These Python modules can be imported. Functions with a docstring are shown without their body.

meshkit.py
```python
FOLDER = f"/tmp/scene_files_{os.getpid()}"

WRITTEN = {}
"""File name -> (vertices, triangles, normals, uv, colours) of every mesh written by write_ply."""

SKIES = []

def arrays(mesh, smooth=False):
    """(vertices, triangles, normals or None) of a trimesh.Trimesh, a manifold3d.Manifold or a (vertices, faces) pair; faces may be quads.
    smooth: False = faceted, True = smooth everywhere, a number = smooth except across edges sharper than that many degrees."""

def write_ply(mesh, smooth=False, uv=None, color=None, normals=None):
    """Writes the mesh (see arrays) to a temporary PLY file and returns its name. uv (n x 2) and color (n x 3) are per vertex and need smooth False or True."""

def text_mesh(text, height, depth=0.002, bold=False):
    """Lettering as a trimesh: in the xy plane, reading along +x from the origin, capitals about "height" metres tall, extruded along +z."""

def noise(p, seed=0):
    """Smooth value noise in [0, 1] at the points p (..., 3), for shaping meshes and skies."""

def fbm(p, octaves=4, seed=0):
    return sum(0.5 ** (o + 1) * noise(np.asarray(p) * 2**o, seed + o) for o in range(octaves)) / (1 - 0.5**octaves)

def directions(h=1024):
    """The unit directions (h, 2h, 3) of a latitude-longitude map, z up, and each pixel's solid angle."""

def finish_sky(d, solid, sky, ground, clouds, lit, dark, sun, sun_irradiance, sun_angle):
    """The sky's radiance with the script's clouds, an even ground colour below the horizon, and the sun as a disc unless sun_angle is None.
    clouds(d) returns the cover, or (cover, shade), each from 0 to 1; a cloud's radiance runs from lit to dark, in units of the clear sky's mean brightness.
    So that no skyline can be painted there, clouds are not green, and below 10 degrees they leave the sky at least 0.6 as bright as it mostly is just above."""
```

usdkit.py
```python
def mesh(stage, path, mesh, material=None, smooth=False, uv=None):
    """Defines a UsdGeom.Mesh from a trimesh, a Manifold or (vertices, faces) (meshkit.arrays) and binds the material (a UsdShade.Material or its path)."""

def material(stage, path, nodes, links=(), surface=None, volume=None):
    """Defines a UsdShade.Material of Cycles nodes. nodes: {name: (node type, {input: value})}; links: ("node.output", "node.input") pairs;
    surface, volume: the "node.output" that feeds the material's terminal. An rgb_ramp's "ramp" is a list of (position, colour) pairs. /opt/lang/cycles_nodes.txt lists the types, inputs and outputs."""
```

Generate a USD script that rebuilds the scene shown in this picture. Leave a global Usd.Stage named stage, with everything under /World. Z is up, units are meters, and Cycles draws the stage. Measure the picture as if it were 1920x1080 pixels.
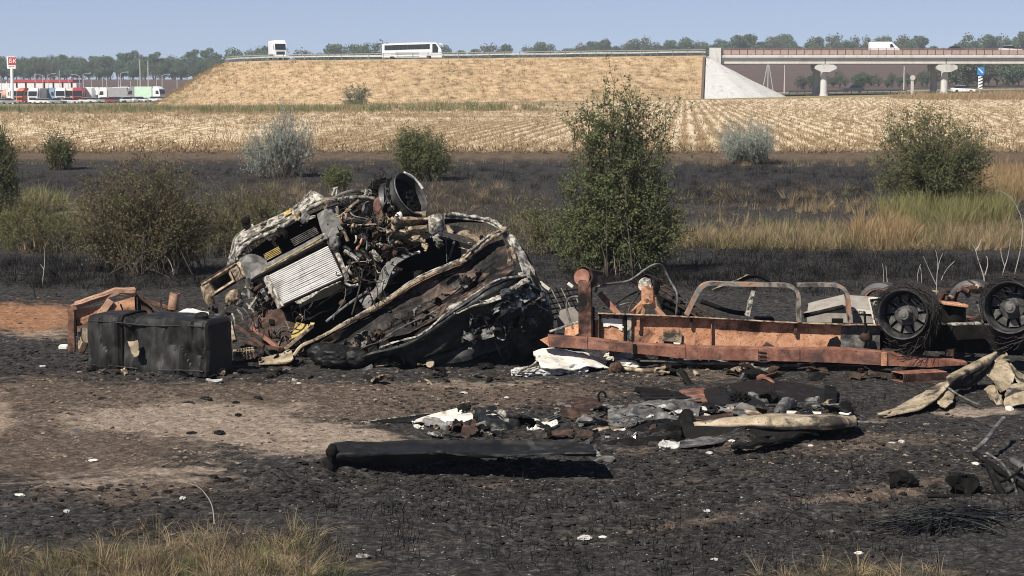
import math, random
import numpy as np
import trimesh
import usdkit, meshkit
from meshkit import noise, fbm
from pxr import Usd, UsdGeom, UsdLux, UsdShade, Sdf, Gf, Vt
from scipy.interpolate import CubicSpline, LinearNDInterpolator
from scipy.spatial import ConvexHull

stage = Usd.Stage.CreateInMemory()
UsdGeom.SetStageUpAxis(stage, UsdGeom.Tokens.z)
UsdGeom.SetStageMetersPerUnit(stage, 1.0)
UsdGeom.Xform.Define(stage, '/World')
UsdGeom.Scope.Define(stage, '/World/Looks')

# ---------------------------------------------------------------- camera
EYE = np.array([0.0, 0.0, 3.4])
FPX = 3584.0                      # focal length in pixels of a 1920 wide picture
PITCH = math.atan2(390.0, FPX)    # looking a little down
cam = UsdGeom.Camera.Define(stage, '/World/camera')
cam.CreateHorizontalApertureAttr(36.0)
cam.CreateFocalLengthAttr(36.0 * FPX / 1920.0)
cam.CreateClippingRangeAttr((0.5, 20000.0))
cam.AddTranslateOp().Set(Gf.Vec3d(*EYE))
cam.AddRotateXOp().Set(90.0 - math.degrees(PITCH))
cam.CreateExposureAttr(0.48)

# ---------------------------------------------------------------- sun and sky
SUN_EL = math.radians(47.0)
SUN_AZ = np.array([-0.64, -0.77]); SUN_AZ /= np.linalg.norm(SUN_AZ)
SUN = np.array([SUN_AZ[0] * math.cos(SUN_EL), SUN_AZ[1] * math.cos(SUN_EL), math.sin(SUN_EL)])
usdkit.material(stage, '/World/Looks/sky_look',
                {'s': ('sky_texture', {'sky_type': 'single_scattering', 'sun_disc': False, 'sun_elevation': SUN_EL,
                                       'sun_rotation': math.atan2(SUN[0], SUN[1]), 'altitude': 200.0, 'air_density': 0.5,
                                       'aerosol_density': 0.0, 'ozone_density': 2.6}),
                 'g': ('geometry', {}), 'n': ('separate_xyz', {}), 'f': ('map_range', {'range_type': 'smoothstep', 'from_min': 0.0, 'from_max': 0.5, 'to_min': 0.6, 'to_max': 0.05, 'clamp': True}),
                 'v': ('mix_color', {'b': (4.1, 4.75, 7.3)}), 'b': ('background_shader', {'strength': 0.066})},
                [('g.position', 'n.vector'), ('n.z', 'f.value'), ('f.result', 'v.fac'), ('s.color', 'v.a'), ('v.result', 'b.color')], surface='b.background')
dome = UsdLux.DomeLight.Define(stage, '/World/sky')
dome.CreateIntensityAttr(1.0)
UsdShade.MaterialBindingAPI.Apply(dome.GetPrim()).Bind(UsdShade.Material.Get(stage, '/World/Looks/sky_look'))
dome.GetPrim().SetCustomDataByKey('kind', 'structure')
dome.GetPrim().SetCustomDataByKey('label', 'pale blue hazy summer sky')
sun = UsdLux.DistantLight.Define(stage, '/World/sun')
sun.CreateIntensityAttr(1.25)
sun.CreateAngleAttr(0.53)
sun.CreateColorAttr(Gf.Vec3f(1.0, 0.93, 0.82))
sun.CreateNormalizeAttr(True)
_z = Gf.Vec3d(*SUN)
sun.AddRotateZOp().Set(math.degrees(math.atan2(SUN[1], SUN[0])) + 90.0)
sun.AddRotateXOp().Set(90.0 - math.degrees(SUN_EL))

# ---------------------------------------------------------------- pixel <-> place
_cp, _sp = math.cos(PITCH), math.sin(PITCH)

def at(px, py, Y):
    """the point at distance Y (along +y) that the photograph shows at pixel (px, py) of 1920 x 1080"""
    dx, du = px - 960.0, 540.0 - py
    d = np.array([dx, FPX * _cp + du * _sp, -FPX * _sp + du * _cp])
    return EYE + d * (Y / d[1])

def pts(*l):
    return np.array([at(*p) for p in l])

def project(p):
    p = np.asarray(p, float) - EYE
    fw = p[..., 1] * _cp - p[..., 2] * _sp
    up = p[..., 1] * _sp + p[..., 2] * _cp
    fw = np.where(np.abs(fw) < 1e-6, 1e-6, fw)
    return 960 + FPX * p[..., 0] / fw, 540 - FPX * up / fw

def sstep(a, b, x):
    t = np.clip((np.asarray(x, float) - a) / (b - a), 0, 1)
    return t * t * (3 - 2 * t)

def _n2(x, y, s, seed=0):
    return noise(np.stack([np.asarray(x) * s, np.asarray(y) * s, np.zeros_like(np.asarray(x, float)) + 0.37], -1), seed)

def _f2(x, y, s, seed=0, o=4):
    return fbm(np.stack([np.asarray(x) * s, np.asarray(y) * s, np.zeros_like(np.asarray(x, float)) + 0.37], -1), o, seed)

def terr_smooth(x, y):
    x, y = np.asarray(x, float), np.asarray(y, float)
    z = sstep(80, 340, y) * (-1.15 + 0.016 * np.clip(x, -115, 125))
    side = sstep(-130, 120, x)
    z = z + sstep(505, 900, y) * (6.2 + 5.6 * side) - sstep(985, 1500, y) * 16
    z = z + 0.45 * sstep(58, 80, y) - 0.35 * sstep(34, 42, y) * (1 - sstep(47, 58, y))
    return z

def terr(x, y):
    x, y = np.asarray(x, float), np.asarray(y, float)
    near = 1 - sstep(40, 75, y)
    z = terr_smooth(x, y)
    z = z + near * (0.20 * (_f2(x, y, 0.35, 3, 3) - 0.5) + 0.10 * (_f2(x, y, 1.3, 5, 3) - 0.5))
    z = z + (1 - sstep(26, 40, y)) * (0.095 * (_f2(x, y, 4.6, 9, 4) - 0.5) + 0.045 * (_f2(x, y, 11.0, 12, 2) - 0.5))
    # wheel ruts and scraped furrows that run up to the right
    t = (y - 14.3) - 0.21 * (x - 1.0)
    for c, w, d in ((0.0, 0.16, 0.05), (0.75, 0.2, 0.06), (-0.55, .16, .03)):
        z = z - d * np.exp(-((t - c) / w) ** 2) * sstep(-1.5, 0.5, x) * (1 - sstep(17, 22, y))
    z = z + 0.05 * np.exp(-((t - 0.38) / 0.14) ** 2) * sstep(-1.5, 0.5, x)
    # low ridges of thrown-up soil
    for (ax, ay, bx, by, h) in ((-2.0, 15.75, -0.7, 16.75, 0.13), (-0.5, 16.4, 0.75, 16.5, 0.10), (0.9, 17.5, 1.4, 17.65, 0.12), (2.0, 17.6, 2.75, 18.2, 0.12), (-3.9, 20.3, -2.6, 20.6, 0.06)):
        if np.ndim(x) and not ((y > 14) & (y < 22)).any(): break
        u = np.clip(((x - ax) * (bx - ax) + (y - ay) * (by - ay)) / ((bx - ax) ** 2 + (by - ay) ** 2), 0, 1)
        q = (x - ax - u * (bx - ax)) ** 2 + (y - ay - u * (by - ay)) ** 2
        z = z + h * np.exp(-q / 0.035) * (0.25 + 1.5 * _f2(x, y, 6.0, 33, 3))
    far = sstep(70, 85, y) * (1 - sstep(355, 380, y))
    u = x - 0.09 * y + 0.25 * (_n2(x, y, 0.05, 4) - 0.5) * 4
    z = z + far * 0.05 * np.sin(u * 2 * np.pi / 0.85)
    return z

def grounds_at(px, py):
    """where the rays of pixels meet the ground"""
    px, py = np.atleast_1d(np.asarray(px, float)), np.atleast_1d(np.asarray(py, float))
    dx, du = px - 960.0, 540.0 - py
    d = np.stack([dx, FPX * _cp + du * _sp + 0 * dx, -FPX * _sp + du * _cp + 0 * dx], -1); d /= d[:, 1:2]
    lo, hi = np.full(len(d), 11.0), np.full(len(d), 11.0); found = np.zeros(len(d), bool)
    near = py.min() > 345
    if near: f0 = -EYE[2] / d[:, 2]; lo, hi, found = f0 * 0.8, f0 * 1.2, np.ones(len(d), bool)
    for Y in [] if near else np.concatenate([np.arange(11, 60, 0.5), np.arange(60, 500, 4.0), np.arange(500, 1100, 15.0)]):
        below = (EYE[2] + d[:, 2] * Y <= terr_smooth(d[:, 0] * Y, np.full(len(d), Y))) & ~found
        hi[below] = Y; found |= below; lo[~found] = Y
    hi[~found] = lo[~found]
    for _ in range(14):
        mid = (lo + hi) / 2; below = EYE[2] + d[:, 2] * mid <= terr_smooth(d[:, 0] * mid, mid)
        hi = np.where(below, mid, hi); lo = np.where(below, lo, mid)
    p = EYE + d * hi[:, None]; p[:, 2] = terr(p[:, 0], p[:, 1]); return p

def ground_at(px, py):
    return grounds_at(px, py)[0]

def on_ground(x, y):
    return np.array([x, y, float(terr(x, y))])
# ---------------------------------------------------------------- naming and describing
_used = {}
def numbered(parent, name):
    key = (parent, name)
    n = _used.get(key, 0); _used[key] = n + 1
    return f'{parent}/{name}' if n == 0 else f'{parent}/{name}_{n:03d}'

def say(prim, label=None, cat=None, group=None, kind=None):
    for k, t in (('label', label), ('category', cat), ('group', group), ('kind', kind)):
        if t: prim.SetCustomDataByKey(k, t)
    return prim

ORIGIN = {}
def thing(name, label, cat, loc=(0, 0, 0), group=None, kind=None, rotz=0.0):
    path = numbered('/World', name)
    x = UsdGeom.Xform.Define(stage, path)
    x.AddTranslateOp().Set(Gf.Vec3d(*map(float, loc)))
    if rotz: x.AddRotateZOp().Set(float(rotz))
    ORIGIN[path] = np.asarray(loc, float)
    say(x.GetPrim(), label, cat, group, kind)
    return path

def _root(path):
    while path not in ORIGIN and path.count('/') > 1:
        path = path.rsplit('/', 1)[0]
    return ORIGIN.get(path, np.zeros(3))

def part(parent, name, mesh, material, smooth=False, label=None, kind=None, local=False):
    """one mesh of the scene as a child of a thing (given in world coordinates unless local)"""
    if isinstance(mesh, MB): v, f = mesh.arrays()
    else: v, f = np.asarray(mesh[0], float), np.asarray(mesh[1], int)
    if not local: v = v - _root(parent)
    path = numbered(parent, name)
    if parent not in ORIGIN: pass
    usdkit.mesh(stage, path, (v, f), LOOK(material), smooth)
    p = stage.GetPrimAtPath(path)
    say(p, label, None, None, kind)
    return path

def single(name, mesh, material, label, cat, group=None, kind=None, smooth=False):
    """a thing that is one mesh"""
    v, f = mesh.arrays() if isinstance(mesh, MB) else (np.asarray(mesh[0], float), np.asarray(mesh[1], int))
    base = np.array([v[:, 0].mean(), v[:, 1].mean(), v[:, 2].min()])
    path = numbered('/World', name)
    m = usdkit.mesh(stage, path, (v - base, f), LOOK(material), smooth)
    UsdGeom.Xformable(m).AddTranslateOp().Set(Gf.Vec3d(*map(float, base)))
    ORIGIN[path] = base
    say(m.GetPrim(), label, cat, group, kind)
    return path

def copy_of(src, name, loc, rotz=0.0, scale=1.0, label=None, cat=None, group=None):
    path = numbered('/World', name)
    x = UsdGeom.Xform.Define(stage, path)
    x.GetPrim().GetReferences().AddInternalReference(src)
    x.GetPrim().SetInstanceable(True)
    x.ClearXformOpOrder()
    x.AddTranslateOp(opSuffix='place').Set(Gf.Vec3d(*map(float, loc)))
    x.AddRotateZOp(opSuffix='turn').Set(float(rotz))
    s = scale if np.ndim(scale) else (scale,) * 3
    x.AddScaleOp(opSuffix='size').Set(Gf.Vec3f(*map(float, s)))
    say(x.GetPrim(), label, cat, group)
    return path

def class_prim(name):
    """an abstract source that copies reference"""
    path = f'/World/Kinds/{name}'
    if not stage.GetPrimAtPath('/World/Kinds'): stage.CreateClassPrim('/World/Kinds')
    stage.CreateClassPrim(path)
    stage.GetPrimAtPath(path).SetTypeName('Xform')
    ORIGIN[path] = np.zeros(3)
    return path

def scatter(name, protos, mats, pos, scale, rotz, tilt=None, seed=0, parent=None, label=None, cat=None, kind='stuff'):
    """protos: list of (v, f); one PointInstancer of many small copies"""
    r = np.random.default_rng(seed)
    path = numbered(parent or '/World', name)
    pi = UsdGeom.PointInstancer.Define(stage, path)
    rel = pi.CreatePrototypesRel()
    for k, (p, m) in enumerate(zip(protos, mats)):
        q = f'{path}/Prototypes/kind_{k:03d}'
        if k == 0: UsdGeom.Scope.Define(stage, f'{path}/Prototypes')
        usdkit.mesh(stage, q, p, LOOK(m), False)
        rel.AddTarget(q)
    n = len(pos)
    scale = np.asarray(scale, float)
    if scale.ndim == 1: scale = np.repeat(scale[:, None], 3, 1)
    pi.CreateProtoIndicesAttr(Vt.IntArray.FromNumpy(r.integers(0, len(protos), n).astype(np.int32)))
    pi.CreatePositionsAttr(Vt.Vec3fArray.FromNumpy(np.asarray(pos, np.float32)))
    pi.CreateScalesAttr(Vt.Vec3fArray.FromNumpy(scale.astype(np.float32)))
    a = np.asarray(rotz) / 2
    if tilt is None: q = np.stack([np.zeros(n), np.zeros(n), np.sin(a), np.cos(a)], -1)
    else:
        b = r.uniform(0, 2 * np.pi, n); t = np.asarray(tilt) / 2
        qx, qy, qw = np.sin(t) * np.cos(b), np.sin(t) * np.sin(b), np.cos(t)
        sz, cz = np.sin(a), np.cos(a)
        q = np.stack([qx * cz + qy * sz, qy * cz - qx * sz, qw * sz, qw * cz], -1)
    qa = Vt.QuathArray(n)
    pi.CreateOrientationsAttr(Vt.QuathArray([Gf.Quath(float(w), float(x), float(y), float(z)) for x, y, z, w in q]))
    say(pi.GetPrim(), label, cat, None, kind)
    return path

# ---------------------------------------------------------------- mesh builder
def unit(v):
    v = np.asarray(v, float); return v / (np.linalg.norm(v) + 1e-12)

def smooth_path(p, n):
    p = np.asarray(p, float)
    if len(p) < 3:
        t = np.linspace(0, 1, n)[:, None]; return p[0] * (1 - t) + p[-1] * t
    s = np.concatenate([[0], np.cumsum(np.linalg.norm(np.diff(p, axis=0), axis=1) ** 0.5 + 1e-6)])
    return CubicSpline(s, p, bc_type='natural')(np.linspace(0, s[-1], n))

class MB:
    def __init__(self): self.v, self.f, self.n = [], [], 0
    def add(self, v, f):
        v, f = np.asarray(v, float), np.asarray(f, int)
        if f.shape[1] == 4: f = np.vstack([f[:, [0, 1, 2]], f[:, [0, 2, 3]]])
        self.v.append(v); self.f.append(f + self.n); self.n += len(v); return self
    def arrays(self):
        return np.vstack(self.v), np.vstack(self.f)
    def hull(self, p):
        p = np.asarray(p, float); h = ConvexHull(p)
        f = h.simplices.copy(); c = p[h.vertices].mean(0)
        for k, t in enumerate(f):
            a, b, d = p[t]
            if np.dot(np.cross(b - a, d - a), a - c) < 0: f[k] = t[::-1]
        ids = np.unique(f); m = np.zeros(len(p), int); m[ids] = np.arange(len(ids))
        return self.add(p[ids], m[f])
    def obox(self, c, ax, size, bevel=0.0):
        """box at centre c with axes (3 x 3 rows) and full sizes; bevelled edges"""
        c, ax, s = np.asarray(c, float), np.asarray(ax, float), np.asarray(size, float) / 2
        b = min(bevel, 0.45 * 2 * s.min())
        sg = np.array([[i, j, k] for i in (-1, 1) for j in (-1, 1) for k in (-1, 1)], float)
        if b <= 0: return self.hull(c + (sg * s) @ ax)
        q = []
        for k in range(3):
            t = s - b; t[k] = s[k]; q.append(sg * t)
        return self.hull(c + np.vstack(q) @ ax)
    def box(self, lo, hi, bevel=0.0):
        lo, hi = np.minimum(lo, hi), np.maximum(lo, hi)
        return self.obox((lo + hi) / 2, np.eye(3), hi - lo, bevel)
    def beam(self, a, b, w, h, up=(0, 0, 1), bevel=0.004, ext=0.0):
        a, b = np.asarray(a, float), np.asarray(b, float); d = unit(b - a)
        s = np.cross(d, up)
        if np.linalg.norm(s) < 1e-3: s = np.cross(d, (0, 1, 0.01))
        s = unit(s); u = np.cross(s, d)
        return self.obox((a + b) / 2, [d, s, u], (np.linalg.norm(b - a) + ext, w, h), bevel)
    dry = False
    def tube(self, path, r, sides=8, n=None, flat=1.0, up=(0, 0, 1), caps=True, rough=0.0, seed=0):
        if MB.dry: return self
        p = np.asarray(path, float)
        if n: 
            r = np.interp(np.linspace(0, 1, n), np.linspace(0, 1, len(p)), np.broadcast_to(r, (len(p),))); p = smooth_path(p, n)
        r = np.broadcast_to(np.asarray(r, float), (len(p),))
        t = np.gradient(p, axis=0); t /= np.linalg.norm(t, axis=1, keepdims=True) + 1e-12
        a = np.cross(t[0], up)
        if np.linalg.norm(a) < 0.1: a = np.cross(t[0], (0, 1, 0.02))
        A = []
        for k in range(len(p)):
            a = a - t[k] * np.dot(a, t[k]); a = a / (np.linalg.norm(a) + 1e-12); A.append(a.copy())
        A = np.array(A); B = np.cross(t, A); g = np.arange(sides) * 2 * np.pi / sides + np.pi / sides
        v = p[:, None] + r[:, None, None] * (np.cos(g)[None, :, None] * A[:, None] + flat * np.sin(g)[None, :, None] * B[:, None])
        if rough: v = v + (fbm(v * 14 + seed * 3.1, 3, seed)[..., None] - 0.5) * 2 * rough * unit_rows(v - p[:, None])
        return self._rings(v, caps)
    def _rings(self, v, caps=True):
        n, s = v.shape[:2]
        i, j = np.meshgrid(np.arange(n - 1), np.arange(s), indexing='ij')
        q = np.stack([i * s + j, i * s + (j + 1) % s, (i + 1) * s + (j + 1) % s, (i + 1) * s + j], -1).reshape(-1, 4)
        f = np.vstack([q[:, [0, 1, 2]], q[:, [0, 2, 3]]]); V = v.reshape(-1, 3)
        if caps:
            V = np.vstack([V, v[0].mean(0), v[-1].mean(0)]); k = n * s
            j = np.arange(s)
            f = np.vstack([f, np.stack([np.full(s, k), (j + 1) % s, j], -1), np.stack([np.full(s, k + 1), (n - 1) * s + j, (n - 1) * s + (j + 1) % s], -1)])
        return self.add(V, f)
    def lathe(self, prof, o, axis, sides=32, close=False, wob=0.0, seed=0):
        """prof: (radius, along) pairs turned about the axis through o"""
        o, d = np.asarray(o, float), unit(axis)
        a = np.cross(d, (0, 0, 1)); a = unit(a) if np.linalg.norm(a) > 0.05 else np.array([1.0, 0, 0]); b = np.cross(d, a)
        prof = np.asarray(prof, float); g = np.arange(sides) * 2 * np.pi / sides
        R = prof[:, 0][:, None] * (1 + wob * (noise(np.stack([np.cos(g) * 2 + seed, np.sin(g) * 2, g * 0], -1), seed) - 0.5))[None]
        v = o + prof[:, 1][:, None, None] * d + R[..., None] * (np.cos(g)[None, :, None] * a + np.sin(g)[None, :, None] * b)
        return self._rings(v, caps=close)
    def blob(self, c, rad, amp=0.25, sub=2, seed=0, freq=2.0, ax=None, ridged=False):
        if MB.dry: return self
        m = trimesh.creation.icosphere(sub); v = np.array(m.vertices)
        d = fbm(v * freq + seed * 7.3, 3, seed)
        if ridged: d = 1 - np.abs(2 * d - 1) * 1.6
        w = v * (1 + amp * 2 * (d - 0.5))[:, None] * np.asarray(rad, float)
        if ax is not None: w = w @ np.asarray(ax)
        return self.add(w + np.asarray(c), m.faces)
    def sheet(self, rows, n=24, m=24, thick=0.006, crumple=0.0, cs=3.0, seed=0, ragged=0.0, holes=0.0, hs=5.0, lin=False, facet=None):
        """a bent metal sheet through rows of 3-D points: crumpled along its normals, given thickness, edges eaten away"""
        if MB.dry: return self
        R = [np.asarray(r, float) for r in rows]
        f_ = (lambda p, k: np.stack([np.interp(np.linspace(0, 1, k), np.linspace(0, 1, len(p)), p[:, c]) for c in range(3)], -1)) if lin else smooth_path
        A = np.array([f_(r, m) for r in R])
        G = np.stack([f_(A[:, j], n) for j in range(m)], 1)
        du, dv = np.gradient(G, axis=0), np.gradient(G, axis=1)
        N = np.cross(dv, du); N /= np.linalg.norm(N, axis=2, keepdims=True) + 1e-12
        if facet:
            r_ = np.random.default_rng(seed + 1000); k_ = facet[0]
            q_ = np.vstack([r_.random((k_, 2)), [[0, 0], [0, 1], [1, 0], [1, 1]], np.stack([np.linspace(0, 1, 9), np.zeros(9)], -1), np.stack([np.linspace(0, 1, 9), np.ones(9)], -1)])
            h_ = LinearNDInterpolator(q_, r_.uniform(-1, 1, len(q_)))
            uu, vv = np.meshgrid(np.linspace(0, 1, n), np.linspace(0, 1, m), indexing='ij')
            G = G + N * (facet[1] * np.nan_to_num(h_(uu, vv)))[..., None]
            du, dv = np.gradient(G, axis=0), np.gradient(G, axis=1)
            N = np.cross(dv, du); N /= np.linalg.norm(N, axis=2, keepdims=True) + 1e-12
        if crumple:
            c = fbm(G * cs + seed * 5.7, 4, seed); rd = 1 - np.abs(2 * fbm(G * cs * 0.7 + seed * 3.3 + 50, 3, seed + 9) - 1)
            G = G + N * (crumple * ((c - 0.5) * 1.2 + (rd - 0.7) * 1.3))[..., None]
            du, dv = np.gradient(G, axis=0), np.gradient(G, axis=1)
            N = np.cross(dv, du); N /= np.linalg.norm(N, axis=2, keepdims=True) + 1e-12
        keep = np.ones((n - 1, m - 1), bool)
        C = (G[1:, 1:] + G[:-1, :-1]) / 2
        if ragged:
            i, j = np.meshgrid(np.arange(n - 1), np.arange(m - 1), indexing='ij')
            e = np.minimum(np.minimum(i, n - 2 - i) / n, np.minimum(j, m - 2 - j) / m)
            keep &= e > ragged * (fbm(C * hs + seed, 3, seed + 3) - 0.35) * 1.5
        if holes: keep &= fbm(C * hs + 31 + seed, 4, seed + 7) < 1 - holes
        V = np.vstack([(G + N * thick / 2).reshape(-1, 3), (G - N * thick / 2).reshape(-1, 3)]); K = n * m
        i, j = np.nonzero(keep)
        a, b, c, d = i * m + j, i * m + j + 1, (i + 1) * m + j + 1, (i + 1) * m + j
        top = np.stack([a, b, c, d], -1)
        e = np.vstack([np.stack([a, b], -1), np.stack([b, c], -1), np.stack([c, d], -1), np.stack([d, a], -1)])
        key = np.sort(e, 1); code = key[:, 0] * K + key[:, 1]
        u, inv, cnt = np.unique(code, return_inverse=True, return_counts=True)
        be = e[cnt[inv] == 1]
        side = np.stack([be[:, 1], be[:, 0], be[:, 0] + K, be[:, 1] + K], -1)
        bot = top[:, ::-1] + K
        F = np.vstack([top, bot, side])
        ids = np.unique(F); M = np.zeros(2 * K, int); M[ids] = np.arange(len(ids))
        return self.add(V[ids], M[F])
    def prism(self, poly, thick, n=None):
        """a flat plate: a planar outline of 3-D points (convex or not, fan from the middle) extruded by thick along its normal"""
        p = np.asarray(poly, float); c = p.mean(0)
        if n is None:
            n = np.zeros(3)
            for k in range(len(p)): n += np.cross(p[k] - c, p[(k + 1) % len(p)] - c)
            n = unit(n)
        k = len(p); n = np.asarray(n, float)
        V = np.vstack([p + n * thick / 2, p - n * thick / 2, c + n * thick / 2, c - n * thick / 2]); j = np.arange(k); j1 = (j + 1) % k
        F = np.vstack([np.stack([np.full(k, 2 * k), j, j1], -1), np.stack([np.full(k, 2 * k + 1), k + j1, k + j], -1), np.stack([j, j + k, j1], -1), np.stack([j1, j + k, j1 + k], -1)])
        return self.add(V, F)

def unit_rows(a):
    return a / (np.linalg.norm(a, axis=-1, keepdims=True) + 1e-12)

# ---------------------------------------------------------------- materials
_looks = {}
def LOOK(name):
    return _looks[name] if isinstance(name, str) else name

def worn(name, stops, scale=6.0, detail=8.0, rough=(0.55, 0.9), bump=0.25, dist=0.01, metallic=0.0, distortion=0.0, speck=None, speck_scale=40.0, speck_at=(0.62, 0.7),
         stain=None, stain_scale=1.5, stain_at=(0.5, 0.65), spec=0.4, stretch=None, rough_noise=0.65, coat=0.0, translucent=0.0, random_tint=0.0):
    """a weathered surface: noise through a colour ramp, optional large stains and fine specks, all with relief"""
    N = {'tc': ('texture_coordinate', {}), 'n1': ('noise_texture', {'scale': scale, 'detail': detail, 'roughness': rough_noise, 'distortion': distortion}),
         'r1': ('rgb_ramp', {'ramp': stops}), 'p': ('principled_bsdf', {'metallic': metallic, 'specular_ior_level': spec, 'coat_weight': coat}),
         'rg': ('map_range', {'from_min': 0.3, 'from_max': 0.7, 'to_min': rough[0], 'to_max': rough[1], 'clamp': True})}
    L = [('n1.fac', 'r1.fac'), ('n1.fac', 'rg.value'), ('rg.result', 'p.roughness')]
    src = 'tc.object'
    if stretch is not None:
        N['mp'] = ('mapping', {'scale': stretch}); L += [('tc.object', 'mp.vector')]; src = 'mp.vector'
    L += [(src, 'n1.vector')]
    col = 'r1.color'
    if stain:
        N['n2'] = ('noise_texture', {'scale': stain_scale, 'detail': 6.0, 'roughness': 0.6, 'distortion': 0.6})
        N['m2'] = ('map_range', {'from_min': stain_at[0], 'from_max': stain_at[1], 'to_min': 0.0, 'to_max': 1.0, 'clamp': True})
        N['x2'] = ('mix_color', {'b': stain})
        L += [(src, 'n2.vector'), ('n2.fac', 'm2.value'), ('m2.result', 'x2.fac'), (col, 'x2.a')]; col = 'x2.result'
    if speck:
        N['n3'] = ('noise_texture', {'scale': speck_scale, 'detail': 3.0, 'roughness': 0.6})
        N['m3'] = ('map_range', {'from_min': speck_at[0], 'from_max': speck_at[1], 'to_min': 0.0, 'to_max': 1.0, 'clamp': True})
        N['x3'] = ('mix_color', {'b': speck})
        L += [(src, 'n3.vector'), ('n3.fac', 'm3.value'), ('m3.result', 'x3.fac'), (col, 'x3.a')]; col = 'x3.result'
    if random_tint:
        N['oi'] = ('object_info', {}); N['mr'] = ('map_range', {'from_min': 0.0, 'from_max': 1.0, 'to_min': 1 - random_tint, 'to_max': 1 + random_tint})
        N['hs'] = ('hsv', {}); L += [('oi.random', 'mr.value'), ('mr.result', 'hs.value'), (col, 'hs.color')]; col = 'hs.color'
    L += [(col, 'p.base_color')]
    if bump:
        N['nb'] = ('noise_texture', {'scale': scale * 3.0, 'detail': 6.0, 'roughness': 0.7})
        N['bp'] = ('bump', {'strength': bump, 'distance': dist})
        L += [(src, 'nb.vector'), ('nb.fac', 'bp.height'), ('bp.normal', 'p.normal')]
    out = 'p.BSDF'
    if translucent:
        N['tr'] = ('translucent_bsdf', {}); N['mx'] = ('mix_closure', {'fac': translucent})
        L += [(col, 'tr.color'), ('p.BSDF', 'mx.closure1'), ('tr.BSDF', 'mx.closure2')]; out = 'mx.closure'
    _looks[name] = usdkit.material(stage, f'/World/Looks/{name}', N, L, surface=out)
    return name

def paint(name, col, rough=0.5, metallic=0.0, var=0.12, scale=2.0, spec=0.4):
    c = np.asarray(col, float)
    return worn(name, [(0.3, tuple(c * (1 - var))), (0.7, tuple(np.minimum(c * (1 + var), 0.95)))], scale=scale, detail=4, rough=(rough * 0.85, min(1, rough * 1.15)), bump=0.0, metallic=metallic, spec=spec)
# ---------------------------------------------------------------- the ground: one sheet with burnt, bare, stubble and ploughed zones
def _axis(parts):
    out = [parts[0][0]]
    for a, b, s0, s1 in parts:
        x = a
        k = max(1, int(round(abs(b - a) / ((s0 + s1) / 2))))
        w = np.linspace(s0, s1, k); w = np.cumsum(w); out += list(a + (b - a) * w / w[-1])
    return np.array(out)

_ys = _axis([(-40, 9, 8, 2), (9, 12, 0.5, 0.06), (12, 25.5, 0.036, 0.05), (25.5, 42, 0.06, 0.14), (42, 90, 0.2, 0.5), (90, 360, 0.7, 3), (360, 1600, 6, 40), (1600, 9000, 150, 1200)])
_xh = _axis([(0, 7.2, 0.042, 0.05), (7.2, 14, 0.1, 0.3), (14, 60, 0.4, 2), (60, 300, 3, 12), (300, 6000, 40, 800)])
_xs = np.concatenate([-_xh[:0:-1], _xh])
_X, _Y = np.meshgrid(_xs, _ys)
_Z = terr(_X, _Y)
_PX, _PY = project(np.stack([_X, _Y, terr_smooth(_X, _Y)], -1))
_front = _Y > 10

def patch(cx, cy, rx, ry, w=1.0, ang=0.0):
    c, s = math.cos(ang), math.sin(ang)
    u, v = (_PX - cx) * c + (_PY - cy) * s, -(_PX - cx) * s + (_PY - cy) * c
    return w * np.exp(-((u / rx) ** 2 + (v / ry) ** 2)) * _front

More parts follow.
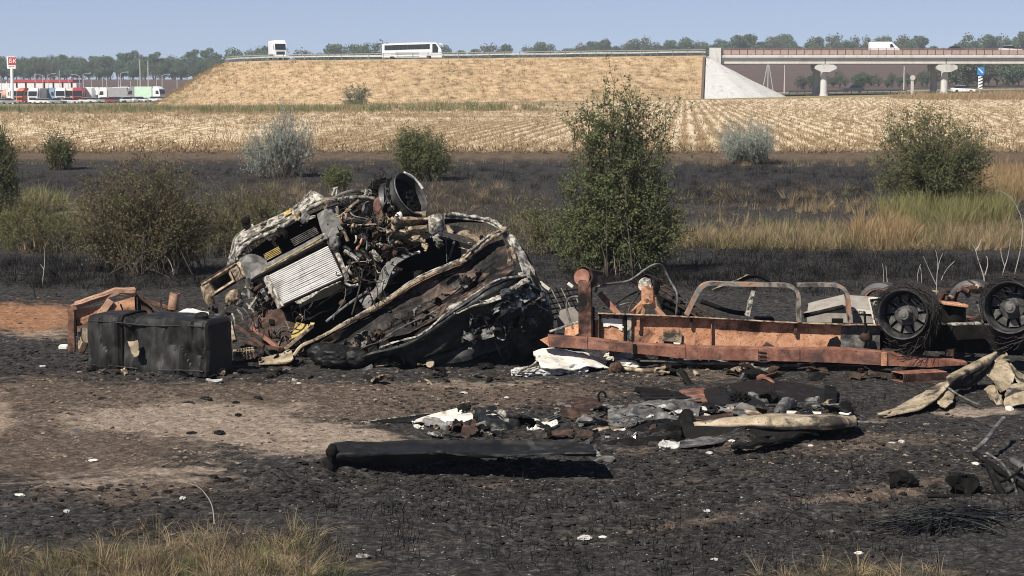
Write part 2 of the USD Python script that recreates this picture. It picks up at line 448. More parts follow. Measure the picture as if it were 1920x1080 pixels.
soil = 1.2 * (patch(430, 745, 330, 32, 0.75) + patch(900, 735, 330, 30, 0.75) + patch(250, 800, 330, 40, 0.65) + patch(60, 760, 130, 70, 0.6) + patch(120, 860, 220, 50, .45)
        + patch(1330, 705, 130, 14, 0.5) + patch(200, 840, 400, 70, .25) + patch(1250, 850, 240, 16, .35, -.03) + patch(1000, 905, 260, 10, .4, -.05) + patch(1400, 890, 300, 9, .4, -.1) + patch(1250, 985, 380, 8, .45, -.12) + patch(900, 1015, 260, 8, .4, -.1) + patch(250, 925, 280, 30, 0.5, -0.06) + patch(720, 770, 130, 25, .5) + patch(1660, 830, 230, 24, 0.5, -.06) + patch(1700, 905, 200, 12, 0.5, -0.12)
        + patch(1480, 935, 260, 8, 0.5, -.1) + patch(1150, 960, 60, 9, 0.7, -.2) + patch(80, 600, 110, 30, 0.8) + patch(1060, 480, 60, 8, .4))
dust = 1.45 * (patch(330, 780, 270, 26, 0.62, -0.05) + patch(520, 822, 230, 30, 0.85, 0.06) + patch(230, 900, 330, 26, .4, -.05) + patch(900, 715, 180, 12, 0.35) + patch(1830, 775, 90, 10, 0.7) + patch(0, 770, 30, 45, .45)
        + patch(60, 622, 90, 12, .5) + patch(640, 835, 60, 14, 0.6) + patch(1640, 790, 60, 9, .35))
orange = patch(40, 600, 130, 24, 0.95) + patch(0, 770, 45, 60, 0.3) + patch(60, 580, 90, 12, .4)
straw = sstep(77.5, 80.0, _Y + 2.5 * (_f2(_X, _Y, .12, 21) - 0.5)) * (1 - sstep(338, 352, _Y - 0.30 * np.clip(_X, -60, 0)))
straw = straw * (1 - 0.9 * sstep(1.0, 4.0, (_X - 86) + 0.0 * _Y) * sstep(250, 300, _Y))
brown_edge = sstep(70, 77, _Y) * (1 - sstep(79, 83, _Y))
plough = sstep(505, 530, _Y)
verge = sstep(336, 352, _Y - 0.30 * np.clip(_X, -60, 0)) * (1 - sstep(470, 505, _Y))
dryg = ((patch(1580, 445, 340, 24, 0.8) + patch(1880, 330, 120, 40, 0.9) + patch(170, 420, 330, 60, 0.75) + patch(880, 385, 260, 40, .1)) * (_Y < 66) * (_Y > 36)
        + patch(330, 1060, 420, 60, 0.6) + patch(1600, 1075, 220, 30, 0.6))
far_burn = (_Y > 900) * 0.0
_v = np.stack([_X, _Y, _Z], -1).reshape(-1, 3)
_nx, _ny = len(_xs), len(_ys)
_i, _j = np.meshgrid(np.arange(_ny - 1), np.arange(_nx - 1), indexing='ij')
_a = _i * _nx + _j
_q = np.stack([_a, _a + 1, _a + _nx + 1, _a + _nx], -1).reshape(-1, 4)
ground = UsdGeom.Mesh.Define(stage, '/World/ground')
ground.CreatePointsAttr(Vt.Vec3fArray.FromNumpy(_v.astype(np.float32)))
ground.CreateFaceVertexCountsAttr(Vt.IntArray.FromNumpy(np.full(len(_q), 4, np.int32)))
ground.CreateFaceVertexIndicesAttr(Vt.IntArray.FromNumpy(_q.astype(np.int32).ravel()))
ground.CreateSubdivisionSchemeAttr('none')
_du, _dv = np.gradient(_Z, axis=1) / np.gradient(_X, axis=1), np.gradient(_Z, axis=0) / np.gradient(_Y, axis=0)
_nn = unit_rows(np.stack([-_du, -_dv, np.ones_like(_Z)], -1)).reshape(-1, 3)
ground.CreateNormalsAttr(Vt.Vec3fArray.FromNumpy(_nn.astype(np.float32))); ground.SetNormalsInterpolation('vertex')
_pv = UsdGeom.PrimvarsAPI(ground)
for nm, arr in (('zone_a', (soil, dust, orange)), ('zone_b', (straw, plough, verge)), ('zone_c', (dryg, brown_edge, far_burn))):
    a = np.clip(np.stack([np.asarray(k, float) + 0 * _X for k in arr], -1), 0, 1).reshape(-1, 3)
    _pv.CreatePrimvar(nm, Sdf.ValueTypeNames.Color3fArray, 'vertex').Set(Vt.Vec3fArray.FromNumpy(a.astype(np.float32)))
say(ground.GetPrim(), 'burnt field with bare soil, stubble and ploughed land beyond', None, None, 'structure')

N, L = {}, []
def nd(k, t, **kw): N[k] = (t, kw); return k
nd('g', 'geometry')
def nz(k, scale, detail=6.0, rough=0.6, dist=0.0, src='g.position'):
    nd(k, 'noise_texture', scale=scale, detail=detail, roughness=rough, distortion=dist); L.append((src, f'{k}.vector')); return f'{k}.fac'
def ramp(k, src, stops): nd(k, 'rgb_ramp', ramp=stops); L.append((src, f'{k}.fac')); return f'{k}.color'
def over(k, base, col, fac):
    nd(k, 'mix_color'); L.extend([(fac, f'{k}.fac'), (base, f'{k}.a'), (col, f'{k}.b')]); return f'{k}.result'
def fac_of(k, zone, chan, nsrc, gain=1.1, soft=0.22):
    """zone weight broken up by noise"""
    nd(k + '_m', 'math', math_type='multiply_add', value2=gain, value3=-0.5 * gain); L.append((nsrc, k + '_m.value1'))
    nd(k + '_a', 'math', math_type='add'); L.extend([(k + '_m.value', k + '_a.value1'), (f'{zone}_s.{chan}', k + '_a.value2')])
    nd(k + '_r', 'map_range', range_type='smoothstep', from_min=0.5 - soft, from_max=0.5 + soft, to_min=0.0, to_max=1.0, clamp=True); L.append((k + '_a.value', k + '_r.value'))
    return k + '_r.result'
for z in 'abc':
    nd(z, 'attribute', attribute=f'zone_{z}'); nd(f'{z}_s', 'separate_color'); L.append((f'{z}.color', f'{z}_s.color'))
nd('flat', 'mapping', scale=(0.42, 1.0, 1.0)); L.append(('g.position', 'flat.vector'))
n_fine = nz('n_fine', 32.0, 5, 0.75, src='flat.vector'); n_mid = nz('n_mid', 5.0, 6, 0.7, src='flat.vector'); n_big = nz('n_big', 0.9, 6, 0.6, 0.4); n_speck = nz('n_speck', 22.0, 3, 0.6)
n_far = nz('n_far', 0.35, 8, 0.7); n_field = nz('n_field', 2.2, 6, 0.75); n_clod = nz('n_clod', 11.0, 4, 0.8, 0.3); n_flk = nz('n_flk', 55.0, 2, 0.5, src='flat.vector')
nd('mixn', 'math', math_type='multiply_add', value2=0.55); L.append((n_fine, 'mixn.value1')); nd('mixm', 'math', math_type='multiply', value2=0.45); L.extend([(n_clod, 'mixm.value1'), ('mixm.value', 'mixn.value3')]); n_fine = 'mixn.value'
ash = ramp('ash', n_fine, [(0.35, (0.007, 0.0066, 0.0064)), (0.46, (0.022, 0.0205, 0.0195)), (0.54, (0.055, 0.050, 0.046)), (0.61, (0.115, 0.105, 0.096)), (0.70, (0.2, 0.187, 0.172))])
ash2 = ramp('ash2', n_fine, [(0.36, (0.009, 0.0085, 0.0085)), (0.48, (0.030, 0.0285, 0.029)), (0.57, (0.075, 0.072, 0.071)), (0.68, (0.17, 0.163, 0.158))])
nd('f_big', 'map_range', from_min=0.42, from_max=0.60, to_min=0.0, to_max=1.0, clamp=True); L.append((n_big, 'f_big.value'))
c = over('c0', ash, ash2, 'f_big.result')
soilc = ramp('soilc', n_fine, [(0.38, (0.03, 0.023, 0.019)), (0.5, (0.10, 0.077, 0.06)), (0.62, (0.22, 0.175, 0.14))])
c = over('c1', c, soilc, fac_of('f_soil', 'a', 'r', n_mid, 1.5, 0.2))
dustc = ramp('dustc', n_fine, [(0.37, (0.09, 0.068, 0.054)), (0.5, (0.27, 0.215, 0.17)), (0.62, (0.42, 0.35, 0.285))])
c = over('c2', c, dustc, fac_of('f_dust', 'a', 'g', n_mid, 1.5, 0.22))
orangec = ramp('orangec', n_fine, [(0.37, (0.10, 0.05, 0.03)), (0.5, (0.30, 0.155, 0.085)), (0.62, (0.42, 0.26, 0.16))])
c = over('c3', c, orangec, fac_of('f_or', 'a', 'b', n_mid, 1.6, 0.3))
dryc = ramp('dryc', n_mid, [(0.35, (0.05, 0.038, 0.02)), (0.5, (0.13, 0.105, 0.06)), (0.65, (0.24, 0.195, 0.11))])
c = over('c4', c, dryc, fac_of('f_dry', 'c', 'r', n_mid, 1.0, 0.25))
# stubble: rows that run towards the bridge
nd('rowm', 'mapping', rotation=(0, 0, 0.0898)); L.append(('g.position', 'rowm.vector'))
nd('row', 'wave_texture', wave_type='bands', bands_direction='x', profile='sine', scale=0.36, distortion=3.0, detail=3.0, detail_scale=0.8, detail_roughness=0.7); L.append(('rowm.vector', 'row.vector'))
nd('rn', 'math', math_type='multiply_add', value2=0.52); L.append(('row.fac', 'rn.value1'))
nd('rn2', 'math', math_type='multiply', value2=0.58); L.append((n_field, 'rn2.value1')); L.append(('rn2.value', 'rn.value3'))
strawc = ramp('strawc', 'rn.value', [(0.22, (0.21, 0.145, 0.085)), (0.38, (0.44, 0.33, 0.205)), (0.56, (0.62, 0.495, 0.33)), (0.8, (0.70, 0.585, 0.42))])
c = over('c5', c, strawc, fac_of('f_st', 'b', 'r', n_field, 0.6, 0.2))
browne = ramp('browne', n_mid, [(0.3, (0.05, 0.036, 0.026)), (0.6, (0.15, 0.11, 0.08)), (0.75, (0.36, 0.27, 0.17))])
c = over('c6', c, browne, fac_of('f_be', 'c', 'g', n_field, 1.0, 0.3))
vergec = ramp('vergec', n_far, [(0.3, (0.12, 0.115, 0.055)), (0.5, (0.25, 0.215, 0.11)), (0.7, (0.4, 0.32, 0.18))])
c = over('c7', c, vergec, fac_of('f_ve', 'b', 'b', n_far, 0.5, 0.2))
ploughc = ramp('ploughc', n_far, [(0.3, (0.075, 0.050, 0.043)), (0.7, (0.115, 0.078, 0.066))])
c = over('c8', c, ploughc, fac_of('f_pl', 'b', 'g', n_far, 0.3, 0.2))
nd('p', 'principled_bsdf', roughness=0.93, specular_ior_level=0.12)
L.append((c, 'p.base_color'))
nd('hsum', 'math', math_type='multiply_add', value2=0.6); L.extend([(n_mid, 'hsum.value1'), (n_fine, 'hsum.value3')])
nd('bp', 'bump', strength=1.0, distance=0.05); L.extend([('hsum.value', 'bp.height'), ('bp.normal', 'p.normal')])
_looks['ground_look'] = usdkit.material(stage, '/World/Looks/ground_look', N, L, surface='p.BSDF')
UsdShade.MaterialBindingAPI.Apply(ground.GetPrim()).Bind(_looks['ground_look'])
# ---------------------------------------------------------------- motorway embankment, bridge and guard rails
worn('dry_slope', [(0.30, (0.23, 0.155, 0.085)), (0.45, (0.40, 0.285, 0.165)), (0.58, (0.53, 0.385, 0.235)), (0.72, (0.62, 0.475, 0.315))], scale=1.7, detail=9, stretch=(0.35, 1.0, 1.0), bump=0.9, dist=0.3,
     stain=(0.27, 0.21, 0.10), stain_scale=0.09, stain_at=(0.52, 0.72), spec=0.1, rough=(0.9, 1.0), distortion=0.8)
worn('concrete', [(0.3, (0.40, 0.385, 0.36)), (0.7, (0.52, 0.50, 0.475))], scale=0.7, stretch=(1, 1, 0.4), bump=0.1, stain=(0.3, 0.285, 0.26), stain_scale=0.35, stain_at=(0.58, 0.75))
worn('concrete_white', [(0.3, (0.47, 0.465, 0.455)), (0.7, (0.56, 0.555, 0.54))], scale=0.5, bump=0.05, stain=(0.33, 0.32, 0.30), stain_scale=0.5, stain_at=(0.52, 0.72), stretch=(1.6, 1.6, 0.35))
worn('concrete_grey', [(0.3, (0.24, 0.235, 0.22)), (0.7, (0.33, 0.32, 0.30))], scale=0.8, stretch=(0.3, 1, 2), bump=0.05)
paint('asphalt_far', (0.06, 0.06, 0.062), 0.9)
paint('galvanised', (0.50, 0.51, 0.50), 0.5, 0.3)
paint('galvanised_dark', (0.2, 0.2, 0.2), 0.6, 0.2)
paint('barrier_red', (0.24, 0.14, 0.12), 0.6)
paint('barrier_pink', (0.36, 0.25, 0.225), 0.6)
paint('rust_kerb', (0.10, 0.065, 0.05), 0.9)
paint('steel_dark', (0.05, 0.05, 0.052), 0.5)

ROAD_Z = 7.75
X_AB = 39.5                                   # face of the abutment
def road_line():
    xs = np.arange(62, -13, -2.0)
    p = [(x, 384.0 + 0.0 * x) for x in xs if x <= X_AB - 0.5]
    a = np.linspace(0, math.radians(98), 40); R = 44.0
    p += [(-13 - R * math.sin(t), 384.0 + R * (1 - math.cos(t))) for t in a]
    x0, y0 = p[-1]; 
    p += [(x0 + 0.14 * 12 * k + 0.0, y0 + 12 * k) for k in range(1, 12)]
    return np.array(p)
_rl = road_line()
_s = np.concatenate([[0], np.cumsum(np.linalg.norm(np.diff(_rl, axis=0), axis=1))])
_rlz = ROAD_Z + 0.012 * np.clip(_rl[:, 0], -30, 40) - 0.0009 * np.clip(_s - 75, 0, 200) ** 1.55
_t = np.gradient(_rl, axis=0); _t /= np.linalg.norm(_t, axis=1, keepdims=True)
_lf = np.stack([_t[:, 1], -_t[:, 0]], 1)
if _lf[0, 1] > 0: _lf = -_lf                  # points to the near side (towards -y on the straight)
HALF = 6.8
offs = [(-HALF - 26, None), (-HALF - 2, -1.0), (-HALF, -0.1), (HALF - 1.0, 0.0), (HALF, -0.12)] + [(HALF + 1.6 * h, -h) for h in np.linspace(0.6, 13, 26)]
rows = []
for k in range(len(_rl)):
    r = []
    for o, dz in offs:
        x, y = _rl[k] + _lf[k] * o
        z = _rlz[k] + (dz if dz is not None else -13)
        g = float(terr_smooth(x, y)) - 0.6
        z = max(z, g)
        r.append((x, y, z))
    rows.append(r)
G = np.array(rows)
k_fine = 4
G = np.stack([np.stack([np.interp(np.linspace(0, len(G) - 1, len(G) * k_fine), np.arange(len(G)), G[:, j, c]) for c in range(3)], -1) for j in range(G.shape[1])], 1)
bump_ = (fbm(G * 0.5, 4, 3) - 0.5) * 0.9 + (fbm(G * np.array([0.25, .25, 1.0]) * 1.7, 3, 8) - 0.5) * 0.5
w_ = np.zeros(G.shape[1]); w_[5:] = 1; w_[4] = 0.3
G[..., 2] += bump_ * w_[None]
m = MB(); nI, nJ = G.shape[:2]
i, j = np.meshgrid(np.arange(nI - 1), np.arange(nJ - 1), indexing='ij'); a = i * nJ + j
m.add(G.reshape(-1, 3), np.stack([a, a + 1, a + nJ + 1, a + nJ], -1).reshape(-1, 4))
v, f = m.arrays()
tri = v[f]; nz_ = np.cross(tri[:, 1] - tri[:, 0], tri[:, 2] - tri[:, 0])[:, 2].sum()
if nz_ < 0: m = (v, f[:, ::-1])
EMB = part('/World', 'embankment', m, 'dry_slope', True, 'tall motorway embankment covered with dry golden grass', 'structure')
# carriageway on top
m = MB(); w = HALF - 1.2
e0 = np.column_stack([_rl + _lf * w, _rlz + 0.03]); e1 = np.column_stack([_rl - _lf * w, _rlz + 0.03])
V = np.vstack([e0, e1]); n_ = len(e0); q = np.arange(n_ - 1)
m.add(V, np.stack([q, q + 1, q + 1 + n_, q + n_], -1))
part('/World', 'motorway', m, 'asphalt_far', False, 'asphalt carriageway on top of the embankment', 'structure')

# guard rail along the near edge: posts and two beams
gr = thing('guard_rail', 'long grey steel guard rail along the edge of the embankment road', 'guard rail', (*_rl[10], _rlz[10]))
edge = np.column_stack([_rl + _lf * (HALF - 0.7), _rlz + 0.0])
sd = np.concatenate([[0], np.cumsum(np.linalg.norm(np.diff(edge[:, :2], axis=0), axis=1))])
def along(s): return np.array([np.interp(s, sd, edge[:, c]) for c in range(3)])
s_end = 175.0
for hz, th in ((0.72, 0.30), (1.12, 0.14)):
    m = MB(); P = np.array([along(s) for s in np.arange(0, s_end, 2.0)]) + (0, 0, hz)
    prof = [(-0.04, -th / 2), (0.05, -th / 2), (0.0, -th / 4), (0.06, 0), (0.0, th / 4), (0.05, th / 2), (-0.04, th / 2)]
    tt = np.gradient(P, axis=0); nn = unit_rows(np.stack([tt[:, 1], -tt[:, 0], 0 * tt[:, 0]], -1)); nn *= np.sign(-(nn[0, 1]) or 1)
    ring = np.array([[P[k] + nn[k] * a_ + np.array([0, 0, b_]) for a_, b_ in prof] for k in range(len(P))])
    m._rings(ring)
    part(gr, 'rail', m, 'galvanised')
for s in np.arange(0.5, s_end, 3.0):
    p = along(s); m = MB(); m.box(p + (-0.07, -0.05, -0.3), p + (0.07, 0.09, 1.2), 0.01); part(gr, 'post', m, 'galvanised_dark')

# bridge
DZ = 8.25                                     # top of the deck slab
br = thing('road_bridge', 'concrete motorway bridge with white abutment, two piers and red railing', 'bridge', (X_AB, 384, 0))
Y0, Y1 = 377.2, 391.0
m = MB(); m.box((X_AB + 0.2, Y0 - 0.5, DZ - 0.55), (150, Y1, DZ), 0.05); part(br, 'deck', m, 'concrete_white')
joints = [X_AB + 0.4, 61.4, 85.1, 108.9, 134]
for a_, b_ in zip(joints[:-1], joints[1:]):
    for yy in np.linspace(Y0 + 0.25, Y1 - 0.8, 6):
        m = MB(); m.box((a_ + 0.08, yy - 0.22, DZ - 1.72), (b_ - 0.08, yy + 0.22, DZ - 0.56), 0.03)
        m.box((a_ + 0.08, yy - 0.36, DZ - 1.74), (b_ - 0.08, yy + 0.36, DZ - 1.5), 0.04)
        part(br, 'girder', m, 'concrete')
for px_ in (61.4, 85.1, 108.9):
    cap = MB()
    cap.hull([(px_ + sx * 0.75, yy, zz) for sx in (-1, 1) for yy, zz in ((Y0 - 0.6, DZ - 1.8), (Y0 - 0.6, DZ - 2.5), (Y0 + 2.2, DZ - 3.2), (Y1 - 2.5, DZ - 3.2), (Y1, DZ - 2.5), (Y1, DZ - 1.8))])
    cap.hull([(px_ + sx * w2, yy, zz) for sx in (-1, 1) for yy in (Y0 - 0.61, Y0 - 0.4) for w2, zz in ((1.5, DZ - 1.85), (2.1, DZ - 2.2), (2.15, DZ - 2.65), (1.0, DZ - 3.1), (0.8, DZ - 3.3))])
    part(br, 'pier_cap', cap, 'concrete_white')
    for yy in (Y0 + 1.2, Y1 - 3.0):
        g = float(terr_smooth(px_, yy)) - 0.6
        c_ = MB(); c_.lathe([(0.0, g), (0.85, g), (0.85, g + 0.9), (0.72, g + 1.1), (0.66, DZ - 2.6), (0, DZ - 2.6)], (px_, yy, 0), (0, 0, 1), 20); part(br, 'column', c_, 'concrete_white', 40)
# abutment block and slope cone
ab = MB(); ab.box((X_AB - 1.5, Y0 - 1.0, 4.2), (X_AB + 0.9, Y1, 6.7), 0.04); part(br, 'abutment_wall', ab, 'concrete')
wg = MB(); wg.hull([(X_AB - 0.9, y_, z_) for y_, z_ in ((Y0 - 0.9, 9.65), (Y0 - 0.2, 9.65), (Y0 - 0.9, 6.3), (Y0 - .2, 6.3))] + [(X_AB + 1.35, y_, z_) for y_, z_ in ((Y0 - 0.9, 9.65), (Y0 - 0.2, 9.65), (Y0 - 0.9, 6.2), (Y0 - .2, 6.2))])
part(br, 'wing_wall', wg, 'concrete_white')
cone = MB(); apex_l, apex_r = np.array([X_AB - 1.6, Y0 - 1.1, 7.6]), np.array([X_AB + 1.6, Y0 - 1.0, 6.2])
gz = -1.0
base = [(X_AB - 3.4, 360.5, gz), (X_AB + 5, 362.5, gz), (X_AB + 10.5, 366, gz), (X_AB + 15.2, 372.0, gz), (X_AB + 17.0, 379.5, gz), (X_AB + 17.0, 389, gz)]
top = [apex_l, (X_AB - 0.2, Y0 - 1.15, 7.2), (X_AB + 0.9, Y0 - 1.1, 6.7), apex_r, (X_AB + 1.9, Y0 + 1, 5.9), (X_AB + 2, 389, 5.9)]
cone.sheet([top, base], 24, 36, 0.25, lin=True, crumple=0.1, cs=0.3); part(br, 'slope_cone', cone, 'concrete_white', 30, 'smooth pale concrete slope cone beside the abutment')
# slab joints on the cone: a stone kerb edges its left side
ke = MB(); ke.beam((X_AB - 1.9, Y0 - 1.3, 7.7), (X_AB - 3.8, 360.2, -0.9), 0.6, 0.5, (1, 0, 0.5)); part(br, 'slope_kerb', ke, 'rust_kerb', label='dark brown kerb down the left edge of the cone')
# railing: posts, mesh panels and handrail
for x in np.arange(X_AB + 1.8, 140, 1.6):
    m = MB(); m.box((x - 0.05, Y0 - 0.25, DZ), (x + 0.05, Y0 - 0.15, DZ + 1.32), 0.01); part(br, 'railing_post', m, 'steel_dark')
for x in np.arange(X_AB + 1.8, 140, 1.6):
    m = MB(); m.box((x + 0.07, Y0 - 0.20, DZ + 0.08), (x + 1.53, Y0 - 0.17, DZ + 0.98), 0); part(br, 'railing_panel', m, 'barrier_pink')
for hz in (1.05, 1.3):
    m = MB(); m.box((X_AB + 1.4, Y0 - 0.27, DZ + hz), (140, Y0 - 0.14, DZ + hz + 0.07), 0.01); part(br, 'handrail', m, 'barrier_red')
# ---------------------------------------------------------------- plants
def leafy(name, cols, trans=0.3, rough=0.75, hue=0.0):
    """leaf material: every leaf takes its own tone"""
    st = [(k / max(1, len(cols) - 1), c) for k, c in enumerate(cols)]
    N = {'g': ('geometry', {}), 'r': ('rgb_ramp', {'ramp': st}), 'p': ('principled_bsdf', {'roughness': rough, 'specular_ior_level': 0.2}), 't': ('translucent_bsdf', {}), 'm': ('mix_closure', {'fac': trans})}
    L = [('g.random_per_island', 'r.fac'), ('r.color', 'p.base_color'), ('r.color', 't.color'), ('p.BSDF', 'm.closure1'), ('t.BSDF', 'm.closure2')]
    _looks[name] = usdkit.material(stage, f'/World/Looks/{name}', N, L, surface='m.closure'); return name

leafy('leaf_dark', [(0.120, 0.147, 0.064), (0.248, 0.287, 0.118), (0.445, 0.443, 0.179), (0.777, 0.667, 0.297)])
leafy('leaf_olive', [(0.169, 0.168, 0.075), (0.317, 0.316, 0.125), (0.549, 0.484, 0.205), (0.760, 0.596, 0.298)])
leafy('leaf_yellow', [(0.165, 0.165, 0.060), (0.300, 0.285, 0.105), (0.450, 0.405, 0.150)])
leafy('leaf_brown', [(0.143, 0.114, 0.065), (0.263, 0.207, 0.111), (0.433, 0.338, 0.176), (0.762, 0.587, 0.314)])
leafy('leaf_silver', [(0.386, 0.421, 0.363), (0.579, 0.616, 0.532), (0.796, 0.833, 0.724), (0.850, 0.850, 0.850)])
leafy('leaf_far', [(0.109, 0.162, 0.098), (0.193, 0.263, 0.149), (0.309, 0.386, 0.230), (0.463, 0.522, 0.355)])
leafy('leaf_far_grey', [(0.128, 0.148, 0.097), (0.218, 0.230, 0.153), (0.332, 0.332, 0.230)])
leafy('grass_dry', [(0.319, 0.242, 0.142), (0.520, 0.419, 0.259), (0.759, 0.630, 0.425), (0.850, 0.850, 0.684)], 0.3)
leafy('grass_gold', [(0.341, 0.242, 0.130), (0.512, 0.391, 0.220), (0.671, 0.552, 0.349)], 0.3)
leafy('grass_green', [(0.234, 0.221, 0.098), (0.399, 0.340, 0.165), (0.610, 0.459, 0.264), (0.809, 0.578, 0.373)], 0.35)
leafy('grass_weed', [(0.119, 0.143, 0.053), (0.237, 0.249, 0.095), (0.404, 0.356, 0.143), (0.617, 0.499, 0.237)], 0.3)
leafy('grass_grey', [(0.0824, 0.0688, 0.0519), (0.1649, 0.1343, 0.1020), (0.2797, 0.2312, 0.1726), (0.4123, 0.3459, 0.2558)], 0.2)
leafy('grass_slope', [(0.3363, 0.2000, 0.0981), (0.5130, 0.3299, 0.1767), (0.6745, 0.4589, 0.2659), (0.7676, 0.5962, 0.3940)], 0.25)
leafy('stub_black', [(0.008, 0.008, 0.008), (0.018, 0.017, 0.017), (0.039, 0.036, 0.035)], 0.0)
leafy('straw_bits', [(0.296, 0.219, 0.129), (0.539, 0.421, 0.268), (0.705, 0.674, 0.469)], 0.2)
worn('bark', [(0.3, (0.035, 0.028, 0.022)), (0.7, (0.10, 0.082, 0.065))], scale=14, bump=0.4)
worn('bark_burnt', [(0.3, (0.008, 0.007, 0.007)), (0.7, (0.03, 0.026, 0.024))], scale=14, bump=0.4)
worn('stem_white', [(0.3, (0.22, 0.19, 0.165)), (0.7, (0.46, 0.42, 0.38))], scale=9, bump=0.2, stain=(0.05, 0.04, 0.035), stain_scale=6, stain_at=(0.56, 0.66))

def leaves(c, size, rnd, aspect=0.5, up=0.0):
    """one pointed leaf (two triangles) at each point"""
    n = len(c); s = size * rnd.uniform(0.6, 1.4, n)[:, None]
    d = unit_rows(rnd.normal(size=(n, 3)) + np.array([0, 0, up])); w = unit_rows(np.cross(d, rnd.normal(size=(n, 3))))
    nrm = np.cross(d, w) * 0.12
    V = np.stack([c - d * s * 0.5, c + w * s * aspect * 0.5 + nrm * s, c + d * s * 0.5, c - w * s * aspect * 0.5 + nrm * s], 1).reshape(-1, 3)
    k = np.arange(n) * 4
    return V, np.vstack([np.stack([k, k + 1, k + 2], -1), np.stack([k, k + 2, k + 3], -1)])

def multi_tube(P, R, sides=3):
    """many tubes at once: P (k, n, 3) paths, R (k, n) radii"""
    k, n = P.shape[:2]
    t = np.gradient(P, axis=1); t = unit_rows(t)
    a = unit_rows(np.cross(t, np.where(np.abs(t[..., 2:]) < 0.9, np.array([0, 0, 1.0]), np.array([1.0, 0, 0])))); b = np.cross(t, a)
    g = np.arange(sides) * 2 * np.pi / sides
    v = P[:, :, None] + R[:, :, None, None] * (np.cos(g)[:, None] * a[:, :, None] + np.sin(g)[:, None] * b[:, :, None])
    i, j, l = np.meshgrid(np.arange(k), np.arange(n - 1), np.arange(sides), indexing='ij')
    base = i * n * sides
    q = np.stack([base + j * sides + l, base + j * sides + (l + 1) % sides, base + (j + 1) * sides + (l + 1) % sides, base + (j + 1) * sides + l], -1).reshape(-1, 4)
    return v.reshape(-1, 3), np.vstack([q[:, [0, 1, 2]], q[:, [0, 2, 3]]])

def shoots(rnd, base, blobs, n, spread=0.12, lean=0.55, seg=7, shell=0.45, wig=0.05):
    """curved shoots from the base into ellipsoids: blobs of (centre, radii, weight)"""
    w = np.array([b[2] for b in blobs], float); w /= w.sum()
    k = rnd.choice(len(blobs), n, p=w)
    C = np.array([b[0] for b in blobs])[k]; Rr = np.array([b[1] for b in blobs])[k]
    d = unit_rows(rnd.normal(size=(n, 3))); r = (shell + (1 - shell) * rnd.random(n)) ** 0.6
    r *= np.where(rnd.random(n) < 0.12, rnd.uniform(1.0, 1.25, n), 1.0)
    T = C + d * Rr * r[:, None]
    B = base + rnd.normal(size=(n, 3)) * np.array([spread, spread, 0.0])
    M = B + (T - B) * np.array([lean, lean, 0.62]) + rnd.normal(size=(n, 3)) * 0.04
    M = B * 0.3 + M * 0.7; M[:, 2] += 0.12 * (T - B)[:, 2]
    s = np.linspace(0, 1, seg)[None, :, None]
    P = (1 - s) ** 2 * B[:, None] + 2 * s * (1 - s) * M[:, None] + s ** 2 * T[:, None]
    P += rnd.normal(size=P.shape) * wig * s * (1.0)
    return P

def bush(name, label, base, blobs, leaf, stem, n=220, twigs=5, leaf_n=26, size=0.035, twig_len=0.35, stem_r=0.012, seed=0, group=None, aspect=0.5, spread=0.15, upw=0.6, cat='bush', start=0.45, wig=0.04, extra=None, crown='foliage'):
    rnd = np.random.default_rng(seed)
    t = thing(name, label, cat, base, group)
    P = shoots(rnd, np.asarray(base, float), blobs, n, spread, wig=wig)
    R = stem_r * np.linspace(1, 0.25, P.shape[1])[None] * rnd.uniform(0.5, 1.3, n)[:, None]
    # side twigs on the outer part of every shoot
    m = n * twigs
    k = np.repeat(np.arange(n), twigs); u = rnd.uniform(start, 1.0, m) * (P.shape[1] - 1)
    i0 = np.minimum(u.astype(int), P.shape[1] - 2); fr = (u - i0)[:, None]
    A = P[k, i0] * (1 - fr) + P[k, i0 + 1] * fr
    dirn = unit_rows(P[k, i0 + 1] - P[k, i0])
    d2 = unit_rows(dirn * 0.8 + rnd.normal(size=(m, 3)) * 0.75 + np.array([0, 0, 0.35 * upw]))
    ln = twig_len * rnd.uniform(0.4, 1.2, m)[:, None]
    s = np.linspace(0, 1, 4)[None, :, None]
    Q = A[:, None] + d2[:, None] * ln[:, None] * s + np.array([0, 0, 1.0]) * (0.25 * upw * ln[:, None] * s ** 2)
    sv, sf = multi_tube(P, R, 4); tv, tf = multi_tube(Q, stem_r * 0.28 * np.linspace(1, 0.4, 4)[None] * np.ones((m, 1)), 3)
    part(t, 'stems', (np.vstack([sv, tv]), np.vstack([sf, tf + len(sv)])), stem, True)
    mats = leaf if isinstance(leaf, (list, tuple)) else [leaf]
    split = rnd.choice(len(mats), m, p=(None if len(mats) == 1 else None))
    for q, mt in enumerate(mats):
        sel = np.nonzero(split == q)[0]
        kk = np.repeat(sel, leaf_n); uu = rnd.random(len(kk)) ** 0.8 * 3
        j0 = np.minimum(uu.astype(int), 2); ff = (uu - j0)[:, None]
        c = Q[kk, j0] * (1 - ff) + Q[kk, j0 + 1] * ff + rnd.normal(size=(len(kk), 3)) * size * 0.7
        ok = c[:, 2] > terr_smooth(c[:, 0], c[:, 1]) + 0.02
        part(t, crown, leaves(c[ok], size, rnd, aspect, upw), mt)
    return t

def pix_blobs(l, Y, depth=0.8):
    """ellipses of the photograph at distance Y as ellipsoids"""
    out = []
    for px, py, rx, ry, *w in l:
        c = at(px, py, Y); s = Y / FPX
        out.append((c, np.array([rx * s * 1.22, min(rx, ry * 1.3) * s * depth * 1.1, ry * s * 1.06]), (w[0] if w else rx * ry)))
    return out

def bush_at(px, py, l, *a, depth=0.8, **k):
    b = ground_at(px, py)
    return b, pix_blobs(l, b[1], depth)

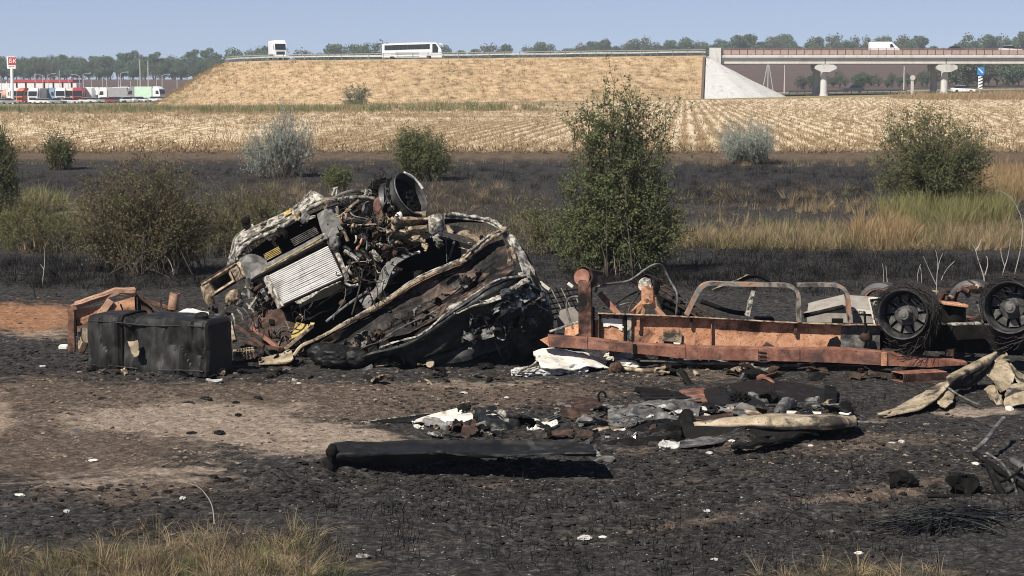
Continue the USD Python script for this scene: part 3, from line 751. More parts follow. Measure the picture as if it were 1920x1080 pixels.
# the tall tree-like bush between cab and trailer
b_, bl = bush_at(1165, 508, [(1165, 240, 80, 70), (1145, 185, 55, 50, 1500), (1215, 230, 50, 70, 2200), (1105, 235, 50, 50, 1400), (1160, 340, 100, 65, 9000), (1165, 425, 105, 65, 12000), (1100, 430, 70, 55, 6000), (1220, 400, 60, 60, 5000), (1150, 475, 90, 30, 5000), (1090, 360, 50, 50, 2500)])
bush('bush', 'tallest dark green bush with feathery top, growing between the wrecked cab and the trailer', b_, bl, ['leaf_dark', 'leaf_olive', 'leaf_dark'], 'bark', n=430, twigs=8, leaf_n=21, size=0.05, twig_len=0.42, stem_r=0.013, seed=11, start=0.25, spread=0.3, upw=0.15, wig=0.09)
b_, bl = bush_at(1020, 478, [(1010, 420, 75, 35), (960, 405, 40, 25), (1060, 440, 50, 35)])
bush('bush', 'low yellow-green bush at the left foot of the tallest bush', b_, bl, ['leaf_olive', 'leaf_yellow', 'leaf_olive'], 'bark', n=90, twigs=5, leaf_n=11, size=0.045, twig_len=0.35, stem_r=0.010, seed=12, spread=0.4)
# big scorched shrub at the left
b_, bl = bush_at(285, 512, [(265, 370, 115, 72), (190, 420, 70, 60, 2500), (350, 400, 75, 65, 3500), (270, 320, 60, 35, 1600), (270, 450, 100, 40, 3000)])
bush('bush', 'wide scorched brown bush at the left behind the rusty frame', b_, bl, ['leaf_brown', 'leaf_brown', 'leaf_olive'], 'bark', n=420, twigs=7, leaf_n=13, size=0.042, twig_len=0.42, stem_r=0.009, seed=13, spread=0.35, upw=0.5, wig=0.08, start=0.25)
b_, bl = bush_at(455, 478, [(450, 400, 85, 52), (500, 370, 40, 30, 900), (400, 430, 50, 35)])
bush('bush', 'dull olive bush right behind the headlight end of the wrecked cab', b_, bl, ['leaf_olive', 'leaf_brown'], 'bark', n=170, twigs=6, leaf_n=10, size=0.045, twig_len=0.35, stem_r=0.010, seed=14, spread=0.5)
b_, bl = bush_at(95, 472, [(95, 425, 75, 38), (40, 410, 55, 45, 2500), (150, 440, 55, 30, 1200)])
bush('bush', 'low tangled olive thicket between the left edge bush and the wide scorched bush', b_, bl, ['leaf_olive', 'leaf_yellow', 'leaf_brown'], 'bark', n=150, twigs=6, leaf_n=10, size=0.045, twig_len=0.35, stem_r=0.008, seed=24, spread=0.6, upw=0.4, wig=0.08)
# right hand bush in the grass
b_, bl = bush_at(1745, 398, [(1745, 280, 100, 75), (1720, 235, 60, 40, 1800), (1800, 300, 55, 60, 2500), (1770, 350, 80, 40, 3000), (1660, 330, 40, 35, 700)])
bush('bush', 'round dark green bush standing in tall grass at the right', b_, bl, ['leaf_dark', 'leaf_olive'], 'bark', n=330, twigs=7, leaf_n=15, size=0.06, twig_len=0.48, stem_r=0.013, seed=15, start=0.3, upw=0.2, wig=0.09)
# silver shrubs on the edge of the stubble
b_, bl = bush_at(525, 332, [(545, 250, 42, 42), (505, 285, 45, 40), (560, 290, 30, 30, 800), (480, 300, 25, 28, 500)])
bush('bush', 'tall ragged silver-grey bush at the stubble edge left of the smaller green one', b_, bl, 'leaf_silver', 'bark', n=200, twigs=6, leaf_n=9, size=0.075, twig_len=0.45, stem_r=0.012, seed=16, aspect=0.28, upw=1.8, spread=0.35)
b_, bl = bush_at(1402, 308, [(1402, 262, 52, 36), (1375, 275, 28, 26, 600), (1432, 280, 24, 24, 500)])
bush('bush', 'small domed silver-grey bush at the stubble edge right of the tallest bush', b_, bl, 'leaf_silver', 'bark', n=170, twigs=6, leaf_n=9, size=0.075, twig_len=0.4, stem_r=0.010, seed=17, aspect=0.28, upw=1.4, spread=0.3)
b_, bl = bush_at(790, 338, [(788, 278, 48, 35), (800, 305, 42, 26, 900), (770, 260, 25, 22, 400)])
bush('bush', 'rounded green bush at the stubble edge above the front wheel of the cab', b_, bl, ['leaf_dark', 'leaf_olive'], 'bark', n=210, twigs=7, leaf_n=13, size=0.065, twig_len=0.4, stem_r=0.011, upw=0.2, wig=0.08, seed=18, spread=0.25)
b_, bl = bush_at(112, 318, [(112, 282, 22, 26), (118, 300, 16, 14, 200)])
bush('bush', 'small upright dark bush alone at the stubble edge far left', b_, bl, ['leaf_brown', 'leaf_dark'], 'bark', n=90, twigs=6, leaf_n=8, size=0.08, twig_len=0.4, stem_r=0.012, seed=19, spread=0.2)
b_, bl = bush_at(635, 358, [(632, 328, 24, 22)])
bush('bush', 'little sparse green bush between the silver bush and the wheel of the cab', b_, bl, ['leaf_olive', 'grass_weed'], 'bark', n=70, twigs=5, leaf_n=8, size=0.055, twig_len=0.3, stem_r=0.008, seed=20, spread=0.2)
b_, bl = bush_at(2, 405, [(-8, 290, 36, 50), (0, 350, 30, 45), (-10, 250, 20, 25, 500)])
bush('bush', 'dark green bush cut by the left edge of the photo', b_, bl, ['leaf_dark', 'leaf_olive'], 'bark', n=170, twigs=6, leaf_n=9, size=0.06, twig_len=0.4, stem_r=0.014, seed=21, spread=0.2)
b_, bl = bush_at(660, 212, [(668, 180, 28, 26)])
b_ = at(668, 200, 362.0)
bush('bush', 'grey-green bush growing low on the slope of the embankment', b_, pix_blobs([(668, 180, 26, 24)], 362.0), ['leaf_far_grey', 'leaf_olive'], 'bark', n=60, twigs=5, leaf_n=8, size=0.30, twig_len=0.9, stem_r=0.03, seed=22, spread=0.6)

# pale and burnt saplings
def sapling(label, runs, Y, mat='stem_white', r=0.009, group=None):
    b = at(*runs[0][0], Y); t = thing('sapling', label, 'sapling', b, group)
    for k, run in enumerate(runs):
        p = np.array([at(x, y, Y + 0.05 * k) for x, y in run])
        if k == 0: p = np.vstack([[p[0][0], p[0][1], min(p[0][2] - 0.05, float(terr(p[0][0], p[0][1])) - 0.05)], p])
        m = MB(); m.tube(p, np.linspace(r * (1.0 if k == 0 else 0.7), r * 0.35, len(p)), 6, n=14)
        part(t, 'trunk' if k == 0 else 'branch', m, mat, True)
    return t
sapling('pale forked sapling burnt bare just left of the last trailer wheel', [[(1846, 530), (1842, 510), (1832, 480), (1829, 468), (1816, 448)], [(1829, 470), (1836, 460), (1840, 448)], [(1846, 518), (1852, 495), (1850, 480)]], 27.5, r=0.014)
sapling('pale leaning sapling burnt bare behind the last trailer wheel', [[(1877, 530), (1884, 500), (1890, 480), (1895, 445)], [(1884, 500), (1878, 480), (1876, 465)]], 27.6, r=0.011)
sapling('tall pale sapling with arching tip at the right edge', [[(1900, 528), (1906, 500), (1915, 460), (1917, 420), (1907, 388), (1888, 364), (1866, 356)]], 27.9, r=0.009)
sapling('thin forked white sapling above the front trailer wheel', [[(1756, 540), (1757, 515), (1758, 490), (1754, 468)], [(1756, 535), (1742, 505), (1731, 480)], [(1759, 505), (1762, 488), (1768, 475)], [(1764, 528), (1775, 505), (1790, 490)]], 27.2)
sapling('thin white sapling with two stems left of the front trailer wheel', [[(1668, 560), (1664, 530), (1661, 497)], [(1654, 560), (1657, 525), (1655, 494)]], 26.6, r=0.010)
sapling('short pale twig between the two trailer wheels', [[(1722, 545), (1720, 520), (1726, 495)], [(1727, 548), (1728, 520), (1726, 500)]], 27.0, r=0.010)
sapling('pale bare stem bent over in front of the scorched bush', [[(325, 512), (318, 490), (309, 480)], [(329, 514), (322, 500)]], 33.0, r=0.012)
sapling('bare grey sapling at the left edge of the burnt strip', [[(80, 532), (82, 510), (84, 480), (82, 462)], [(82, 505), (76, 495)]], 31.5, r=0.011)
sapling('blackened thin sapling left of the scorched bush', [[(122, 534), (112, 510), (108, 490)], [(113, 512), (118, 496)]], 31.0, 'bark_burnt', r=0.016)
sapling('blackened sapling left of the bare grey one', [[(64, 548), (57, 520), (54, 500)]], 29.8, 'bark_burnt', r=0.016)
sapling('two bare pale stems in front of the tallest bush', [[(1155, 520), (1152, 490), (1150, 462)], [(1205, 512), (1192, 480), (1176, 452), (1166, 443)], [(1163, 520), (1166, 500)]], 33.5, r=0.009)

# ---------------------------------------------------------------- grasses
def tuft(rnd, n, h, w, spread, curl=0.5, seg=3):
    """blades of one clump: tapered strips that bend outwards"""
    a = rnd.uniform(0, 2 * np.pi, n); out = np.stack([np.cos(a), np.sin(a), 0 * a], -1)
    b = out * (spread * rnd.random(n) ** 0.5)[:, None]
    H = h * rnd.uniform(0.45, 1.15, n); c = curl * rnd.uniform(0.1, 1.2, n)
    t = np.linspace(0, 1, seg + 1)
    side = np.stack([-np.sin(a + rnd.normal(0, .6, n)), np.cos(a + rnd.normal(0, .6, n)), 0 * a], -1)
    V, F = [], []
    for k in range(n):
        p = b[k] + out[k] * (c[k] * H[k] * t ** 2)[:, None] + np.array([0, 0, 1.0]) * (H[k] * (t - 0.35 * c[k] * t ** 2.5))[:, None]
        ww = (w * (1 - 0.85 * t) / 2)[:, None] * side[k]
        o = len(V) * (2 * (seg + 1)); V.append(np.stack([p - ww, p + ww], 1).reshape(-1, 3))
        for s in range(seg): F += [[o + 2 * s, o + 2 * s + 1, o + 2 * s + 3], [o + 2 * s, o + 2 * s + 3, o + 2 * s + 2]]
    return np.vstack(V), np.array(F)

_rg = np.random.default_rng(5)
def tufts(k, *a): return [tuft(_rg, *a) for _ in range(k)]
def zone(regions, n, seed, dens=None):
    """ground points under pixel ellipses (px, py, rx, ry, weight)"""
    r = np.random.default_rng(seed); w = np.array([q[4] if len(q) > 4 else q[2] * q[3] for q in regions], float); w /= w.sum()
    P = []
    for q, c in zip(regions, r.multinomial(n, w)):
        rad, an = np.sqrt(r.random(c)), r.uniform(0, 2 * math.pi, c)
        P.append(np.stack([q[0] + q[2] * rad * np.cos(an), q[1] + q[3] * rad * np.sin(an)], -1))
    P = np.vstack(P); return grounds_at(P[:, 0], P[:, 1])
def grass(name, label, protos, mats, regions, n, smin, smax, seed, cat='grass', tilt=0.15):
    p = zone(regions, n, seed); r = np.random.default_rng(seed + 1); n = len(p); p[:, 2] -= 0.01
    s = r.uniform(smin, smax, n)
    return scatter(name, protos, mats, p, np.stack([s, s, s * r.uniform(0.75, 1.25, n)], -1), r.uniform(0, 6.28, n), np.abs(r.normal(0, tilt, n)), seed, None, label, cat)

dry = tufts(4, 26, 0.55, 0.016, 0.16, 0.5); grn = tufts(3, 26, 0.75, 0.02, 0.16, 0.6); weed = tufts(3, 22, 0.5, 0.02, 0.2, 0.7)
fuzz = tufts(4, 24, 0.5, 0.014, 0.35, 1.2)
grass('dry_grass', 'belt of dry yellow grass between the burnt strips', dry[:2] + fuzz[:3] + weed[:1], ['grass_dry', 'grass_dry', 'grass_dry', 'grass_grey', 'grass_weed', 'grass_dry'],
      [(1580, 455, 350, 12), (1440, 460, 200, 8), (1850, 445, 110, 24), (1600, 440, 190, 14, 2200), (1290, 455, 60, 11), (1420, 430, 150, 14, 500), (1560, 385, 120, 20, 350)], 1900, 0.3, 0.85, 31, tilt=0.45)
grass('golden_grass', 'patches of tall golden grass beside the right hand bush', dry[:2], ['grass_gold', 'grass_gold'], [(1900, 352, 75, 26), (1660, 452, 60, 12, 500)], 620, 0.7, 1.3, 32)
grass('green_reeds', 'tall fresh green reeds under the right hand bush', grn, ['grass_green'] * 3, [(1745, 418, 100, 20), (1830, 405, 70, 22), (1690, 412, 50, 14)], 520, 0.6, 1.05, 33, 'reeds')
grass('weeds', 'mixed green and yellow weeds below the bush at the left edge', weed + fuzz[:2], ['grass_weed', 'grass_weed', 'grass_green', 'grass_grey', 'grass_dry'],
      [(70, 448, 110, 28), (20, 420, 60, 35), (150, 455, 80, 20), (400, 455, 120, 20), (60, 385, 70, 22, 600), (470, 430, 60, 25)], 1000, 0.55, 1.1, 34, 'weeds', tilt=0.4)
grass('grey_grass', 'thin scorched grey-brown grass on the burnt bank behind the cab', fuzz, ['grass_grey', 'grass_grey', 'grass_dry', 'grass_grey'],
      [(880, 395, 160, 50), (700, 375, 220, 32), (960, 460, 90, 25), (520, 370, 110, 25), (1330, 380, 120, 30, 2500), (1480, 370, 150, 25, 2200), (330, 340, 160, 14, 900), (620, 320, 120, 8, 500)], 1500, 0.25, 0.7, 35, tilt=0.5)
grass('verge_grass', 'dry grass along the brown edge of the stubble field', fuzz[:2], ['grass_grey', 'grass_dry'], [(900, 306, 1000, 6), (1500, 308, 400, 6)], 700, 0.3, 0.6, 36)
fore = tufts(5, 22, 0.26, 0.007, 0.12, 1.3, 4)
grass('foreground_grass', 'dry straw-coloured grass clumps along the bottom edge of the photo', fore, ['grass_dry', 'grass_grey', 'grass_grey', 'grass_weed', 'grass_dry'],
      [(400, 1085, 260, 60), (530, 1060, 110, 60), (60, 1078, 110, 40), (330, 1030, 140, 45, 1500), (250, 1095, 330, 40), (1620, 1090, 210, 28, 2200), (1500, 1080, 90, 22, 600)], 560, 0.25, 0.85, 37, tilt=0.6)
stub = tufts(4, 6, 0.10, 0.008, 0.14, 0.4, 2)
grass('burnt_stubs', 'charred black grass stubs all over the burnt ground', stub, ['stub_black'] * 4,
      [(1100, 1020, 600, 70, 30), (900, 950, 420, 40, 12), (1700, 960, 260, 90, 14), (960, 500, 980, 40, 16), (1500, 515, 420, 40, 14), (200, 520, 220, 30, 8), (1650, 720, 250, 50, 6), (1400, 350, 200, 35, 8)], 1100, 0.5, 1.2, 38, 'stubble', tilt=0.4)
leafy('burnt_grass', [(0.0039, 0.0039, 0.0039), (0.0099, 0.0094, 0.0088), (0.0231, 0.0209, 0.0198), (0.0561, 0.0512, 0.0462)], 0.0)
grass('burnt_grass', 'matted burnt grass with grey ash on the black strips', fuzz, ['burnt_grass', 'burnt_grass', 'stub_black', 'burnt_grass'],
      [(960, 500, 1000, 34, 30), (1500, 510, 440, 40, 16), (200, 520, 230, 28, 10), (1420, 350, 260, 38, 22), (640, 330, 420, 16, 12), (170, 345, 200, 18, 5), (1000, 350, 200, 40, 6)], 3600, 0.2, 0.6, 45, 'grass', tilt=0.7)
emb = tufts(4, 14, 0.8, 0.045, 0.6, 1.2)
_r = np.random.default_rng(8); n_ = 9000
ii, jj = _r.integers(0, G.shape[0], n_), _r.integers(5, G.shape[1], n_)
pp = G[ii, jj] + _r.normal(size=(n_, 3)) * (0.4, 0.4, 0.02); pp[:, 2] -= 0.05
ok = (pp[:, 1] < 470) & (pp[:, 0] < X_AB - 4)
scatter('slope_grass', emb, ['grass_slope', 'grass_slope', 'grass_dry', 'grass_weed'], pp[ok], _r.uniform(0.4, 1.15, ok.sum()), _r.uniform(0, 6.28, ok.sum()), np.abs(_r.normal(0, 0.2, ok.sum())), 9, None, 'long golden grass covering the embankment slope', 'grass')
vrg = tufts(3, 16, 0.8, 0.06, 0.5, 0.6)
grass('field_margin_grass', 'greenish rough grass along the foot of the embankment and before the filling station', vrg, ['grass_weed', 'grass_weed', 'grass_dry'], [(520, 207, 520, 4), (150, 206, 170, 8), (420, 209, 250, 5), (850, 200, 200, 3, 400)], 1300, 0.8, 1.6, 39)
grass('field_edge_grass', 'pale dry grass along the far right edge of the stubble', vrg, ['grass_dry', 'grass_gold', 'grass_dry'], [(1800, 184, 130, 4), (1900, 183, 60, 5)], 500, 0.9, 1.7, 40)
# straw lying in rows on the stubble
_r = np.random.default_rng(14); n_ = 16000
yy = 78 + (260) * _r.random(n_) ** 1.7; u = np.round(_r.uniform(-0.42, 0.36, n_) * yy / 0.85) * 0.85 + _r.normal(0, 0.09, n_)
xx = u + 0.09 * yy
strw = tufts(3, 12, 0.17, 0.028, 0.25, 1.5, 2)
scatter('straw', strw, ['straw_bits'] * 3, np.stack([xx, yy, terr(xx, yy) - 0.01], -1), _r.uniform(0.7, 1.5, n_) * (1 + yy / 300), _r.uniform(0, 6.28, n_), np.abs(_r.normal(0, 0.4, n_)), 15, None, 'short cut straw standing in rows on the stubble field', 'straw')
# ---------------------------------------------------------------- trees along the horizon
def tree_kind(name, seed, h=11.0, w=7.0, mat='leaf_far', n=2200, lobes=9, trunk=0.28):
    c = class_prim(name); rnd = np.random.default_rng(seed)
    bl = []
    for k in range(lobes):
        z = h * rnd.uniform(0.22, 0.86); r = w * 0.5 * (1 - abs(z / h - 0.5) * 0.9)
        a = rnd.uniform(0, 6.28); q = r * rnd.uniform(0.1, 0.75)
        s = w * rnd.uniform(0.17, 0.30); bl.append((np.array([q * math.cos(a), q * math.sin(a), z]), np.array([s, s, s * rnd.uniform(0.7, 1.1)]), s))
    P = shoots(rnd, np.array([0, 0, h * 0.16]), bl, 26, 0.12, seg=6, wig=0.12)
    tr = MB(); tr.tube([(0, 0, -0.4), (0.05, 0, h * 0.1), (0.02, 0.05, h * 0.3), (0.1, 0, h * 0.6)], [trunk, trunk * 0.8, trunk * 0.6, trunk * 0.2], 6)
    bv, bf = multi_tube(P, trunk * 0.35 * np.linspace(1, 0.2, 6)[None] * np.ones((26, 1)), 3); tr.add(bv, bf)
    part(c, 'trunk', tr, 'bark', True, local=True)
    w_ = np.array([b[2] for b in bl]) ** 2; k = rnd.choice(lobes, n, p=w_ / w_.sum())
    d = unit_rows(rnd.normal(size=(n, 3))); r = rnd.uniform(0.55, 1.08, n)[:, None]
    cc = np.array([b[0] for b in bl])[k] + d * np.array([b[1] for b in bl])[k] * r
    part(c, 'crown', leaves(cc, 0.55, rnd, 0.8), mat, local=True)
    return c
kinds = [tree_kind('round_tree', 1), tree_kind('wide_tree', 2, 10, 9.5), tree_kind('tall_tree', 3, 14, 6, lobes=11), tree_kind('sparse_tree', 4, 10, 7.5, 'leaf_far_grey', 700, 7), tree_kind('low_tree', 5, 7, 7.5), tree_kind('grey_tree', 6, 11, 8, 'leaf_far_grey', 1300)]
_r = np.random.default_rng(77)
def plant(px, Y, k, s, name, label, group, sink=0.3):
    x = at(px, 150, Y)[0]; copy_of(kinds[k], name, (x, Y, float(terr_smooth(x, Y)) - sink), _r.uniform(0, 360), (s * _r.uniform(0.85, 1.2), s * _r.uniform(0.85, 1.2), s), label, 'tree', group)
# wood behind the filling station
for row, (Y, s0) in enumerate(((880, 0.85), (900, 1.05), (925, 1.2))):
    for px in np.arange(-60, 470, 12.5 if row < 2 else 18):
        plant(px + _r.normal(0, 5), Y + _r.normal(0, 5), int(_r.choice([0, 1, 1, 4, 4, 5] if row == 0 else [0, 1, 2, 0, 5, 1])), s0 * _r.uniform(0.85, 1.08), 'wood_tree', 'grey-green tree of the dense wood behind the filling station', 'trees of the wood behind the filling station')
# loose row on the hill, seen over the embankment and bridge
for px in np.arange(450, 1960, 9.5):
    if 590 < px < 700 and _r.random() < 0.2: continue
    if 1735 < px < 1790: continue
    Y = 960 + _r.normal(0, 10); lift = np.interp(px, [450, 700, 900, 1300, 1900], [1.45, 1.5, 1.15, 1.15, 1.2])
    plant(px + _r.normal(0, 5), Y, int(_r.choice([0, 1, 1, 4, 4, 3, 5])), lift * _r.uniform(0.8, 1.2), 'row_tree', 'small rounded tree of the long row on the horizon', 'trees of the row on the horizon')
for px in np.arange(820, 1960, 26):
    plant(px + _r.normal(0, 8), 985, 4, _r.uniform(0.9, 1.3), 'row_tree', 'small rounded tree of the long row on the horizon', 'trees of the row on the horizon')
# scrub seen under the bridge
for px in np.concatenate([np.arange(1495, 1640, 11), np.arange(1650, 1800, 13), np.arange(1800, 1960, 8)]):
    Y = 545 + _r.normal(0, 8); s = np.interp(px, [1490, 1600, 1700, 1800, 1960], [0.5, 0.55, 0.45, 0.85, 0.9]) * _r.uniform(0.75, 1.15)
    plant(px + _r.normal(0, 4), Y, int(_r.choice([3, 3, 5, 4])), s, 'scrub_tree', 'low grey scrub tree seen under the bridge', 'scrub trees under the bridge')
for px in (345, 362, 385, 400):
    pass

# ---------------------------------------------------------------- vehicles and filling station
paint('car_white', (0.78, 0.79, 0.80), 0.35, 0.0, 0.03)
paint('car_silver', (0.42, 0.43, 0.45), 0.3, 0.4, 0.03)
paint('car_dark', (0.05, 0.055, 0.065), 0.3, 0.2, 0.03)
paint('car_red', (0.35, 0.03, 0.035), 0.4, 0.0, 0.05)
paint('tank_orange', (0.62, 0.14, 0.06), 0.45)
paint('tank_salmon', (0.62, 0.33, 0.22), 0.5)
paint('tarp_green', (0.12, 0.24, 0.2), 0.6)
paint('box_mint', (0.45, 0.62, 0.50), 0.5)
paint('tarp_grey', (0.33, 0.34, 0.36), 0.6)
paint('tarp_blue', (0.20, 0.28, 0.42), 0.6)
paint('tarp_beige', (0.52, 0.48, 0.42), 0.6)
paint('window_dark', (0.012, 0.015, 0.018), 0.12, 0.0, 0.0, spec=0.8)
paint('rubber', (0.02, 0.02, 0.02), 0.85)
paint('sign_white', (0.8, 0.8, 0.8), 0.4, 0.0, 0.02)
paint('sign_red', (0.42, 0.03, 0.04), 0.4, 0.0, 0.02)
paint('sign_blue', (0.03, 0.20, 0.55), 0.4, 0.0, 0.02)
paint('canopy_red', (0.45, 0.05, 0.06), 0.5, 0.0, 0.05)

class Loc:
    """adds parts in a thing's own axes: x along its length, y across, z up"""
    def __init__(s, name, label, cat, loc, rotz=0, group=None):
        s.t = thing(name, label, cat, loc, group, None, rotz)
    def p(s, name, mb, mat, smooth=False, label=None): part(s.t, name, mb, mat, smooth, label, local=True); return s
    def box(s, name, lo, hi, mat, bevel=0.05, label=None): m = MB(); m.box(np.array(lo, float), np.array(hi, float), bevel); return s.p(name, m, mat, False, label)
    def wheels(s, xs, ys, r=0.5, w=0.28):
        for x in xs:
            for y in ys:
                m = MB(); m.lathe([(0, -w / 2), (r * 0.9, -w / 2), (r, -w / 3), (r, w / 3), (r * 0.9, w / 2), (0, w / 2)], (x, y, r), (0, 1, 0), 16); s.p('wheel', m, 'rubber', 40)
        return s

def far_loc(px, Y, dz=0.0):
    x = at(px, 150, Y)[0]; return (x, Y, float(terr_smooth(x, Y)) + dz)

def cab_truck(name, label, px, Y, cabmat, bodymat=None, rot=0, body='box', length=8.5, group=None, bodyname='cargo_box'):
    """lorry: x forward"""
    L_ = Loc(name, label, 'lorry', far_loc(px, Y, 0.02), rot, group)
    m = MB(); m.hull([(x, y, z) for y in (-1.22, 1.22) for x, z in ((0, 0.75), (0, 3.5), (1.9, 3.35), (2.2, 2.0), (2.25, 0.6))]); m.hull([(x, y, z) for y in (-1.1, 1.1) for x, z in ((0.0, 3.4), (0.2, 3.95), (1.1, 3.8), (1.8, 3.3))]); L_.p('cab', m, cabmat)
    m = MB(); m.hull([(x, y, z) for y in (-1.08, 1.08) for x, z in ((2.28, 1.95), (1.99, 3.15), (1.95, 3.1), (2.2, 1.95))]); L_.p('windscreen', m, 'window_dark')
    for y in (-1.235, 1.235):
        m = MB(); m.hull([(x, y + s_, z) for s_ in (-.01, .01) for x, z in ((0.9, 2.0), (0.9, 2.9), (1.7, 2.9), (1.95, 2.0))]); L_.p('side_window', m, 'window_dark')
    L_.box('grille', (2.22, -0.85, 0.95), (2.29, 0.85, 1.6), 'window_dark', 0.02); L_.box('bumper', (2.0, -1.2, 0.42), (2.36, 1.2, 0.82), cabmat)
    L_.box('chassis', (-length, -0.45, 0.7), (1.5, 0.45, 1.0), 'steel_dark')
    if bodymat:
        if body == 'tank':
            m = MB(); m.lathe([(0, -length + 0.3), (0.95, -length + 0.4), (1.15, -length + 0.8), (1.15, -0.9), (0.95, -0.5), (0, -0.4)], (0, 0, 2.25), (1, 0, 0), 20); L_.p('tank_vessel', m, bodymat, 40)
            for x in (-2, -4, -6): L_.box('tank_hatch', (x - 0.3, -0.3, 3.35), (x + 0.3, 0.3, 3.55), 'galvanised')
        else: L_.box(bodyname, (-length, -1.25, 1.05), (-0.25, 1.25, 3.85), bodymat, 0.04)
    L_.wheels((1.0, -length + 1.2, -length + 2.5), (-1.0, 1.0)); return L_

def car(label, px, Y, mat, rot=0, dz=0.02, kind='car', group=None, z=None):
    loc = far_loc(px, Y, dz)
    if z is not None: loc = (loc[0], Y, z)
    L_ = Loc('parked_car' if z is None else 'passing_car', label, 'car', loc, rot, group)
    m = MB(); m.hull([(x, y, z_) for y in (-0.85, 0.85) for x, z_ in ((-2.15, 0.4), (-2.2, 0.85), (-2.0, 0.98), (2.0, 0.78), (2.2, 0.6), (2.15, 0.3), (-2.0, .3))]); L_.p('body', m, mat)
    m = MB(); m.hull([(x, y * (0.86 if z_ > 1.2 else 1), z_) for y in (-0.78, 0.78) for x, z_ in ((-1.9, 0.95), (-1.2, 1.45), (0.35, 1.45), (1.15, 0.88))]); L_.p('cabin', m, 'window_dark')
    m = MB(); m.hull([(x, y, z_) for y in (-0.62, 0.62) for x, z_ in ((-1.25, 1.44), (-1.1, 1.49), (0.25, 1.49), (0.4, 1.44))]); L_.p('roof', m, mat)
    L_.wheels((-1.35, 1.35), (-0.78, 0.78), 0.32, 0.2); return L_

FY = 484.0
cab_truck('tanker_lorry', 'salmon tank lorry beside the white sign mast of the filling station', 22, FY + 2, 'car_white', 'tank_salmon', -60, 'tank', 7)
cab_truck('tanker_lorry', 'bright orange tank lorry left of the white lorry front', 47, FY + 1, 'tank_orange', 'tank_orange', -115, 'tank', 6)
cab_truck('lorry', 'white lorry facing the camera next to the orange tank lorry', 65, FY - 4, 'car_white', 'tarp_beige', -93)
cab_truck('lorry', 'green tarpaulin lorry in front of the filling station canopy', 98, FY + 3, 'tarp_blue', 'tarp_green', -35, length=5.5, bodyname='tarpaulin')
cab_truck('lorry', 'small blue and white lorry under the right end of the canopy', 113, FY + 1, 'car_white', 'tarp_blue', -80, length=6)
cab_truck('lorry', 'lorry with beige cargo box left of the dark red one', 129, FY + 3, 'tarp_beige', 'tarp_beige', -85, length=6)
cab_truck('lorry', 'dark red lorry standing right of the canopy', 147, FY - 4, 'car_red', 'car_red', -86, length=7)
cab_truck('lorry', 'tall white box lorry in the middle of the lorry park', 188, FY + 10, 'car_white', 'car_white', 170, length=8)
cab_truck('lorry', 'lorry with grey tarpaulin right of the white box lorry', 201, FY + 1, 'car_white', 'tarp_grey', 185, length=5, bodyname='tarpaulin')
cab_truck('lorry', 'white lorry with bulging load between two grey tarpaulins', 231, FY + 4, 'car_white', 'sign_white', -60, length=5)
cab_truck('lorry', 'lorry with grey tarpaulin left of the small dark red van', 252, FY + 2, 'tarp_grey', 'tarp_grey', 200, length=5, bodyname='tarpaulin')
cab_truck('lorry', 'mint green box lorry nearest to the embankment', 291, FY - 3, 'car_white', 'box_mint', -25, length=5.5)
cab_truck('lorry', 'white box lorry seen end-on just right of the dark red lorry', 168, FY + 6, 'car_white', 'car_white', 95, length=6)
cab_truck('lorry', 'white lorry with pale load behind the dark cars', 217, FY + 12, 'car_white', 'tarp_beige', 15, length=6)
cab_truck('lorry', 'dark red lorry cab left of the mint green lorry', 270, FY + 3, 'car_red', 'steel_dark', -90, length=6)
for lab, px_, c_, r_ in (('white car at the foot of the orange tank lorry', 8, 'car_white', 10), ('white car in front of the green tarpaulin lorry', 87, 'car_white', 5), ('white car left of the dark red lorry', 130, 'car_white', 0), ('first white car right of the dark red lorry', 163, 'car_white', 12),
                        ('white car below the tall white box lorry', 179, 'car_white', 15), ('grey car below the grey tarpaulin', 197, 'car_silver', 5), ('dark red car in the lorry park', 212, 'car_red', 20), ('dark car beside the dark red car', 222, 'car_dark', -10),
                        ('white car under the small dark red cab', 264, 'car_white', 0), ('white car in front of the mint green lorry', 293, 'car_white', 0),
                        ('silver car left of the sign mast', 17, 'car_silver', 8), ('white car between the white lorry front and the green tarpaulin', 76, 'car_white', -5), ('silver car under the right end of the canopy', 110, 'car_silver', 0), ('white car right of the dark car', 240, 'car_white', 15), ('silver car below the second grey tarpaulin', 252, 'car_silver', -8), ('white car closest to the embankment foot', 306, 'car_white', 10)):
    car(lab, px_, FY - 9, c_, r_)
# filling station
x0, x1 = at(31, 150, 505)[0], at(145, 150, 505)[0]; gz = float(terr_smooth(x0, 505))
fs = Loc('filling_station', 'filling station shop with long red canopy and white fascia', 'filling station', (x0, 505, gz))
W_ = x1 - x0
fs.box('canopy_roof', (0, -5, 5.3), (W_, 5, 6.0), 'canopy_red', 0.05)
for k in range(7): fs.box('canopy_pillar', (0.6 + k * (W_ - 1.6) / 6, -3.2, 0), (1.0 + k * (W_ - 1.6) / 6, -2.8, 5.3), 'canopy_red', 0.02)
fs.box('shop_wall', (-14, 9, 0), (W_ * 0.85, 16, 5.0), 'sign_white', 0.05)
fs.box('shop_window', (-13.5, 8.93, 0.6), (W_ * 0.8, 9.0, 2.5), 'window_dark', 0.0)
fs.box('shop_fascia', (-14.2, 8.7, 3.2), (W_ * 0.86, 8.9, 4.9), 'sign_white', 0.02)
fs.box('kiosk', (W_ * 0.1, 2.5, 0), (W_ * 0.35, 5, 3.4), 'canopy_red', 0.05)
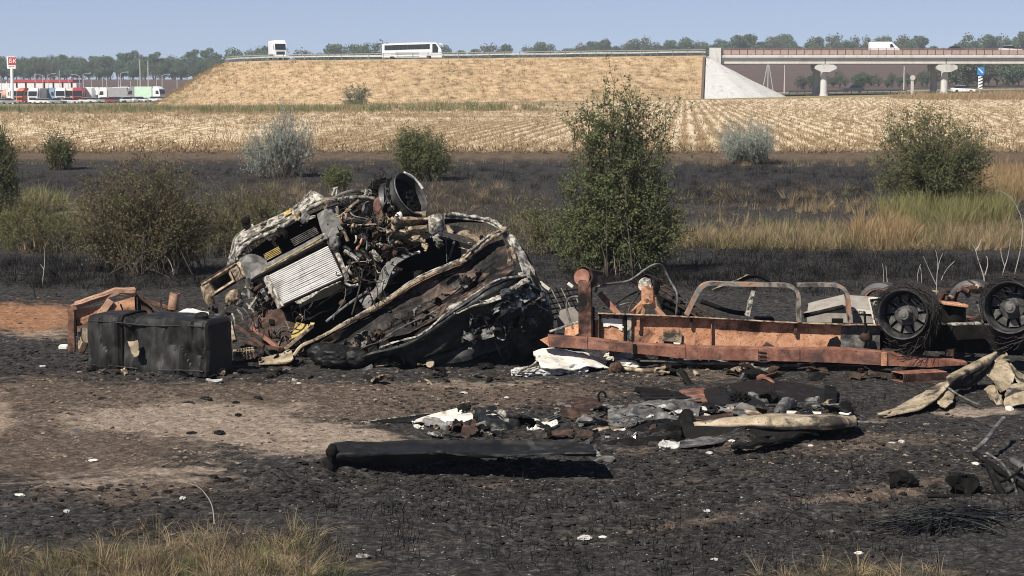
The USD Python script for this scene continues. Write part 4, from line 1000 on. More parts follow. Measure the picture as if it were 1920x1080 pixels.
# sign mast
loc = far_loc(22.5, 480); sm = Loc('station_sign', 'white sign mast of the filling station with a red and white sign box', 'sign', loc)
s_ = 480 / FPX
sm.p('mast', (lambda m: (m.lathe([(0.42, 0), (0.36, 9.0)], (0, 0, 0), (0, 0, 1), 12), m)[1])(MB()), 'sign_white', 40)
sm.box('sign_box', (-1.1, -0.3, 8.7), (1.1, 0.3, 11.7), 'sign_white', 0.05)
sm.box('sign_panel', (-0.75, -0.34, 9.65), (1.12, -0.305, 11.6), 'sign_red', 0.0)
tm = meshkit.text_mesh('БК', 1.05, 0.02); tv = np.array(tm.vertices); tv = np.stack([tv[:, 0] - 0.55, -0.345 - tv[:, 2], tv[:, 1] + 10.15], -1); sm.p('lettering', (tv, np.array(tm.faces)), 'sign_white')
for k in range(4): sm.box('sign_line', (-0.6 + 0.35 * k, -0.33, 9.15), (-0.35 + 0.35 * k, -0.302, 9.35), 'steel_dark', 0.0)
sm.box('support_leg', (-1.5, 0, 0), (-1.3, 0.2, 5.5), 'sign_white', 0.02)

# street lamps of the lorry park
def lamp(px, top, base_py, Y, arm=1, label='', r=0.09):
    b = np.array(far_loc(px, Y)); h = (at(px, top, Y)[2] - b[2])
    L_ = Loc('street_lamp', label, 'street lamp', b)
    m = MB(); m.tube([(0, 0, 0), (0, 0, h * 0.5), (0, 0, h)], [r * 1.3, r, r * 0.7], 8); L_.p('pole', m, 'concrete')
    if arm:
        m = MB(); m.tube([(0, 0, h - 0.2), (arm * 0.6, 0, h + 0.15), (arm * 1.6, 0, h + 0.25)], 0.05, 6, n=6); L_.p('arm', m, 'galvanised')
        L_.box('lamp_head', (min(arm * 1.5, arm * 2.1), -0.12, h + 0.17), (max(arm * 1.5, arm * 2.1), 0.12, h + 0.32), 'galvanised', 0.02)
wh = ['over the left end of the shop', 'left of the sign mast', 'over the orange tank lorry', 'over the white lorry front', 'over the green tarpaulin', 'over the blue and white lorry', 'left of the dark red lorry', 'right of the dark red lorry', 'second right of the dark red lorry', 'left of the tall white box lorry', 'over the white box lorry',
      'over the first grey tarpaulin', 'left of the bulging load', 'over the bulging load', 'over the second grey tarpaulin', 'left of the tallest mast', 'left of the mint green lorry', 'over the mint green lorry', 'over the embankment foot']
for k, (px_, tp, arm) in enumerate([(2, 142, 0), (66, 140, 0), (80, 141, -1), (90, 140, 1), (112, 132, 0), (128, 146, 0), (149, 142, -1), (156, 139, 1), (171, 147, 0), (192, 145, 0), (200, 143, 0), (222, 140, 0), (226, 137, 1), (245, 152, 0), (258, 145, 0), (293, 146, 0), (304, 141, 1), (332, 147, 0), (17, 150, 0)]):
    lamp(px_, tp, 195, 486 + (k % 5) * 3, arm, f'slender lamp post {wh[k]}')
for lab, px_, tp in (('tallest light mast left of the mint green lorry', 263, 112), ('second tall light mast behind the mint green lorry', 278, 113)): lamp(px_, tp, 190, 490, 0, lab, 0.14)
# low rail in front of the lorry park
lr = Loc('roadside_rail', 'low grey rail between the lorry park and the field', 'guard rail', far_loc(0, 468))
xl, xr = at(-30, 150, 468)[0], at(325, 150, 468)[0]; o = at(0, 150, 468)[0]
def gz_(x): return float(terr_smooth(x, 468)) - float(terr_smooth(o, 468))
xsx = np.linspace(xl, xr, 18); m = MB(); m.tube([(x - o, 0, gz_(x) + 0.6) for x in xsx], 0.07, 4); lr.p('rail', m, 'galvanised_dark')
for x in xsx: lr.box('post', (x - o - 0.06, -0.05, gz_(x) - 0.1), (x - o + 0.06, 0.05, gz_(x) + 0.65), 'galvanised_dark', 0.0)

# ---------------------------------------------------------------- traffic on the motorway
def road_z(x): return float(np.interp(-x, -_rl[:60, 0], _rlz[:60])) + 0.05
Yb = 383.0
xb0, xb1 = at(717, 95, Yb)[0], at(829, 95, Yb)[0]; LB = xb1 - xb0
bus = Loc('coach', 'white coach with dark windows on the embankment road', 'coach', (xb0, Yb, road_z(xb0)), 0)
m = MB(); m.hull([(x, y, z) for y in (-1.25, 1.25) for x, z in ((0.0, 0.35), (0.0, 2.9), (0.4, 3.05), (LB * 0.55, 3.3), (LB - 1.1, 3.3), (LB - 0.2, 2.1), (LB, 1.2), (LB, 0.35))]); bus.p('body', m, 'car_white')
for k in range(6):
    a = 0.5 + k * (LB * 0.80 - 0.5) / 6; b = 0.5 + (k + 1) * (LB * 0.80 - 0.5) / 6 - 0.02
    m = MB(); m.hull([(x, -1.25 + s, z) for s in (-0.03, 0.02) for x, z in ((a, 1.75 + 0.03 * a), (a, 2.72 + 0.03 * a), (b, 1.75 + 0.03 * b), (b, 2.72 + 0.03 * b))]); bus.p('side_window', m, 'window_dark')
m = MB(); m.hull([(x, -1.25 + s, z) for s in (-0.03, 0.02) for x, z in ((LB * .84, 1.3), (LB * .84, 3.0), (LB - 1.2, 3.0), (LB - .75, 2.3), (LB - 0.8, 1.4))]); bus.p('driver_window', m, 'window_dark')
m = MB(); m.hull([(x, y, z) for y in (-1.1, 1.1) for x, z in ((LB - 0.98, 3.1), (LB - 0.1, 1.6), (LB + 0.0, 1.6), (LB - 0.9, 3.1))]); bus.p('windscreen', m, 'window_dark')
m = MB(); m.tube([(LB - 0.6, -1.3, 3.0), (LB + 0.1, -1.45, 2.9), (LB + 0.25, -1.45, 2.4)], 0.09, 6, n=8); bus.p('mirror', m, 'car_white')
bus.box('luggage_door', (2.6, -1.29, 0.55), (LB * 0.62, -1.255, 1.35), 'tarp_grey', 0.0)
bus.wheels((2.0, LB - 2.6), (-1.12, 1.12), 0.5)
xv = at(1630, 90, 380.5)[0]; van = Loc('van', 'white panel van driving over the bridge', 'van', (xv, 380.5, DZ + 0.02), 0)
m = MB(); m.hull([(x, y, z) for y in (-1.0, 1.0) for x, z in ((0, 0.4), (0.0, 2.5), (0.2, 2.62), (3.9, 2.62), (4.3, 2.5), (5.05, 1.55), (5.8, 1.2), (5.95, 0.4))]); van.p('body', m, 'car_white')
m = MB(); m.hull([(x, y, z) for y in (-0.9, .9) for x, z in ((4.42, 2.4), (5.1, 1.6), (5.14, 1.62), (4.46, 2.42))]); van.p('windscreen', m, 'window_dark')
m = MB(); m.hull([(x, -1.0 + s, z) for s in (-.02, .02) for x, z in ((3.9, 1.5), (3.9, 2.15), (4.3, 2.2), (4.75, 1.5))]); van.p('side_window', m, 'window_dark'); van.wheels((1.1, 4.8), (-0.9, .9), 0.36)
# white lorry cab on the curve
xt = at(523, 100, 397)[0]; Zt = float(at(523, 109.5, 397)[2])
L_ = cab_truck('lorry', 'white lorry coming round the curve of the embankment road', 523, 397, 'car_white', 'car_white', -75, length=7)
stage.GetPrimAtPath(L_.t).GetAttribute('xformOp:translate').Set(Gf.Vec3d(xt, 397, float(np.interp(397, [384, 395], [0, 0])) + Zt - 0.2))
car('white car partly hidden by the railing near the right end of the bridge', 1893, 381, 'car_white', 0, z=DZ + 0.4)
car('dark car hidden by the bridge railing above the second pier', 1792, 383, 'car_dark', 0, z=DZ + 0.3)
# road under the bridge
m = MB(); xs_ = np.linspace(30, 140, 30); yv = 400 + 0 * xs_
m.add(np.vstack([np.stack([xs_, yv - 8, terr_smooth(xs_, yv - 8) + 0.25], -1), np.stack([xs_, yv + 12, terr_smooth(xs_, yv + 12) + 0.3], -1)]), np.stack([np.arange(29), np.arange(1, 30), np.arange(31, 60), np.arange(30, 59)], -1))
part('/World', 'road', m, 'asphalt_far', False, 'asphalt road passing under the bridge', 'structure')
rr = Loc('roadside_rail', 'grey guard rail of the road under the bridge', 'guard rail', far_loc(1480, 390)); o = far_loc(1480, 390)
xsx = np.linspace(o[0], at(1700, 150, 390)[0], 16); m = MB(); m.tube([(x - o[0], 0, float(terr_smooth(x, 390)) - o[2] + 0.75) for x in xsx], 0.16, 4); rr.p('rail', m, 'galvanised')
for x in xsx: rr.box('post', (x - o[0] - 0.06, -0.05, float(terr_smooth(x, 390)) - o[2] - 0.1), (x - o[0] + 0.06, 0.05, float(terr_smooth(x, 390)) - o[2] + 0.8), 'galvanised_dark', 0.0)
car('dark car on the road under the bridge between the two piers', 1600, 398, 'car_dark', 180, 0.45)
car('white car half hidden by grass right of the second pier', 1806, 367, 'car_white', 0, 0.25)
L_ = Loc('road_sign', 'blue square road sign above a striped black and white board', 'road sign', far_loc(1838, 366))
L_.box('post', (-0.06, 0, 0), (0.06, 0.1, 5.0), 'galvanised'); L_.box('sign_panel', (-0.6, -0.06, 3.6), (0.7, -0.01, 5.1), 'sign_blue', 0.0)
m = MB(); m.prism([(-0.35, -0.075, 4.9), (0.5, -0.075, 4.1), (0.35, -0.075, 3.95), (-0.45, -0.075, 4.75)], 0.012, (0, 1, 0)); L_.p('arrow', m, 'sign_white')
L_.box('striped_board', (-0.42, -0.06, 1.0), (0.42, -0.01, 3.4), 'sign_white', 0.0)
for k in range(4):
    m = MB(); z = 1.15 + 0.6 * k; m.prism([(-0.4, -0.075, z), (0.4, -0.075, z + 0.45), (0.4, -0.075, z + 0.15), (-0.4, -0.075, z - 0.1)], 0.012, (0, 1, 0)); L_.p('stripe', m, 'steel_dark')
L_ = Loc('round_sign', 'back of a round sign on a wide post under the bridge', 'road sign', far_loc(1711, 368))
m = MB(); m.lathe([(0, -0.03), (0.5, -0.03), (0.5, 0.03), (0, 0.03)], (0, -0.1, 3.3), (0, 1, 0), 20); L_.p('disc', m, 'concrete'); L_.box('post', (-0.3, 0, 0), (0.3, 0.12, 3.0), 'concrete')
for lab, px_, tp in (('pale pole under the bridge just right of the slope cone', 1471, 122), ('pole under the bridge between the two piers', 1695, 124)): lamp(px_, tp, 180, 420, 0, lab, 0.13)
L_ = Loc('pylon_frame', 'narrow grey lattice pole behind the slope cone', 'pole', far_loc(1440, 440))
for sx in (-0.9, 0.9): L_.p('leg', (lambda m: (m.tube([(sx * 1.5, 0, 0), (0.0, 0, 7.6)], 0.09, 6), m)[1])(MB()), 'galvanised')
L_.p('mast', (lambda m: (m.tube([(0, 0, 0), (0, 0, 8.0)], 0.1, 6), m)[1])(MB()), 'galvanised')
# ---------------------------------------------------------------- summer haze
hz = MB(); hz.box(np.array([-900.0, -45.0, -25.0]), np.array([900.0, 1100.0, 40.0]))
_looks['haze_air'] = usdkit.material(stage, '/World/Looks/haze_air', {'v': ('principled_volume', {'color': (0.86, 0.93, 1.0), 'density': 0.00022, 'anisotropy': 0.0})}, [], volume='v.volume')
_p = part('/World', 'haze', hz, 'haze_air', False, 'faint bluish summer haze over the far land', 'stuff')
# ---------------------------------------------------------------- burnt metals
worn('rust_orange', [(0.32, (0.25, 0.115, 0.065)), (0.48, (0.44, 0.225, 0.13)), (0.62, (0.54, 0.305, 0.19)), (0.75, (0.60, 0.41, 0.29))], scale=9, detail=10, bump=0.35, dist=0.006, speck=(0.10, 0.045, 0.03), speck_scale=55, speck_at=(0.60, 0.66), stain=(0.075, 0.04, 0.03), stain_scale=3.0, stain_at=(0.52, 0.64), spec=0.15, rough=(0.75, 0.95))
worn('rust_brown', [(0.3, (0.10, 0.045, 0.034)), (0.5, (0.22, 0.10, 0.07)), (0.65, (0.31, 0.16, 0.115)), (0.78, (0.40, 0.25, 0.19))], scale=7, detail=10, bump=0.35, dist=0.006, speck=(0.05, 0.028, 0.024), speck_scale=40, speck_at=(0.62, 0.68), stain=(0.07, 0.045, 0.042), stain_scale=3.0, stain_at=(0.52, 0.66), spec=0.2, rough=(0.6, 0.9))
worn('rust_dark', [(0.3, (0.014, 0.010, 0.009)), (0.5, (0.042, 0.025, 0.019)), (0.65, (0.105, 0.06, 0.043)), (0.8, (0.22, 0.14, 0.10))], scale=9, detail=10, bump=0.4, dist=0.006, spec=0.25, rough=(0.55, 0.9))
worn('hoop_metal', [(0.32, (0.014, 0.012, 0.011)), (0.44, (0.075, 0.066, 0.058)), (0.52, (0.21, 0.195, 0.175)), (0.60, (0.32, 0.19, 0.12)), (0.70, (0.13, 0.06, 0.04))], scale=4, detail=10, bump=0.35, dist=0.006, spec=0.25, rough=(0.55, 0.9), distortion=0.8)
worn('cab_silver', [(0.34, (0.012, 0.013, 0.013)), (0.46, (0.07, 0.075, 0.074)), (0.55, (0.22, 0.225, 0.215)), (0.66, (0.44, 0.445, 0.42)), (0.78, (0.16, 0.14, 0.11))], scale=6, detail=10, bump=0.3, dist=0.008, spec=0.5, rough=(0.3, 0.65), distortion=1.0)
worn('soot', [(0.3, (0.003, 0.003, 0.003)), (0.55, (0.008, 0.0076, 0.0072)), (0.7, (0.028, 0.026, 0.025)), (0.8, (0.09, 0.084, 0.078))], scale=8, detail=9, bump=0.4, dist=0.008, spec=0.15, rough=(0.65, 0.95))
worn('rust_pale', [(0.3, (0.16, 0.085, 0.055)), (0.5, (0.34, 0.205, 0.14)), (0.68, (0.46, 0.32, 0.235)), (0.8, (0.5, 0.4, 0.32))], scale=7, detail=10, bump=0.35, dist=0.006, spec=0.15, rough=(0.75, 0.95), speck=(0.06, 0.04, 0.03), speck_scale=40, speck_at=(0.6, 0.67))
worn('rust_soot', [(0.32, (0.016, 0.011, 0.009)), (0.46, (0.07, 0.038, 0.028)), (0.58, (0.17, 0.09, 0.064)), (0.7, (0.29, 0.175, 0.125))], scale=6, detail=10, bump=0.4, dist=0.006, spec=0.2, rough=(0.6, 0.9), stain=(0.012, 0.010, 0.009), stain_scale=3, stain_at=(0.5, 0.6))
worn('soot_gloss', [(0.3, (0.005, 0.005, 0.005)), (0.6, (0.011, 0.011, 0.011)), (0.78, (0.032, 0.031, 0.03))], scale=5, detail=8, bump=0.25, dist=0.01, spec=0.3, rough=(0.4, 0.7), stain=(0.06, 0.058, 0.056), stain_scale=3, stain_at=(0.62, 0.78))
worn('burnt_grey', [(0.3, (0.012, 0.012, 0.012)), (0.42, (0.05, 0.048, 0.046)), (0.55, (0.13, 0.125, 0.118)), (0.68, (0.28, 0.27, 0.25))], scale=6, detail=10, bump=0.35, dist=0.006, spec=0.35, rough=(0.45, 0.85), distortion=0.8)
worn('burnt_white', [(0.34, (0.014, 0.013, 0.012)), (0.44, (0.09, 0.082, 0.07)), (0.52, (0.27, 0.25, 0.215)), (0.60, (0.50, 0.475, 0.42)), (0.72, (0.20, 0.165, 0.12))], scale=11, detail=10, bump=0.4, dist=0.006, spec=0.3, rough=(0.5, 0.85), distortion=1.0, speck=(0.02, 0.018, 0.016), speck_scale=26, speck_at=(0.60, 0.67))
worn('burnt_tan', [(0.33, (0.016, 0.013, 0.010)), (0.43, (0.085, 0.062, 0.042)), (0.52, (0.24, 0.185, 0.125)), (0.62, (0.42, 0.345, 0.245)), (0.76, (0.18, 0.12, 0.08))], scale=9, detail=10, bump=0.35, dist=0.006, spec=0.3, rough=(0.5, 0.85), distortion=0.8, speck=(0.03, 0.022, 0.016), speck_scale=30, speck_at=(0.62, 0.68))
worn('tan_plastic', [(0.30, (0.10, 0.078, 0.052)), (0.48, (0.31, 0.25, 0.17)), (0.66, (0.46, 0.39, 0.29))], scale=4, detail=10, bump=0.25, dist=0.006, spec=0.25, rough=(0.5, 0.8), stain=(0.035, 0.03, 0.025), stain_scale=3.0, stain_at=(0.50, 0.62), speck=(0.05, 0.04, 0.03), speck_scale=30, speck_at=(0.62, 0.68))
worn('cab_brown', [(0.34, (0.010, 0.009, 0.008)), (0.47, (0.04, 0.029, 0.024)), (0.57, (0.12, 0.08, 0.06)), (0.68, (0.22, 0.155, 0.115)), (0.8, (0.36, 0.29, 0.23))], scale=5, detail=10, bump=0.4, dist=0.008, spec=0.3, rough=(0.5, 0.85), distortion=0.7, stain=(0.009, 0.008, 0.008), stain_scale=2.6, stain_at=(0.42, 0.53))
worn('cab_black', [(0.3, (0.004, 0.0042, 0.0045)), (0.52, (0.010, 0.0108, 0.011)), (0.64, (0.034, 0.037, 0.037)), (0.74, (0.16, 0.165, 0.155)), (0.84, (0.42, 0.43, 0.40))], scale=4.5, detail=10, bump=0.3, dist=0.008, spec=0.35, rough=(0.35, 0.7), distortion=1.2)
worn('alu_core', [(0.3, (0.30, 0.29, 0.28)), (0.5, (0.46, 0.45, 0.435)), (0.7, (0.58, 0.57, 0.55))], scale=9, detail=8, bump=0.0, spec=0.4, rough=(0.45, 0.7), stain=(0.20, 0.19, 0.17), stain_scale=4, stain_at=(0.6, 0.75))
worn('ash_white', [(0.3, (0.18, 0.17, 0.16)), (0.5, (0.45, 0.44, 0.42)), (0.68, (0.72, 0.71, 0.69))], scale=12, detail=9, bump=0.5, dist=0.01, spec=0.1, rough=(0.85, 1.0))
worn('white_sheet', [(0.25, (0.34, 0.31, 0.26)), (0.45, (0.60, 0.58, 0.52)), (0.65, (0.74, 0.73, 0.68))], scale=4, detail=9, bump=0.25, dist=0.006, spec=0.3, rough=(0.4, 0.75), stain=(0.33, 0.25, 0.16), stain_scale=3.2, stain_at=(0.58, 0.7), speck=(0.09, 0.08, 0.07), speck_scale=24, speck_at=(0.64, 0.7))
worn('rim_black', [(0.3, (0.010, 0.010, 0.011)), (0.5, (0.028, 0.028, 0.029)), (0.66, (0.07, 0.068, 0.066)), (0.8, (0.2, 0.19, 0.18))], scale=7, detail=9, bump=0.2, dist=0.004, spec=0.5, rough=(0.35, 0.7))
worn('rim_grey', [(0.32, (0.03, 0.029, 0.028)), (0.5, (0.10, 0.097, 0.092)), (0.66, (0.22, 0.21, 0.2))], scale=11, detail=9, bump=0.2, dist=0.004, spec=0.4, rough=(0.45, 0.75))
worn('wire', [(0.3, (0.012, 0.010, 0.009)), (0.6, (0.04, 0.034, 0.030)), (0.8, (0.10, 0.07, 0.05))], scale=6, detail=5, bump=0.0, spec=0.4, rough=(0.4, 0.7))
worn('beige_panel', [(0.3, (0.20, 0.18, 0.155)), (0.6, (0.32, 0.295, 0.26))], scale=8, detail=8, bump=0.2, dist=0.004, spec=0.2, rough=(0.7, 0.95))
worn('chalk', [(0.3, (0.55, 0.51, 0.44)), (0.7, (0.70, 0.67, 0.60))], scale=8, bump=0.2, spec=0.2)
worn('yellow_scorch', [(0.3, (0.18, 0.12, 0.03)), (0.5, (0.42, 0.31, 0.10)), (0.7, (0.58, 0.48, 0.24))], scale=8, detail=9, bump=0.3, speck=(0.06, 0.04, 0.02), speck_scale=25, speck_at=(0.58, 0.66))

# ---------------------------------------------------------------- overturned trailer
def TY(px): return 22.55 - 0.55 * (px - 1012) / 900.0
TR = thing('overturned_trailer', 'burnt rust-orange lorry trailer chassis lying upside down with its wheels in the air', 'trailer', on_ground(*at(1450, 690, 22.3)[:2]))
def tp(px, py, d=0.0): return at(px, py, TY(px) + d)
topE = [(1121, 590), (1300, 597), (1480, 607), (1650, 612)]
botE = [(1121, 640), (1300, 650), (1480, 660), (1650, 660)]
for d, nm in ((0.0, 'main_beam'), (1.0, 'main_beam')):
    m = MB(); m.sheet([[tp(x, y, d) for x, y in topE], [tp(x, y, d) for x, y in botE]], 10, 60, 0.012, 0.02, 1.5, 3, lin=True); part(TR, nm, m, 'rust_orange', 40)
    m = MB(); m.sheet([[tp(x, y - 1, d - 0.10) for x, y in topE], [tp(x, y - 1, d + 0.12) for x, y in topE]], 5, 60, 0.022, 0.012, 2, 4, lin=True); part(TR, 'top_flange', m, 'rust_soot', 40)
m = MB(); m.tube([tp(x, y - 2.2, -0.10) for x, y in topE], 0.010, 6, n=80, rough=0.005); part(TR, 'flange_lip', m, 'burnt_tan', True)
# darker burnt end of the web near the wheels, standing proud
m = MB(); m.sheet([[tp(1578, 611, -0.012), tp(1650, 613, -0.012)], [tp(1574, 654, -0.012), tp(1650, 656, -0.012)]], 6, 12, 0.008, 0.008, 4, 6, lin=True); part(TR, 'web_plate', m, 'burnt_grey', 40, 'grey scorched plate at the wheel end of the web')
m = MB(); m.prism([tp(1549, 652, -0.02), tp(1556, 636, -0.02), tp(1570, 630, -0.02), tp(1576, 640, -0.02), tp(1573, 655, -0.02)], 0.01); part(TR, 'web_patch', m, 'soot', label='black burnt patch on the web')
m = MB(); m.prism([tp(1424, 654, -0.07), tp(1437, 641, -0.05), tp(1462, 655, -0.07)], 0.02); part(TR, 'flap', m, 'rust_dark', label='small triangular dark flap on the lower rail')
# stiffeners and seams on the web
for x, w_, mt in ((1125, .03, 'soot'), (1172, .035, 'soot'), (1180, .05, 'burnt_white'), (1334, .012, 'rust_brown')):
    m = MB(); m.beam(tp(x, np.interp(x, [1121, 1650], [591, 612]), -0.03), tp(x, np.interp(x, [1121, 1650], [640, 660]), -0.03), w_, 0.05, (0, 1, 0)); part(TR, 'stiffener', m, mt)
m = MB(); m.sheet([[tp(1127, 594, -0.012), tp(1150, 595, -0.012), tp(1170, 595, -0.012)], [tp(1127, 612, -0.012), tp(1148, 615, -.012), tp(1170, 626, -0.012)]], 10, 14, 0.006, 0.004, 5, 4, ragged=0.5, hs=14); part(TR, 'paint_flake', m, 'white_sheet', 40, 'patch of blistered white paint on the web')
m = MB(); m.obox(tp(1260.5, 632, -0.03), [unit(tp(1279, 634) - tp(1242, 631)), (0, 1, 0), np.cross(unit(tp(1279, 634) - tp(1242, 631)), (0, 1, 0))], (0.225, 0.02, 0.115), 0.004); part(TR, 'sign_plate', m, 'tan_plastic', label='small pale plate on the orange web')
m = MB(); m.prism([tp(1262, 642, -0.03), tp(1278, 642, -0.03), tp(1268, 650, -0.04)], 0.01); part(TR, 'plate_corner', m, 'chalk')
for x, y0_, y1_ in ((1197, 593, 620), (1296, 597, 614), (1492, 608, 628)):
    m = MB(); m.beam(tp(x, y0_, -0.05), tp(x, y1_, -0.04), 0.04, 0.03, (0, 1, 0)); part(TR, 'hanger', m, 'rust_orange' if x < 1250 else 'rust_dark')
for x in np.arange(1206, 1650, 26):
    m = MB(); m.lathe([(0, -.008), (0.012, -.008), (0.012, 0.012), (0, 0.014)], tp(x, np.interp(x, [1121, 1480, 1650], [637, 656, 656]), -0.02), (0, -1, 0), 8); part(TR, 'bolt', m, 'rust_soot')
# lower (former upper) side rail: jointed rust-red channel
railU = [(1027, 631), (1110, 637), (1187, 646), (1300, 652), (1480, 656), (1565, 655), (1630, 659), (1690, 665), (1817, 681)]
railL = [(1030, 650), (1110, 655), (1185, 662), (1300, 674), (1480, 677.5), (1565, 680), (1655, 685), (1740, 689), (1812, 684)]
def railY(x): return TY(x) - 0.28
cuts = [1027, 1102, 1187, 1286, 1422, 1500, 1655, 1814]
up = np.array(railU, float); lo = np.array(railL, float)
for a_, b_ in zip(cuts[:-1], cuts[1:]):
    xs_ = np.linspace(a_ + 0.6, b_ - 0.6, 14)
    U = np.array([at(x, np.interp(x, up[:, 0], up[:, 1]), railY(x)) for x in xs_]); D = np.array([at(x, np.interp(x, lo[:, 0], lo[:, 1]), railY(x) + 0.01) for x in xs_])
    B1, B2 = U + (0, 0.15, 0.012), D + (0, 0.13, 0.0)
    m = MB(); m._rings(np.stack([U, D, B2, B1], 1)[:, ::-1]); part(TR, 'side_rail', m, 'rust_brown', 30)
m = MB(); m.hull([at(1012, 637, railY(1012) + s) for s in (0, .1)] + [at(1027, 631, railY(1027) + s) for s in (0, .14)] + [at(1030, 650, railY(1030) + s) for s in (0, .14)]); part(TR, 'rail_tip', m, 'rust_orange')
for x, mt, w_ in ((1190, 'soot', 0.035), (1658, 'rust_orange', 0.07)):
    m = MB(); m.beam(at(x, np.interp(x, up[:, 0], up[:, 1]) - 1, railY(x) - 0.012), at(x, np.interp(x, lo[:, 0], lo[:, 1]) + 1, railY(x) - 0.006), w_, 0.02, (0, 1, 0)); part(TR, 'rail_bracket', m, mt)
for dy in (660, 667, 673):
    m = MB(); m.beam(at(1422, dy, railY(1422) - 0.01), at(1437, dy + 0.5, railY(1437) - 0.01), 0.015, 0.012, (0, 1, 0)); part(TR, 'latch', m, 'rust_dark')
# cross members, far side rail and floor boards hidden under it
for x in np.linspace(1150, 1780, 9):
    m = MB(); m.beam(tp(x, 662, -0.15), tp(x + 18, 640, 2.1), 0.10, 0.08); part(TR, 'cross_member', m, 'rust_dark')
m = MB(); m.beam(at(1050, 640, 24.5), at(1800, 655, 24.0), 0.10, 0.12); part(TR, 'far_rail', m, 'rust_dark')
for k, (xa, xb, yy) in enumerate(((1200, 1300, 676), (1340, 1390, 686), (1400, 1500, 684), (1520, 1620, 686), (1250, 1420, 680))):
    m = MB(); m.beam(at(xa, yy, 22.25), at(xb, yy + 2, 22.2), 0.09, 0.02); part(TR, 'board', m, 'rust_dark' if k % 2 else 'burnt_grey')
# front plate between the landing legs
m = MB(); m.sheet([[tp(1060, 612, 0.2), tp(1090, 606, 0.15), tp(1121, 600, 0.1)], [tp(1058, 634, 0.1), tp(1090, 636, 0.05), tp(1121, 640, 0.05)]], 8, 14, 0.01, 0.03, 4, 8); part(TR, 'front_plate', m, 'rust_orange', 40)
# landing legs
def leg(px0, py0, px1, py1, r, foot, mat, nm='landing_leg'):
    a, b = tp(px0, py0, -0.05), tp(px1, py1, -0.05)
    m = MB(); m.beam(a, b, r * 2, r * 1.8, (0, 1, 0), 0.02); return part(TR, nm, m, mat)
LL = leg(1098, 636, 1097, 524, 0.082, True, 'rust_soot')
nf = unit((-0.42, -0.82, 0.25))
def foot(px, py, R, leg_, mat='rust_dark'):
    o = tp(px, py, -0.05)
    m = MB(); m.lathe([(0, -0.20), (R * 0.8, -0.20), (R * 0.98, -0.16), (R, 0.0), (R * 0.9, 0.012), (R * 0.82, -0.03), (R * 0.4, -0.045), (0, -0.03)], o, nf, 26, wob=0.1); return part(TR, 'leg_foot', m, mat, 40)
foot(1093, 519, 0.125, LL); 
m = MB(); m.beam(tp(1101, 508, 0), tp(1123, 512, 0.2), 0.14, 0.05, bevel=0.01); part(TR, 'foot_bracket', m, 'rust_dark')
m = MB(); m.lathe([(0.10, 0.0), (0.10, 0.02), (0.0, 0.015)], tp(1092, 520, -0.06) , nf, 20); part(TR, 'foot_disc', m, 'rust_brown', 30)
leg(1215, 572, 1214, 535, 0.075, True, 'rust_orange')
foot(1211, 533, 0.118, None, 'rust_soot')
m = MB(); m.lathe([(0.085, 0.0), (0.085, 0.02), (0.0, 0.012)], tp(1210, 534, -0.06), nf, 20); part(TR, 'foot_disc', m, 'burnt_white', 30)
m = MB(); m.beam(tp(1212, 522, 0.02), tp(1236, 527, 0.15), 0.16, 0.05, bevel=0.01); part(TR, 'foot_bracket', m, 'rust_soot')
for (a_, b_, w_) in (((1210, 562), (1188, 592), 0.05), ((1216, 562), (1246, 594), 0.055), ((1212, 560), (1203, 596), 0.045), ((1229, 558), (1233, 590), 0.02), ((1180, 588), (1208, 560), 0.02)):
    m = MB(); m.beam(tp(*a_, -0.08), tp(*b_, -0.02), w_, 0.03, (0, 1, 0)); part(TR, 'leg_brace', m, 'rust_orange')
for c in ((1213, 563), (1220, 566)):
    m = MB(); m.lathe([(0, -.01), (0.022, -.01), (0.022, 0.012), (0, 0.014)], tp(*c, -0.11), (0, -1, 0.1), 10); part(TR, 'bolt', m, 'rust_brown')
m = MB(); m.beam(tp(1124, 550, 0.3), tp(1162, 592, 0.15), 0.07, 0.05, (0, 1, 0)); part(TR, 'brace', m, 'rust_brown')
m = MB(); m.beam(tp(1112, 575, 0.05), tp(1113, 634, 0.05), 0.03, 0.02, (0, 1, 0)); part(TR, 'rack', m, 'soot')
for y in np.arange(578, 634, 5.5):
    m = MB(); m.box(tp(1108, y, 0.03), tp(1116, y + 2.5, 0.05), 0.0); part(TR, 'rack_tooth', m, 'rust_dark')
# bent thin pipes
for nm, path, r, mt in (('bent_pipe', [(1117, 547), (1121, 538), (1130, 535), (1158, 530), (1182, 525), (1206, 508), (1227, 496), (1241, 498), (1250, 514), (1262, 536), (1269, 550), (1270, 565), (1268, 590)], 0.014, 'burnt_grey'),
                       ('bent_pipe', [(1181, 526), (1192, 532), (1200, 545), (1190, 562), (1180, 578), (1178, 590)], 0.010, 'rust_dark'),
                       ('bent_pipe', [(1155, 570), (1172, 558), (1188, 550), (1196, 546)], 0.010, 'soot'), ('bent_pipe', [(1150, 576), (1180, 568), (1195, 570), (1192, 585)], 0.009, 'burnt_grey'),
                       ('bent_pipe', [(1085, 556), (1070, 558), (1063, 566), (1064, 585), (1070, 605), (1076, 618), (1088, 626)], 0.013, 'burnt_grey'),
                       ('bent_pipe', [(1160, 510), (1190, 504), (1215, 508), (1235, 518), (1258, 538)], 0.008, 'soot')):
    m = MB(); m.tube([tp(x, y, 0.25 + 0.1 * math.sin(k)) for k, (x, y) in enumerate(path)], r, 8, n=40); part(TR, nm, m, mt, True)
m = MB(); m.beam(tp(1030, 622, -.1), tp(1084, 604, 0.0), 0.03, 0.025); part(TR, 'pale_bar', m, 'burnt_white')
